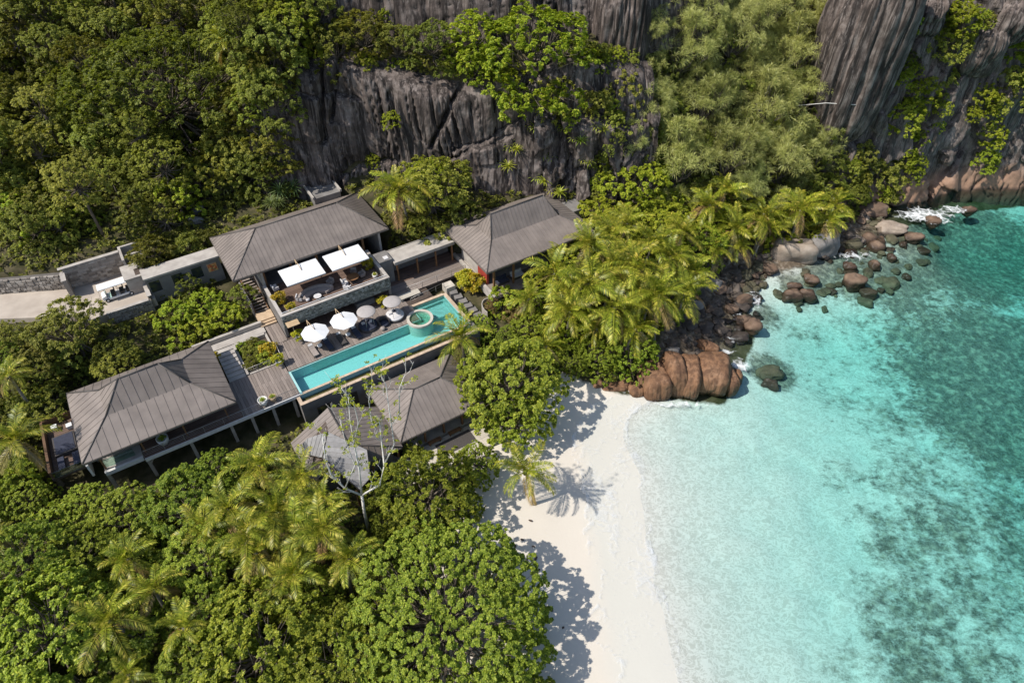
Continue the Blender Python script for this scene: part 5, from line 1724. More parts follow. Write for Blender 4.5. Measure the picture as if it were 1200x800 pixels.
for a, m_ in ((37.2, 'navy'), (39.6, 'light_cushion')):
    L_ = Thing('daybed', ('dark' if m_ == 'navy' else 'pale') + ' cushioned daybed on the veranda of the eastern villa', 'daybed', a, 60.9, 7.06)
    L_.part(MB().box(a - .9, a + .9, 60.4, 61.3, 7.12, 7.40), 'frame', 'dark_weave'); L_.part(MB().box(a - .86, a + .86, 60.43, 61.27, 7.40, 7.55), 'mattress', m_)
    L_.part(MB().box(a - .86, a + .86, 61.2, 61.38, 7.40, 7.95), 'backrest', m_)

# ---- stilted villa at the left
T = Thing('stilted_villa', 'villa on stilts with broad seamed two pitched roof, left of the pool', 'villa', -6.6, 56.1, 4)
hip_roof(T, (-14.1, 0.9, 56.05, 66.95, 10.0), (-8.4, -4.5, 61.5, 14.0), (-10.75, -2.4, 59.45, 63.55, 11.7), .86)
T.part(MB().box(-13.6, 0.5, 59.0, 66.6, 6.5, 6.9), 'floor_slab', 'grey_wall')
T.part(MB().box(-13.2, 0.0, 65.6, 65.9, 6.9, 9.8).box(-13.2, -12.95, 59.4, 65.6, 6.9, 9.8).box(-.2, .1, 60.5, 65.6, 6.9, 9.8), 'wall', 'grey_wall')
T.part(MB().box(-9.9, -8.4, 58.7, 58.9, 6.98, 9.75), 'timber_screen', 'wood_brown', label='brown timber screen under the front eave')
for a in (-6.8, -4.0, -1.3):
    f = T.part(MB().box(a - 1.35, a - 1.27, 59.6, 59.7, 6.9, 9.5).box(a + 1.27, a + 1.35, 59.6, 59.7, 6.9, 9.5).box(a - 1.35, a + 1.35, 59.6, 59.7, 9.5, 9.6), 'window', 'joist')
    T.sub(MB().box(a - 1.27, a + 1.27, 59.63, 59.67, 6.9, 9.5), 'pane', 'glass', f)
for a in (-12.9, -9.0, -4.8, -.4):
    T.part(MB().cbox(a, 57.2, 7, .16, .16, 2.8), 'column', 'wood_brown')
T.part(MB().box(-12.9, -10.0, 57.45, 57.49, 6.95, 8.0), 'glass_balustrade', 'clear_glass')
T.part(MB().box(-13.1, -9.4, 56.9, 58.9, 6.45, 6.93), 'balcony_floor', 'concrete')
T.part(MB().box(-13.1, -9.4, 56.6, 56.88, 6.55, 7.05), 'edge_beam', 'white_pot')
for a, b in ((-13.0, 57.0), (-9.2, 57.0), (-4.8, 56.8), (-.5, 56.8), (1.8, 56.8), (4.2, 56.8), (6.6, 56.8)):
    T.part(MB().cbox(a, b, 2.4, .32, .32, 4.1), 'stilt', 'concrete')
T.part(MB().tube([(-9.3, 56.9, 5.2), (-8.4, 56.9, 6.4)], .09, 6), 'brace', 'concrete')

# balcony with plunge pool at its left end
T = Thing('plunge_balcony', 'dark timber balcony with a plunge tub at the left end of the stilted villa', 'balcony', -15.9, 59.0, 6.8)
T.part(MB().box(-17.8, -14.05, 58.85, 66.8, 6.5, 6.9), 'platform', 'joist')
T.part(MB().box(-17.75, -17.5, 58.9, 66.8, 6.9, 7.8).box(-17.5, -14.1, 66.55, 66.8, 6.9, 7.8), 'parapet', 'soffit')
T.part(MB().box(-17.5, -14.1, 58.75, 58.8, 6.9, 7.75), 'glass_balustrade', 'clear_glass')
T.part(MB().box(-14.3, -14.08, 57.3, 61.6, 6.6, 8.3), 'pale_post_wall', 'white_pot')
planks(T.o, T.off, -17.45, -14.35, 58.9, 66.5, 6.96, 'plank_dark', .3, 'a', 3.2)
tb = T.part(MB().box(-17.0, -14.9, 61.2, 64.0, 6.98, 7.45), 'tub', 'dark_weave')
T.sub(MB().box(-16.85, -15.05, 61.35, 63.85, 7.45, 7.49), 'water', 'navy', tb)
for i, (a, b) in enumerate(((-15.2, 65.0), (-16.6, 65.6))):
    q = Thing('side_table', ('white cube side table behind the plunge tub, nearer the roof', 'white cube side table in the far left corner of the balcony')[i], 'table', a, b, 6.97)
    q.part(MB().cbox(a, b, 7.02, .5, .5, .45), 'table_body', 'light_cushion'); q.part(MB().cbox(a, b, 7.47, .56, .56, .04), 'table_top', 'white_paint')
for i, a in enumerate((-16.6, -15.2)):
    q = Thing('sun_lounger', ('dark lounger on the plunge balcony, by its outer wall', 'dark lounger on the plunge balcony, by the roof')[i], 'sun lounger', a, 59.7, 6.97)
    q.part(MB().box(a - .33, a + .33, 59.2, 61.0, 7.15, 7.25), 'frame', 'dark_weave'); q.part(MB().box(a - .3, a + .3, 59.25, 60.95, 7.25, 7.36), 'mattress', 'navy')
    for sx in (-.28, .28):
        for sy in (59.3, 60.9): q.part(MB().cbox(a + sx, sy, 6.97, .05, .05, .2), 'leg', 'dark_weave')

# ---- decks
T = Thing('pool_deck', 'weathered grey timber pool deck between the terrace and the pool', 'deck', 15.5, 63.5, 6.9)
T.part(MB().box(7.55, 24.6, 60.42, 69.0, 6.55, 6.9).box(24.6, 28.2, 63.2, 66.0, 6.55, 6.9), 'frame', 'joist')
planks(T.o, T.off, 7.55, 24.6, 60.42, 65.6, 7.0, 'plank', .36, 'b', 2.6)
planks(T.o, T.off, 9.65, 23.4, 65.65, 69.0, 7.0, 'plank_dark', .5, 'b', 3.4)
T = Thing('west_deck', 'timber deck with white pots between the planter and the left end of the pool', 'deck', 5, 60, 6.9)
T.part(MB().box(1.0, 7.45, 56.45, 62.35, 6.5, 6.9).box(-9.4, 1.0, 56.45, 59.0, 6.5, 6.9).box(7.5, 9.2, 62.4, 69.4, 6.5, 6.9), 'frame', 'joist')
T.part(MB().box(-9.3, 7.45, 56.28, 56.43, 6.55, 6.98), 'edge_board', 'white_pot')
planks(T.o, T.off, 1.0, 7.45, 56.45, 62.35, 7.0, 'plank', .36, 'b', 3)
planks(T.o, T.off, -9.3, 1.0, 56.45, 59.0, 6.96, 'plank_dark', .4, 'a', 3.4)
planks(T.o, T.off, 7.6, 9.25, 65.7, 69.4, 7.0, 'plank', .36, 'b', 3)
planks(T.o, T.off, 7.6, 8.6, 62.4, 65.68, 7.003, 'plank', .34, 'b', 3)
T = Thing('bridge_deck', 'broad timber walkway deck between the terrace and the eastern villa', 'deck', 29, 67, 6.9)
T.part(MB().box(23.5, 34.5, 65.7, 71.0, 6.5, 6.9), 'frame', 'joist')
planks(T.o, T.off, 23.5, 34.5, 65.75, 68.2, 7.02, 'plank', .36, 'a', 3.6)
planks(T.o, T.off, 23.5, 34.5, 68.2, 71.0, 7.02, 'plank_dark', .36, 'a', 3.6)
railing('thin steel railing along the front of the walkway deck', [(25.6, 65.8), (34.4, 65.8)], 7.02, 1.0, 2.1, 3)
railing('thin steel railing along the edge of the stilted deck', [(-9.3, 56.55), (7.3, 56.55)], 6.99, .95, 2.2, 4)
railing('thin railing round the planted bed by the west deck', [(3.2, 62.45), (7.5, 62.45), (7.7, 65.8)], 7.0, .95, 1.5, 3)
railing('thin steel railing behind the right end of the pool', [(25.0, 63.6), (30.2, 64.2)], 7.0, .9, 1.4, 2)

# ---- covered walk to the eastern villa
T = Thing('covered_walk', 'flat grey roofed covered walk joining terrace and eastern villa', 'walkway', 29.5, 70, 7)
rf_ = T.part(MB().box(25.4, 34.3, 68.5, 71.3, 10.0, 10.25), 'roof', 'concrete')
T.sub(MB().box(25.4, 34.3, 68.4, 68.49, 9.9, 10.35).box(25.4, 34.3, 71.31, 71.4, 9.9, 10.35), 'fascia', 'concrete', rf_)
T.part(MB().box(25.4, 34.5, 71.0, 71.2, 7, 9.95), 'back_wall', 'grey_wall')
for a in (25.8, 28.7, 31.5, 34.0): T.part(MB().cbox(a, 68.8, 7, .2, .2, 3.0), 'column', 'wood_brown')
T.part(MB().box(23.5, 25.35, 69.0, 71.2, 7, 10.7), 'stone_block', 'grey_wall')
T.part(MB().cbox(24.7, 69.6, 10.7, .6, .7, .1), 'cap_stone', 'light_cushion')
q = Thing('notice_lamp', 'small yellow lit panel on the wall of the covered walk', 'panel', 31.0, 70.95, 8.6); q.part(MB().box(30.8, 31.3, 70.9, 70.98, 8.5, 9.0), 'panel', 'wood_tan')

# ---- swimming pool
T = Thing('swimming_pool', 'long turquoise infinity pool with a wider right end and tan coping', 'pool', 17, 58.3, 5.3)
# outline: long basin a 7.7-29.4, b 56.55-60.3; wide end a 24.8-29.4 up to b 62.9
T.part(MB().box(7.7, 29.4, 56.55, 60.3, 5.25, 5.45).box(24.8, 29.4, 60.3, 62.9, 5.9, 6.15), 'floor', 'tile')
T.part(MB().box(7.45, 7.7, 56.3, 60.3, 5.25, 6.96).box(7.45, 24.8, 60.3, 60.55, 5.25, 6.9).box(24.55, 24.8, 60.55, 62.9, 5.25, 6.96).box(24.55, 29.4, 62.9, 63.1, 5.25, 6.96).box(29.4, 29.6, 56.3, 63.1, 5.25, 6.96).box(7.7, 29.4, 56.3, 56.55, 5.25, 6.84).box(24.8, 29.4, 60.1, 60.3, 5.45, 6.15), 'basin_wall', 'tile')
T.part(MB().box(24.85, 25.2, 60.4, 62.85, 6.15, 6.5).box(25.2, 29.35, 62.5, 62.85, 6.15, 6.5).box(29.0, 29.35, 57.5, 62.5, 5.45, 6.5), 'bench', 'tile')
pts = [(7.7, 56.56), (29.39, 56.56), (29.39, 62.89), (24.81, 62.89), (24.81, 60.29), (7.71, 60.29)]
wmb = MB(); wmb.slab([(a, b, 6.86) for a, b in pts], (0, 0, -.012))
T.part(wmb, 'water', 'poolwater')
ci = 0
for (a0, a1, b0, b1, al) in ((7.4, 29.7, 56.24, 56.56, 'a'), (29.4, 29.85, 56.56, 63.15, 'b'), (24.9, 29.4, 62.88, 63.3, 'a'), (24.5, 24.82, 61.6, 63.3, 'b')):
    ln = (a1 - a0) if al == 'a' else (b1 - b0); n = max(1, round(ln / .9))
    for i in range(n):
        s0, s1 = i * ln / n + .006, (i + 1) * ln / n - .006
        z1 = 6.90 if b1 < 57 else 7.06
        bx = MB().box(a0 + s0, a0 + s1, b0, b1, 6.845, z1) if al == 'a' else MB().box(a0, a1, b0 + s0, b0 + s1, 6.965, z1)
        T.part(bx, 'coping_stone', 'tan_stone')
# overflow gutter and its outer wall
T.part(MB().box(6.95, 30.2, 54.95, 55.25, 2.0, 6.62).box(6.95, 7.25, 55.25, 56.3, 2.0, 6.62).box(7.25, 30.2, 55.25, 56.28, 2.0, 6.05).box(29.7, 30.2, 55.25, 57, 2, 6.62), 'outer_wall', 'grey_wall')
T.part(MB().box(7.26, 29.69, 55.26, 56.27, 6.2, 6.21), 'gutter_water', 'gutter')
T.part(MB().box(7.26, 29.69, 55.26, 56.27, 6.06, 6.1), 'gutter_floor', simple('gutter_slime', (.17, .135, .07), (.11, .09, .05), 2, .6, .3, .1))
for (a0, a1, b0, b1, al) in ((6.9, 30.3, 54.88, 55.3, 'a'), (6.9, 7.3, 55.3, 56.24, 'b')):
    ln = (a1 - a0) if al == 'a' else (b1 - b0); n = max(1, round(ln / 1.1))
    for i in range(n):
        s0, s1 = i * ln / n + .006, (i + 1) * ln / n - .006
        T.part(MB().box(a0 + s0, a0 + s1, b0, b1, 6.625, 6.72) if al == 'a' else MB().box(a0, a1, b0 + s0, b0 + s1, 6.625, 6.72), 'coping_stone', 'tan_stone')
for a, wd in ((9.4, 1.6), (12.6, 1.5), (24.5, 1.5), (27.3, 1.4)):
    f = T.part(MB().box(a - wd / 2 - .08, a - wd / 2, 54.9, 54.96, 3.0, 5.2).box(a + wd / 2, a + wd / 2 + .08, 54.9, 54.96, 3.0, 5.2).box(a - wd / 2 - .08, a + wd / 2 + .08, 54.9, 54.96, 5.2, 5.3), 'window', 'joist')
    T.sub(MB().box(a - wd / 2, a + wd / 2, 54.92, 54.945, 3.0, 5.2), 'pane', 'glass', f)

T = Thing('spa_tub', 'round cream spa tub standing in the corner of the pool', 'spa', 24.6, 60.25, 5.3)
T.part(MB().lathe([(1.62, 5.3), (1.62, 7.05), (1.62, 7.24), (1.425, 7.24), (1.425, 6.2), (0.01, 6.2)], 36, (24.6, 60.25, 0)), 'tub_wall', 'spa_tile')
T.part(MB().lathe([(1.32, 7.2), (1.31, 6.75), (1.0, 6.73), (1.0, 6.4), (.01, 6.38)], 36, (24.6, 60.25, 0), 1.0, False), 'basin', 'spa_tile', True)
T.part(MB().lathe([(1.325, 7.17), (1.325, 7.182)], 36, (24.6, 60.25, 0)), 'water', 'spawater')
T.part(MB().lathe([(1.64, 7.0), (1.68, 7.02), (1.68, 7.29), (1.33, 7.29), (1.33, 7.0), (1.64, 7.0)], 36, (24.6, 60.25, 0), 1.0, False), 'rim', 'cream_pave')

# ---- planted bed, steps and stairs
T = Thing('planted_bed', 'sunken planted bed walled in between the deck and the stilted villa', 'planter', 5.4, 65.3, 6.2)
T.part(MB().box(3.2, 3.5, 62.5, 68.4, 5.5, 7.05).box(3.5, 7.4, 62.5, 62.75, 5.5, 6.9).box(7.15, 7.4, 62.75, 68.4, 5.5, 6.95).box(3.5, 7.15, 68.1, 68.4, 5.5, 7.1), 'bed_wall', 'concrete')
T.part(MB().box(3.5, 7.15, 62.75, 68.1, 5.6, 6.5), 'soil', 'joist')
for i, (a, b, r_) in enumerate(((4.3, 64, 1.0), (5.9, 63.8, 1.1), (4.6, 65.8, 1.2), (6.1, 66, 1.1), (5.3, 67.2, 1.0), (4.1, 67.3, .8))):
    wv = W(a, b, 6.5); m_ = mpp(303, 420, 7)
    plant('S' if i % 2 else 'T', 303, 418, r_ / m_, .55, ('leafy shrub in the planted bed, front left', 'leafy shrub in the planted bed, front right', 'leafy shrub in the planted bed, middle left', 'leafy shrub in the planted bed, middle right', 'leafy shrub in the planted bed, back centre', 'leafy shrub in the planted bed, back left')[i], 'shrub', 'shrub', spot=(wv.x, wv.y, 6.45))
wv = W(6.7, 64.8); plant('Y', 320, 405, 9, .9, 'yellow croton at the right edge of the planted bed', 'plant', 'croton_plant', spot=(wv.x, wv.y, 6.5))
wv = W(.9, 66.8); plant('Y', 258, 418, 9, .9, 'yellow croton beside the roof corner of the stilted villa', 'plant', 'croton_plant', spot=(wv.x, wv.y, 6.3))
T = Thing('garden_steps', 'dim stone steps going down between the stilted villa and the planted bed', 'steps', 2.2, 64, 6)
for i in range(8): T.part(MB().box(1.2, 3.15, 62.4 + i * .62, 62.4 + i * .62 + .60, 6.0, 7.0 + .13 * i), 'step', 'concrete')
T = Thing('garden_landing', 'pale stone landing behind the planted bed', 'landing', 5, 69, 6.5)
T.part(MB().box(1.0, 7.45, 68.45, 69.6, 5.6, 7.08), 'slab', 'concrete'); T.part(MB().box(-1, 7.4, 69.7, 70.1, 5.6, 7.7), 'low_wall', 'concrete')
T = Thing('terrace_stairs', 'slatted wooden stairs rising beside the terrace under the main roof', 'stairs', 8.2, 74, 7.5)
T.part(MB().slab([(7.35, 71.9, 7.5), (7.5, 71.9, 7.5), (7.5, 77.0, 10.0), (7.35, 77.0, 10.0)], (0, 0, -.3)).slab([(8.95, 71.9, 7.5), (9.1, 71.9, 7.5), (9.1, 77.0, 10.0), (8.95, 77.0, 10.0)], (0, 0, -.3)), 'stringer', 'wood_brown')
for i in range(13): T.part(MB().box(7.36, 9.09, 71.95 + i * .39, 71.95 + i * .39 + .27, 7.5 + i * .19, 7.5 + i * .19 + .06), 'tread', 'plank')
T.part(MB().box(7.1, 7.3, 71.9, 77, 6.5, 9.2), 'side_wall', 'grey_wall')
T = Thing('stone_landing', 'tan sandstone landing at the foot of the wooden stairs', 'landing', 8.2, 70.6, 7)
T.part(MB().box(7.2, 9.2, 70.2, 71.85, 6.2, 7.5), 'slab', 'sandstone')
for i in range(2): T.part(MB().box(7.2, 9.2, 69.84 - i * .36, 70.19 - i * .36, 6.2, 7.34 - i * .17), 'step', 'sandstone')

# ---- flat roofed corridor on the left of the main roof
T = Thing('corridor_building', 'flat roofed grey corridor with dark windows left of the main villa', 'building', 2, 79.5, 8)
T.part(MB().box(-3.0, 6.2, 79.3, 81.6, 12.15, 12.4), 'roof', 'concrete')
T.part(MB().box(-2.9, 6.1, 79.6, 79.85, 7.5, 12.15).box(-2.9, 6.1, 81.2, 81.5, 7.5, 12.15), 'wall', 'grey_wall')
for a in (-2.0, .7, 3.1):
    f = T.part(MB().box(a - .72, a - .64, 79.54, 79.6, 10, 11.6).box(a + .64, a + .72, 79.54, 79.6, 10, 11.6).box(a - .72, a + .72, 79.54, 79.6, 11.6, 11.68).box(a - .72, a + .72, 79.46, 79.6, 9.9, 10), 'window', 'grey_wall')
    T.sub(MB().box(a - .64, a + .64, 79.56, 79.59, 10, 11.6), 'pane', 'glass', f)
T = Thing('orange_picture', 'square orange mosaic picture hung on the grey corridor wall', 'picture', 5.0, 79.55, 10.6)
fr = T.part(MB().box(4.4, 5.6, 79.5, 79.58, 10.3, 11.5), 'frame', 'wood_tan')
t = NT('mosaic'); vo_ = t.n('TexVoronoi'); vo_.inputs['Scale'].default_value = 4; t.l(t.pos('object'), vo_.inputs['Vector'])
M['mosaic'] = t.done(t.pbsdf(t.ramp(t.n('SeparateColor', Color=vo_.outputs['Color']).outputs[0], [(.2, (.45, .10, .04)), (.5, (.62, .22, .08)), (.75, (.65, .42, .15)), (.9, (.15, .12, .06))]), .6))
T.sub(MB().box(4.48, 5.52, 79.47, 79.497, 10.38, 11.42), 'mosaic', 'mosaic', fr)

# ---- arrival court with the buggy
T = Thing('arrival_court', 'stone walled arrival court where the white buggy is parked', 'court', -7.5, 82, 9)
T.part(MB().box(-11.0, -2.6, 78.7, 86.3, 8.6, 9.75), 'floor', 'road')
wl = T.part(MB().box(-11.0, -4.4, 86.05, 86.5, 9.75, 12.9).box(-11.4, -10.95, 84.2, 86.5, 9.2, 12.4), 'back_wall', 'wallstone')
T.sub(MB().box(-11.45, -4.4, 86.02, 86.55, 12.9, 12.98).box(-11.45, -10.9, 84.15, 86.02, 12.4, 12.5), 'coping', 'concrete', wl)
st = T.sub(stones((-10.95, 86.05), (-4.4, 86.05), 9.75, 12.9, .5, .3, .04, 5), 'stone_facing', 'wallstone', wl); st['kind'] = 'stuff'
fw = T.part(MB().box(-8.2, -3.1, 78.3, 78.7, 6.9, 10.0).box(-3.3, -2.9, 78.7, 82.0, 7.5, 10.6), 'front_wall', 'mortar')
st = T.sub(stones((-8.2, 78.3), (-3.1, 78.3), 6.9, 9.95, .42, .25, .06, 6), 'stone_facing', 'wallstone', fw); st['kind'] = 'stuff'
T.sub(MB().box(-8.25, -3.35, 78.25, 78.75, 10.0, 10.08).box(-3.36, -2.85, 78.25, 82.0, 10.6, 10.68), 'coping', 'concrete', fw)
T.part(MB().box(-4.9, -2.8, 80.9, 83.9, 9.75, 12.0), 'gate_block', 'concrete')
T.part(MB().box(-5.0, -2.7, 80.8, 84.0, 12.0, 12.12), 'gate_roof', 'concrete')
T.part(MB().box(-3.6, -2.95, 81.2, 82.6, 12.12, 12.16), 'roof_hatch', 'joist')
T.part(MB().box(-4.4, -4.1, 84.0, 87.4, 10, 12.9).box(-4.1, -2.2, 87.1, 87.4, 11, 12.9).box(-4.1, -2.2, 85.3, 85.6, 10, 12.6).box(-2.2, -1.9, 84.2, 87.4, 10, 12.5), 'planter_walls', 'concrete')
# rubble retaining wall along the road
T = Thing('retaining_wall', 'rubble stone retaining wall above the road at the left edge', 'wall', -15, 86.3, 9.5)
bw = MB().slab([(-27, 93.8, 11.3), (-11.4, 86.45, 11.7), (-11.1, 87.1, 11.9), (-26.7, 94.4, 11.5)], (0, 0, -3.2)); T.part(bw, 'core', 'mortar')
st = T.part(stones((-27, 93.8), (-11.4, 86.45), 9.3, 11.3, .55, .33, .10, 8, z1b=11.7), 'stone_facing', 'wallstone'); st['kind'] = 'stuff'
st = T.part(stones((-27, 94.0), (-11.35, 86.65), 11.3, 11.62, .6, .3, .22, 9, z0b=11.62, z1b=11.95), 'top_course', 'wallstone'); st['kind'] = 'stuff'
# road
rd = MB()
N_ = 24
for i in range(N_ + 1):
    f = i / N_; a = -60 + 51.6 * f
    lo_b = float(np.interp(a, [-60, -40, -19, -12, -8.4], [104, 95, 84.6, 80.6, 79.2])); hi_b = float(np.interp(a, [-60, -40, -27, -11.4, -8.4], [109, 99.5, 93.9, 86.5, 86.3]))
    zz = 9.78
    rd.v += [tuple(W(a, lo_b, zz)), tuple(W(a, hi_b, zz)), tuple(W(a, lo_b - .2, zz - 1.6)), tuple(W(a, hi_b + .2, zz - 1.6))]
for i in range(N_):
    b_ = i * 4
    rd.f += [(b_, b_ + 4, b_ + 5, b_ + 1), (b_, b_ + 2, b_ + 6, b_ + 4), (b_ + 1, b_ + 5, b_ + 7, b_ + 3)]
o = rd.build('road', M['road']); tag(o, 'pale concrete road running to the arrival court', 'road', kind='structure')

# the buggy
T = Thing('golf_buggy', 'white golf buggy with long flat roof parked in the stone court', 'buggy', -6.1, 81.6, 9.75)
B0, bb = -8.0, 81.6
T.part(MB().slab([(-8.05, bb - .6, 10.55), (-8.05, bb + .6, 10.55), (-7.55, bb + .62, 10.72), (-7.55, bb - .62, 10.72)], (0, 0, -.5)).box(-7.56, -4.5, bb - .62, bb + .62, 10.0, 10.28).box(-4.9, -4.4, bb - .6, bb + .6, 10.28, 10.7), 'body', 'white_paint')
T.part(MB().box(-8.15, -4.3, bb - .66, bb + .66, 11.72, 11.80).slab([(-8.05, bb - .55, 11.84), (-4.4, bb - .55, 11.84), (-4.4, bb + .55, 11.84), (-8.05, bb + .55, 11.84)], (0, 0, -.05)), 'roof', 'white_paint')
for a in (-7.5, -6.1, -4.6):
    for s_ in (-.58, .58): T.part(MB().tube([(a, bb + s_, 10.3), (a - .06, bb + s_, 11.75)], .03, 6), 'roof_post', 'steel')
for a in (-6.75, -5.75, -5.0):
    s_ = T.part(MB().box(a - .25, a + .25, bb - .55, bb + .55, 10.28, 10.62), 'seat', 'black')
    T.sub(MB().box(a + .20, a + .30, bb - .55, bb + .55, 10.62, 11.1), 'backrest', 'black', s_)
for a in (-7.6, -4.85):
    for s_ in (-.62, .62):
        wh = T.part(MB().tube([(a, bb + s_ - .09, 10.02), (a, bb + s_ + .09, 10.02)], .26, 14), 'wheel', 'rubber')
        T.sub(MB().tube([(a, bb + s_ - .10, 10.02), (a, bb + s_ + .10, 10.02)], .13, 10), 'rim', 'white_paint', wh)
T.part(MB().slab([(-7.58, bb - .55, 10.75), (-7.58, bb + .55, 10.75), (-7.42, bb + .55, 11.65), (-7.42, bb - .55, 11.65)], (.03, 0, 0)), 'windscreen', 'clear_glass')
T.part(MB().tube([(-7.2, bb - .3, 10.5), (-7.05, bb - .3, 10.85)], .025, 6).tube([(-7.05, bb - .45, 10.86), (-7.05, bb - .15, 10.86)], .03, 6), 'steering_wheel', 'black')
for s_ in (-.42, .42): T.part(MB().box(-8.08, -8.04, bb + s_ - .08, bb + s_ + .08, 10.25, 10.37), 'headlight', 'light_cushion')

# ---- beach pavilions
T = Thing('beach_pavilion', 'beach pavilion with dark brown seamed hip roof below the pool wall', 'pavilion', 19.5, 49.3, 2.5)
hip_roof(T, (14.4, 25.4, 45.0, 54.0, 5.7), (18.3, 21.6, 49.2, 8.0), None, .62)
T.part(MB().box(15.2, 24.8, 45.8, 53.4, 1.8, 2.55), 'floor_slab', 'cream_pave')
T.part(MB().box(16, 24.4, 52.6, 52.9, 2.55, 5.5).box(23.9, 24.2, 47, 52.6, 2.55, 5.5), 'wall', 'concrete')
for a in (15.3, 17.6, 20, 22.4, 24.6): T.part(MB().cbox(a, 46.0, 2.55, .22, .22, 3.0), 'column', 'wood_brown')
for b in (49, 52.4): T.part(MB().cbox(15.4, b, 2.55, .22, .22, 3.0), 'column', 'wood_brown')
T.part(MB().box(17.2, 23.2, 48.4, 49.0, 2.55, 3.6), 'bar_counter', 'wood_brown')
T.part(MB().box(17.2, 23.2, 48.2, 48.39, 2.55, 3.4), 'bar_front', 'terracotta')
T = Thing('beach_patio', 'cream paved patio in front of the beach pavilion with a dark mat', 'patio', 19, 43.4, 2.5)
n_ = 0
for i in range(9):
    for j in range(3):
        T.part(MB().box(13.2 + i * 1.25, 14.43 + i * 1.25, 41.6 + j * 1.3, 42.88 + j * 1.3, 2.2, 2.52 + .004 * ((i * 7 + j * 3) % 4)), 'paving_slab', 'cream_pave')
T.part(MB().box(18.2, 22.6, 43.0, 44.9, 2.54, 2.58), 'mat', 'dark_weave')
T.part(MB().slab([(11.6, 47.6, 3.3), (12.0, 47.6, 3.3), (17.0, 41.2, 3.1), (16.6, 41.2, 3.1)], (0, 0, -1.2)), 'low_wall', 'grey_wall')
T.part(MB().box(11.2, 14.9, 46.6, 50.5, 2.2, 2.5), 'side_paving', 'cream_pave')
for i, a in enumerate((18.4, 21.0)):
    q = Thing('bench', ('low brown bench under the front eave of the beach pavilion, left one', 'low brown bench under the front eave of the beach pavilion, right one')[i], 'bench', a, 45.3, 2.55)
    q.part(MB().box(a - .8, a + .8, 45.0, 45.5, 2.92, 3.0), 'seat', 'wood_brown')
    for s_ in (-.65, .65): q.part(MB().box(a + s_ - .05, a + s_ + .05, 45.05, 45.45, 2.58, 2.92), 'leg', 'wood_brown')

T = Thing('small_pavilion', 'small pavilion with brown gable roof and grey shingled front behind the bare tree', 'pavilion', 9.2, 46, 2.3)
z0 = 5.3
rdg = [Vector((9.2, 51.9, 7.9)), Vector((9.2, 46.2, 7.6))]
lf = [Vector((4.3, 45.0, z0)), Vector((4.3, 51.6, z0 + .1))]
rt = [Vector((14.4, 51.3, z0)), Vector((14.4, 44.6, z0 - .1))]
body = MB().add([lf[0], lf[1], rdg[0], rdg[1]], [(0, 1, 2, 3)]).add([rt[0], rt[1], rdg[1], rdg[0]], [(0, 1, 2, 3)]).add([rt[1], lf[0], rdg[1]], [(0, 1, 2)]).add([lf[1], rt[0], rdg[0]], [(0, 1, 2)]).add([lf[0] - Vector((0, 0, .02)), lf[1] - Vector((0, 0, .02)), rt[0] - Vector((0, 0, .02)), rt[1] - Vector((0, 0, .02))], [(3, 2, 1, 0)])
r_ = T.part(body, 'roof', 'joist')
roof_face(r_, [lf[1], lf[0], rdg[1], rdg[0]], .6); roof_face(r_, [rt[1], rt[0], rdg[0], rdg[1]], .6); roof_face(r_, [lf[0], rt[1], rdg[1]], .6)
T.sub(caps([(rdg[0] + Vector((0, 0, .05)), rdg[1] + Vector((0, 0, .05))), (rdg[1] + Vector((0, 0, .05)), lf[0] + Vector((0, 0, .05))), (rdg[1] + Vector((0, 0, .05)), rt[1] + Vector((0, 0, .05)))]), 'ridge_cap', 'cap', r_, True)
# lower shingled roof in front
def G3(u, v, z):
    q = P(u, v, z)
    return Vector((q[0] * CA + q[1] * SA, -q[0] * SA + q[1] * CA, z))


s0 = [G3(384, 506, 8.15), G3(378, 536, 7.1), G3(421, 574, 5.7), G3(434, 560, 5.9), G3(430, 527, 7.3)]
s1 = [G3(346, 530, 5.7), G3(378, 536, 7.1), G3(384, 506, 8.15), G3(360, 514, 7.2)]
lw = T.part(MB().slab(s0, (0, 0, -.12)).slab(s1, (0, 0, -.12)), 'lower_roof', 'joist')
for f_ in (s0, s1): roof_face(lw, [q + Vector((0, 0, .03)) for q in f_], .5, 'shingle', True, 'shingle_strip')
T.sub(caps([(s0[0] + Vector((0, 0, .08)), s0[1] + Vector((0, 0, .08))), (s0[1] + Vector((0, 0, .08)), s0[2] + Vector((0, 0, .08)))], .06), 'hip_cap', 'cap', lw, True)
T.part(MB().box(5.2, 13.4, 45.4, 51, 1.8, 5.25), 'wall', 'grey_wall')
for a, b in ((4.6, 45.4), (13.9, 45.2), (7.9, 42.2), (10.6, 44.2)): T.part(MB().cbox(a, b, 1.8, .2, .2, 3.4), 'column', 'wood_brown')

# ---- curved garden steps right of the pool
T = Thing('curved_garden_steps', 'curved pale stone steps and low walls dropping right of the pool', 'steps', 33.2, 60, 5)
for i in range(7):
    a = 31.0 + .25 * i; b = 63.4 - i * .85
    T.part(MB().cbox(a + .1, b, 4.2, 1.05, .95, 2.3 - i * .28, -.25 + .05 * i), 'step', 'grey_wall')
cw = MB(); prv = None
for i in range(11):
    an = R(200 - i * 20); p_ = Vector((34.1 + 1.3 * math.cos(an), 58.2 + 1.9 * math.sin(an), 0))
    if prv: cw.slab([(prv.x, prv.y, 6.3), (p_.x, p_.y, 6.3), (p_.x * .94 + 34.1 * .06 , p_.y * .94 + 58.2 * .06, 6.3), (prv.x * .94 + 34.1 * .06, prv.y * .94 + 58.2 * .06, 6.3)], (0, 0, -2.4))
    prv = p_
T.part(cw, 'curved_wall', 'concrete')
T.part(MB().box(30.3, 31.6, 63.7, 65.0, 6, 7.1), 'landing_slab', 'cream_pave')
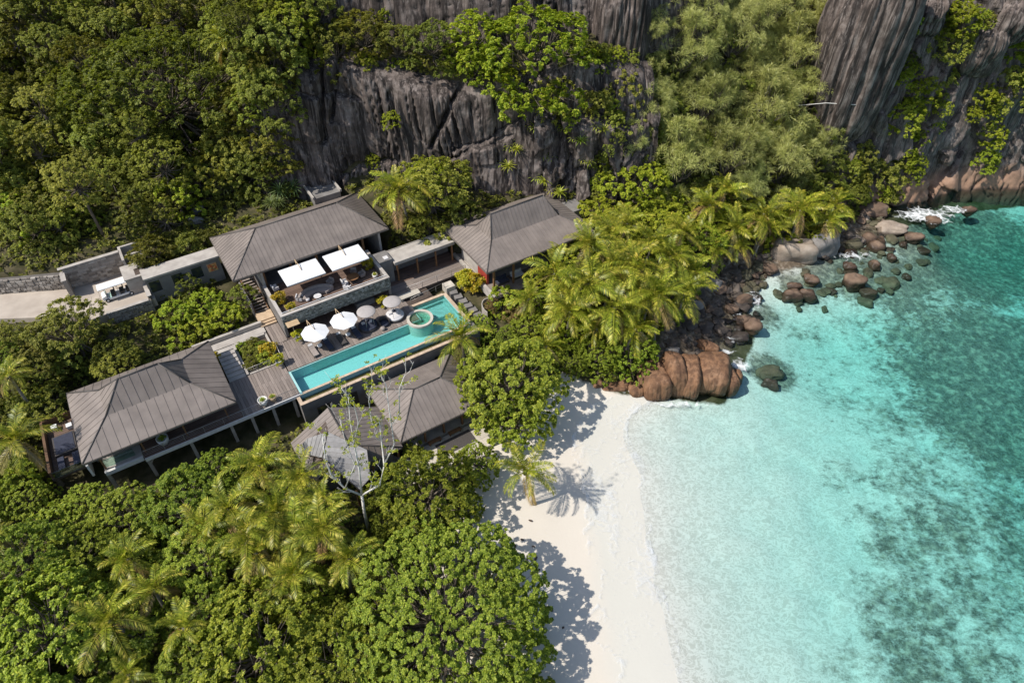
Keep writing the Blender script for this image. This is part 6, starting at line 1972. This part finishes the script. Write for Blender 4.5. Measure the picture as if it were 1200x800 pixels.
for i, (a, b, r_, lb) in enumerate(((33.6, 64.6, 9, 'yellow croton beside the red wall of the eastern villa'), (34.2, 62.8, 11, 'large yellow croton at the head of the curved steps'), (33.2, 63.8, 8, 'small yellow croton next to the deck railing end'))):
    wv = W(a, b); plant('Y', 545, 330, r_, .8, lb, 'plant', 'croton_plant', spot=(wv.x, wv.y, 6.4))
for i, (a, b, r_, lb) in enumerate(((34.0, 58.2, 9, 'dry tan shrub inside the curved stone wall'), (35.6, 56.6, 12, 'dry grassy shrub on the slope under the eastern villa'), (37.4, 55.2, 10, 'brown dry shrub further down the villa slope'))):
    wv = W(a, b); g_ = 6.2 if i == 0 else gz(wv.x, wv.y); ro = plant('T', 580, 370, r_, .4, lb, 'shrub', 'dry_shrub', spot=(wv.x, wv.y, g_))
    for c in ro.children:
        if c.name.startswith('crown'):
            c.data = c.data.copy(); c.data.materials.clear(); c.data.materials.append(M['dry'])

# ---- terrace parasols, furniture
def square_parasol(a, b, label):
    z = 9.72
    T = Thing('square_parasol', label, 'parasol', a, b, z, 'white square parasols on the terrace')
    zt, hw, hb = 12.55, 2.45, 1.75
    cv = MB(); pk = (a, b, zt + .30)
    cs = [(a - hw, b - hb, zt), (a + hw, b - hb, zt), (a + hw, b + hb, zt), (a - hw, b + hb, zt)]
    for i in range(4):
        p, q = Vector(cs[i]), Vector(cs[(i + 1) % 4])
        cv.slab([p, q, Vector(pk)], (0, 0, -.02)); cv.slab([p, q, q + (Vector((a, b, q.z)) - q) * .006, p + (Vector((a, b, p.z)) - p) * .006], (0, 0, -.14))
    T.part(cv, 'canopy', 'white_cloth')
    T.part(MB().tube([(a, b + 2.1, z), (a, b + 2.1, zt + .55)], .06, 8), 'mast', 'wood_tan', True)
    T.part(MB().tube([(a, b + 2.1, zt + .5), (a, b, zt + .42)], .045, 8).tube([(a, b, zt + .45), (a, b, zt + .2)], .04, 8), 'arm', 'wood_tan', True)
    T.part(MB().cbox(a, b + 2.1, z, .9, .7, .12), 'base', 'grey_wall')
    for i in range(4): T.part(MB().tube([(a, b, zt + .24), (a + (cs[i][0] - a) * .97, b + (cs[i][1] - b) * .97, zt - .04)], .018, 5), 'rib', 'steel')
    return T


square_parasol(13.9, 70.2, 'white square parasol over the curved sofa, left one on the terrace')
square_parasol(19.65, 70.1, 'white square parasol over the round dining table, right one on the terrace')


def chair(a, b, rot, label, mat='sofa', z=9.72, group=None):
    q = root('armchair', label, 'chair', a, b, z, group, rot)
    def p(mb, n, m): return mb.build(n, M[m], q)
    p(MB().box(-.36, .36, -.36, .36, .2, .42), 'seat', mat); p(MB().box(-.36, .36, .28, .40, .42, .85), 'backrest', mat)
    for s_ in (-1, 1): p(MB().box(s_ * .36 - .05, s_ * .36 + .05, -.34, .28, .2, .62), 'arm', mat)
    for sx in (-.3, .3):
        for sy in (-.3, .3): p(MB().cbox(sx, sy, 0, .05, .05, .2), 'leg', 'wood_brown')
    return q


def round_table(a, b, r, h, z, label, top, name='round_table'):
    T = Thing(name, label, 'table', a, b, z)
    T.part(MB().lathe([(.01, z + h - .05), (r, z + h - .05), (r, z + h), (.01, z + h)], 28, (a, b, 0)), 'tabletop', top, False)
    T.part(MB().lathe([(r * .5, z), (r * .45, z + .04), (.06, z + .08), (.06, z + h - .05)], 16, (a, b, 0)), 'pedestal', 'dark_weave', True)
    return T


round_table(19.6, 68.6, .78, .74, 9.72, 'round brown dining table under the right square parasol', 'wood_brown')
chair(18.4, 68.5, R(90), 'taupe armchair left of the round dining table', 'light_cushion')
chair(20.9, 68.9, R(-80), 'grey armchair right of the round dining table', 'sofa')
chair(20.2, 69.9, R(-20), 'grey armchair behind the round dining table', 'sofa')
chair(18.3, 67.4, R(130), 'cream armchair near the parapet beside the dining table', 'light_cushion')
T = Thing('curved_sofa', 'curved taupe sofa under the left square parasol', 'sofa', 14.6, 69.2, 9.72)
sf, bk = MB(), MB()
for i in range(10):
    a0, a1 = R(20 + i * 14), R(20 + (i + 1) * 14)
    pt = lambda r_, an, z: (14.5 + r_ * 1.25 * math.cos(an), 67.6 + r_ * math.sin(an), z)
    sf.slab([pt(1.05, a0, 10.14), pt(1.75, a0, 10.14), pt(1.75, a1, 10.14), pt(1.05, a1, 10.14)], (0, 0, -.34))
    bk.slab([pt(1.76, a0, 10.5), pt(1.98, a0, 10.5), pt(1.98, a1, 10.5), pt(1.76, a1, 10.5)], (0, 0, -.7))
T.part(sf, 'seat', 'sofa'); T.part(bk, 'backrest', 'sofa')
for an in (30, 90, 150): T.part(MB().cbox(14.5 + 1.6 * math.cos(R(an)), 67.6 + 1.4 * math.sin(R(an)), 9.72, .1, .1, .08), 'foot', 'wood_brown')
round_table(14.5, 67.7, .48, .5, 9.72, 'small pale round table before the curved sofa', 'light_cushion')
chair(12.5, 68.6, R(60), 'pale armchair at the left end of the curved sofa', 'light_cushion')
T = Thing('stool', 'small pale round stool beside the pale armchair on the terrace', 'stool', 13.3, 68.0, 9.72)
T.part(MB().lathe([(.2, 9.74), (.26, 9.9), (.24, 10.1)], 14, (13.3, 68.0, 0)), 'seat', 'light_cushion', True)
chair(10.6, 72.2, R(100), 'grey armchair in the left corner under the roof edge', 'light_cushion')
chair(16.9, 69.6, R(-60), 'taupe armchair at the right end of the curved sofa', 'sofa')


def pot(a, b, z, label, pm='white_pot', r=.36, h=.7, leaf='spiky', lr=.9, name='potted_plant'):
    T = Thing(name, label, 'potted plant', a, b, z)
    T.part(MB().lathe([(r * .62, z), (r * .9, z + h * .5), (r, z + h), (r * .86, z + h), (r * .84, z + h * .92), (.01, z + h * .9)], 18, (a, b, 0)), 'pot', pm, True)
    if leaf == 'yellow':
        me = CR['Y'][0][0]
        c = link('foliage', me, T.o); c.location = (0, 0, h * .85); c.scale = (lr, lr, lr)
    elif leaf:
        c = link('foliage', POTLEAF, T.o); c.location = (0, 0, h * .9); c.scale = (lr, lr, lr)
        c2 = link('foliage', CR['S'][0][0], T.o); c2.location = (0, 0, h * .8); c2.scale = (lr * .28,) * 3
    return T


pot(10.35, 69.6, 9.72, 'yellow leaved plant in a pot at the left parapet of the terrace', 'wood_tan', .4, .5, 'yellow', 1.1)
pot(11.0, 67.2, 9.72, 'tan planter with low yellow plant in the front left terrace corner', 'wood_tan', .5, .55, 'yellow', .8)
pot(22.4, 70.2, 9.72, 'green yellow plant at the right parapet of the terrace', 'wood_tan', .4, .5, 'yellow', 1.0)
pot(22.2, 67.6, 9.72, 'white pot with small plant in the front right terrace corner', 'white_pot', .36, .7, 'spiky', .6)
pot(10.45, 64.7, 7.0, 'white pot with green plant at the left corner of the terrace base', 'white_pot', .34, .95, 'yellow', .9)
pot(21.9, 65.2, 7.0, 'dark pot with yellow green plant under the right end of the terrace', 'grey_wall', .34, .6, 'yellow', 1.0)
pot(7.05, 62.0, 7.0, 'white egg shaped pot with yellow plant at the deck corner', 'white_pot', .45, .9, 'yellow', .9)
pot(3.5, 57.0, 7.0, 'larger white pot with plant on the edge of the west deck', 'white_pot', .55, .85, 'spiky', .6)
pot(4.6, 57.0, 7.0, 'smaller tan pot next to the larger white one on the west deck', 'wood_tan', .42, .7, 'spiky', .6)
pot(-7.1, 57.4, 6.97, 'big white tub with plant under the eave of the stilted villa', 'white_pot', .62, .9, 'spiky', .8)
T = Thing('small_square_parasol', 'small tan square parasol over the white pot at the terrace corner', 'parasol', 10.25, 65.05, 7)
T.part(MB().slab([(9.5, 64.55, 9.72), (11.0, 64.55, 9.72), (11.0, 65.6, 9.72), (9.5, 65.6, 9.72)], (0, 0, -.05)), 'canopy', 'wood_tan'); T.part(MB().tube([(10.25, 65.45, 7), (10.25, 65.45, 9.68)], .04, 8), 'pole', 'steel', True)
T.part(MB().cbox(10.25, 65.45, 7, .5, .4, .08), 'base', 'grey_wall')

# ---- pool deck furniture
def octa_parasol(a, b, label):
    z = 7.0
    T = Thing('octagonal_parasol', label, 'parasol', a, b, z, 'white octagonal parasols by the pool')
    zt, r = 9.25, 1.68
    cv = MB(); n = 8
    for i in range(n):
        a0, a1 = 2 * math.pi * (i + .5) / n, 2 * math.pi * (i + 1.5) / n
        p = Vector((a + r * math.cos(a0), b + r * math.sin(a0), zt)); q = Vector((a + r * math.cos(a1), b + r * math.sin(a1), zt)); m_ = Vector((a, b, zt + .5))
        mid = (p + q) / 2 - Vector((0, 0, -.02))
        cv.slab([p, mid, m_], (0, 0, -.015)); cv.slab([mid, q, m_], (0, 0, -.015))
    T.part(cv, 'canopy', 'white_cloth')
    T.part(MB().tube([(a - .25, b + 1.75, z), (a - .25, b + 1.75, zt + .75)], .05, 8), 'mast', 'wood_tan', True)
    T.part(MB().tube([(a - .25, b + 1.75, zt + .72), (a, b, zt + .6)], .04, 8).tube([(a, b, zt + .66), (a, b, zt + .35)], .035, 8), 'arm', 'wood_tan', True)
    T.part(MB().cbox(a - .25, b + 1.75, z, .8, .8, .1), 'base', 'grey_wall')
    for i in range(8):
        an = 2 * math.pi * (i + .5) / 8
        T.part(MB().tube([(a, b, zt + .44), (a + r * .98 * math.cos(an), b + r * .98 * math.sin(an), zt - .03)], .014, 5), 'rib', 'steel')


octa_parasol(12.05, 62.6, 'white octagonal parasol nearer the left end of the pool')
octa_parasol(15.75, 62.75, 'white octagonal parasol in the middle of the pool deck')


def lounger(a, b, rot, label, mat):
    q = root('sun_lounger', label, 'sun lounger', a, b, 7.0, 'sun loungers along the pool', rot)
    def p(mb, n, m): return mb.build(n, M[m], q)
    p(MB().box(-.36, .36, -1.0, 1.0, .22, .30), 'frame', 'dark_weave')
    mt = p(MB().box(-.33, .33, -.98, .32, .30, .42), 'mattress', mat)
    p(MB().slab([(-.33, .33, .42), (.33, .33, .42), (.33, .95, .78), (-.33, .95, .78)], (0, .06, -.11)), 'backrest', mat)
    p(MB().slab([(-.26, .66, .66), (.26, .66, .66), (.26, .9, .80), (-.26, .9, .80)], (0, .03, -.05)), 'pillow', 'light_cushion')
    for sx in (-.32, .32):
        for sy in (-.9, .85): p(MB().cbox(sx, sy, 0, .06, .06, .22), 'leg', 'dark_weave')


lounger(11.15, 61.8, R(3), 'brown grey lounger nearest the left end of the pool, in the sun', 'sofa')
lounger(13.05, 61.9, R(4), 'dark lounger in the shade of the left octagonal parasol', 'navy')
lounger(14.75, 61.9, R(2), 'dark lounger left of the table under the right octagonal parasol', 'dark_weave')
lounger(16.75, 61.9, R(4), 'dark lounger right of the table under the right octagonal parasol', 'navy')
for a, lb in ((12.1, 'small white round table between the two left loungers'), (15.75, 'small white round table between the two right loungers')):
    round_table(a, 62.2, .3, .45, 7.0, lb, 'white_paint', 'side_table')


def shade_daybed(a, b, label, mat, sa):
    z = 7.0
    T = Thing('round_daybed', label, 'daybed', a, b, z)
    T.part(MB().lathe([(1.1, z + .02), (1.22, z + .15), (1.22, z + .35), (.01, z + .35)], 28, (a, b, 0)), 'base', 'dark_weave', True)
    T.part(MB().lathe([(1.16, z + .36), (1.18, z + .45), (1.1, z + .54), (.01, z + .55)], 28, (a, b, 0)), 'mattress', mat, True)
    for i, (dx, dy) in enumerate(((-.5, .3), (.1, .55), (.5, .2))): T.part(MB().cbox(a + dx, b + dy, z + .55, .42, .3, .2, .5 * i), 'cushion', 'light_cushion' if i != 1 else 'navy')
    T.part(MB().lathe([(1.12, z + 2.22), (1.16, z + 2.26), (1.12, z + 2.31), (.6, z + 2.40), (.01, z + 2.43)], 28, (a + sa[0], b + sa[1], 0)), 'canopy', 'grey_cloth', True)
    for an in (60, 120, 240, 300):
        T.part(MB().tube([(a + 1.0 * math.cos(R(an)), b + 1.0 * math.sin(R(an)), z + .3), (a + sa[0] + .95 * math.cos(R(an)), b + sa[1] + .95 * math.sin(R(an)), z + 2.26)], .025, 6), 'post', 'steel', True)


shade_daybed(18.55, 62.5, 'round daybed with navy mattress under a taupe disc canopy', 'navy', (.15, .3))
shade_daybed(22.15, 62.35, 'round daybed with pale mattress under a taupe disc canopy, next to the spa', 'light_cushion', (.05, .45))
q = root('tub_chair', 'dark round wicker tub chair between the two daybeds', 'chair', 20.4, 61.8, 7.0)
bk = MB()
for i in range(12):
    a0, a1 = R(-30 + i * 20), R(-30 + (i + 1) * 20)
    bk.slab([(.62 * math.cos(a0), .62 * math.sin(a0), .8), (.74 * math.cos(a0), .74 * math.sin(a0), .8), (.74 * math.cos(a1), .74 * math.sin(a1), .8), (.62 * math.cos(a1), .62 * math.sin(a1), .8)], (0, 0, -.76))
bk.build('backrest', M['dark_weave'], q)
MB().lathe([(.55, .05), (.6, .2), (.6, .38), (.01, .4)], 18).build('seat', M['navy'], q, True)
T = Thing('stool', 'round grey stool beside the dark tub chair on the pool deck', 'stool', 19.85, 61.0, 7)
T.part(MB().lathe([(.24, 7.02), (.3, 7.2), (.28, 7.42), (.01, 7.43)], 16, (19.85, 61.0, 0)), 'seat', 'sofa', True)
T = Thing('serving_bench', 'long low pale bench at the shadow edge behind the spa', 'bench', 25.0, 65.0, 7)
T.part(MB().box(23.9, 26.9, 64.5, 65.5, 7.35, 7.45), 'seat', 'cream_pave'); T.part(MB().box(24.1, 24.4, 64.6, 65.4, 7, 7.35).box(26.4, 26.7, 64.6, 65.4, 7, 7.35), 'leg', 'cream_pave')

# ---- the bare white tree in front of the small pavilion
x0, y0, g0 = find_base(432, 622, .2)
ro = wroot('bare_tree', 'bare white branched tree in front of the small pavilion roof', 'tree', (x0, y0, g0))


def at_y(u, v, y):
    k = ray(u, v); t_ = y / k[1]
    return np.array([0, 0, CAM_H]) + k * t_ - np.array([x0, y0, g0])


rt_ = random.Random(9)
limbs = MB(); tips = []


def limb(pts, r0, r1, dy=(0, 0)):
    n = len(pts)
    q = [Vector(at_y(u, v, y0 + dy[0] + (dy[1] - dy[0]) * i / (n - 1))) for i, (u, v) in enumerate(pts)]
    limbs.tube(q, [.85 * (r0 + (r1 - r0) * i / (n - 1)) for i in range(n)], 7)
    for i in range(1, n):
        for k in range(3):
            s = q[i - 1].lerp(q[i], rt_.uniform(.2, 1))
            d = (q[i] - q[i - 1]).normalized() + Vector((rt_.uniform(-.9, .9), rt_.uniform(-.9, .9), rt_.uniform(-.1, .9)))
            l = rt_.uniform(.5, 1.5)
            m_ = s + d.normalized() * l * .5 + Vector((rt_.uniform(-.1, .1), rt_.uniform(-.1, .1), .05))
            e = s + d.normalized() * l + Vector((0, 0, .25 * l))
            limbs.tube([s, m_, e], [r1 * .7, r1 * .5, .012], 5)
            tips.append(e)
            for z_ in range(3):
                e2 = e + Vector((rt_.uniform(-.5, .5), rt_.uniform(-.5, .5), rt_.uniform(.1, .7)))
                limbs.tube([m_.lerp(e, rt_.uniform(.3, 1)), e2], [.018, .008], 4)
                tips.append(e2)


trk = MB(); trk.tube([(0, 0, -.6), tuple(at_y(427, 600, y0)), tuple(at_y(424, 580, y0))], [.22, .15, .13], 8)
trk.build('trunk', M['pale_bark'], ro, True)
limb([(424, 580), (404, 572), (388, 556), (381, 536), (378, 512)], .13, .05, (0, -.5))
limb([(424, 580), (445, 568), (450, 545), (447, 515), (444, 490)], .13, .05, (0, .6))
limb([(424, 580), (421, 550), (415, 520), (410, 490), (408, 462)], .12, .04, (0, .9))
limb([(450, 545), (462, 520), (456, 480), (452, 450), (446, 440)], .08, .03, (.3, 1.6))
limb([(447, 515), (468, 485), (468, 455), (474, 440)], .07, .03, (.6, -.4))
limb([(415, 520), (420, 495), (414, 470), (400, 455)], .07, .03, (.4, -.8))
limb([(404, 572), (416, 545), (404, 515), (398, 490)], .07, .03, (-.2, 1.0))
limb([(447, 515), (436, 495), (432, 470), (436, 452)], .06, .03, (.6, 1.8))
limbs.build('branches', M['pale_bark'], ro, True)
tp = np.array([tuple(t_) for t_ in tips]); sel = tp[np.random.default_rng(4).random(len(tp)) < .45]
sel = np.repeat(sel, 2, 0) + np.random.default_rng(5).normal(0, .22, (len(sel) * 2, 3))
Vv = rosettes(sel, np.tile([[0, 0, 1.]], (len(sel), 1)), 6, .24, .12, 0, .8, np.random.default_rng(6))
link('sparse_leaves', np_mesh('sparse_leaves', Vv, quads(Vv), M['bright']), ro)

# small dark thing under the trees and beach litter
T = wroot('rubbish_bin', 'dark rounded bin in the bushes left of the huge round tree', 'bin', (0, 0, 0))
x, y, g = find_base(461, 632, .5)
T.location = (x, y, g)
MB().lathe([(.36, 0), (.46, .3), (.48, .8), (.42, .95), (.2, 1.02), (.01, 1.03)], 18).build('body', M['black'], T, True)
MB().lathe([(.49, .78), (.51, .82), (.49, .86)], 18).build('rim', M['rubber'], T, True)
scraps = []
for i, (u, v) in enumerate(((625, 640), (631, 668), (618, 655), (640, 700), (645, 715), (622, 610), (660, 735), (612, 632), (628, 655), (604, 640))):
    x, y, g = find_base(u, v, 0.02)
    o = link('driftwood', boulder_mesh('driftwood', M['joist'], i + 60, 2, .2, .3)); o.location = (x, y, g + .05); o.scale = (random.uniform(.12, .3), .1, .07); o.rotation_euler = (0, 0, random.uniform(0, 3))
    tag(o, 'x', 'driftwood'); scraps.append((o, u, v, 'd'))

# low plants covering the earth
ng = 46000
px = rng.uniform(-80, 60, ng); py = rng.uniform(14, 118, ng)
pz = ground_z(px, py)
la = px * CA + py * SA; lbb = -px * SA + py * CA
bad = ((la > -18.5) & (la < 35.5) & (lbb > 54.5) & (lbb < 71.5)) | ((la > 5) & (la < 28) & (lbb > 71) & (lbb < 83)) | ((la > -12) & (la < -2) & (lbb > 78.2) & (lbb < 88)) | ((la > -45) & (la < -10) & (lbb > 79.5 - (la + 11) * .5) & (lbb < 88 - (la + 11) * .47)) | ((la > 33) & (la < 52) & (lbb > 58) & (lbb < 71)) | ((la > 11) & (la < 26) & (lbb > 41) & (lbb < 54.5))
bad |= poly_sd(px, py, sand_poly) < 1.2
bad |= poly_sd(px, py, gravel_poly) < .8
bad |= pz < .6
bad |= (py > cliff_y(px) + .5) & (px > -36) & (px < 17)
bad |= (px > 50) & (py > cliff_y(px) - 1)
k_ = ~bad
C = np.stack([px, py, pz + rng.uniform(.05, .75, ng)], 1)[k_]
Nn = np.stack([rng.normal(0, .35, len(C)), rng.normal(0, .35, len(C)) - .15, np.ones(len(C))], 1)
V = rosettes(C, Nn, 7, .48, .22, .0, .9, rng)
tag(link('ground_cover', np_mesh('ground_cover', V, quads(V), M['forest'])), 'low leafy plants covering the earth under the trees', 'undergrowth', kind='stuff')

# creeper patches on the right cliff foot
# ------------------------------------------------------------------ which one is which
ORD = ['nearest', 'second nearest', 'third nearest', 'fourth nearest', 'fifth nearest', 'sixth nearest', 'seventh nearest', 'eighth nearest', 'ninth nearest', 'tenth nearest', 'eleventh nearest', 'twelfth nearest', 'thirteenth nearest', 'fourteenth nearest', 'fifteenth nearest', 'sixteenth nearest', 'seventeenth nearest', 'eighteenth nearest', 'nineteenth nearest', 'twentieth nearest']
ORD += ['%s farther out' % o_ for o_ in ORD] + ['%s beyond those' % o_ for o_ in ORD]


def name_by_landmark(items, marks, kinds, group):
    """items: (object, u, v, key); label by the closest landmark and the rank of the distance"""
    by = {}
    for o_, u, v, key in items:
        m_ = min(marks, key=lambda q: math.hypot(q[0] - u, q[1] - v))
        by.setdefault((m_[2], key), []).append((math.hypot(m_[0] - u, m_[1] - v), o_))
    for (mk, key), l_ in by.items():
        l_.sort(key=lambda q: q[0])
        for i, (d, o_) in enumerate(l_):
            tag(o_, '%s, %s to %s' % (kinds[key], ORD[i], mk), None, group)


KN = {'F': 'dark olive broadleaf tree', 'f': 'small dark broadleaf tree', 'B': 'yellow green bushy tree', 'b': 'bright bushy tree', 'A': 'glossy green leafy tree', 'S': 'low leafy shrub', 'C': 'young feathery casuarina'}
name_by_landmark([(o_, u, v, k) for o_, u, v, k, r_ in forest], [(195, 105, 'the umbrella crowned forest tree'), (0, 0, 'the top left photo corner'), (0, 200, 'the left photo edge above the road'), (330, 180, 'the left end of the dark cliff'), (60, 320, 'the rubble retaining wall'), (225, 262, 'the boulders uphill of the main roof'), (310, 20, 'the glowing tree at the top')], KN, 'trees of the shaded forest on the left slope')
name_by_landmark([(o_, u, v, k) for o_, u, v, k, r_ in fill], [(130, 730, 'the large corner palm'), (320, 600, 'the front palm cluster'), (520, 715, 'the huge round beach tree'), (180, 540, 'the stilted villa front'), (20, 640, 'the left photo edge'), (690, 330, 'the middle of the palm grove'), (740, 220, 'the dense bush above the grove'), (930, 280, 'the pale streaked boulder'), (850, 120, 'the casuarina stand'), (100, 400, 'the olive tree by the road'), (40, 520, 'the left edge palm'), (490, 480, 'the beach pavilion'), (430, 600, 'the bare white tree')], KN, 'bushes and small trees filling the gaps')
name_by_landmark([(o_, u, v, k) for o_, u, v, k, r_ in gul], [(1060, 20, 'the top of the cliff gully'), (1070, 150, 'the middle of the cliff gully'), (1165, 150, 'the scrub strip on the rusty cliff'), (1150, 20, 'the top right rocks'), (1100, 120, 'the foot of the dome shaped cliff tree'), (1015, 205, 'the creeper green cliff foot'), (710, 150, 'the cliff left of the casuarinas'), (430, 68, 'the left end of the cliff brink'), (570, 80, 'the brink under the great tree')], {'f': 'small dark cliff bush', 'B': 'small bright cliff bush'}, 'bushes rooted in the cliff cracks')
name_by_landmark(scraps, [(616, 575, 'the lone beach palm'), (650, 720, 'the edge of the huge round tree'), (600, 640, 'the top of the beach shade')], {'d': 'dark scrap of driftwood'}, 'dark scraps of driftwood on the sand')
hk = {'grey': 'grey boulder', 'orange': 'orange boulder', 'dark': 'dark wet boulder', 'brown': 'brown boulder', 'sunk': 'greenish sunken boulder', 'pale': 'pale boulder'}


def to_uv(p):
    d = np.array(p) - np.array([0, 0, CAM_H]); z = d @ _D
    return 600 + d[0] / z * FPX, 400 - (d @ _U) / z * FPX


hm = [(1050, 320, 'the greenish sunken rock in the shallows'), (935, 345, 'the four cracked slabs'), (815, 340, 'the pale boulder among the shaded rocks'), (850, 360, 'the ochre boulder of the shore heap'), (787, 410, 'the pale boulder by the leafy bush'), (830, 405, 'the long pointed orange rock'), (1040, 268, 'the flat pale boulder below the surf'), (985, 262, 'the right end of the palm row'), (1000, 300, 'the round brown rock in the shallows'), (885, 320, 'the yellowing palm by the water')]
name_by_landmark([(o_,) + to_uv(o_.location) + (kd,) for o_, kd, s_, nm in heap_rocks], hm, hk, 'boulders heaped along the rocky shore')
for o_, kd, s_, nm in heap_rocks: o_['category'] = 'boulder'
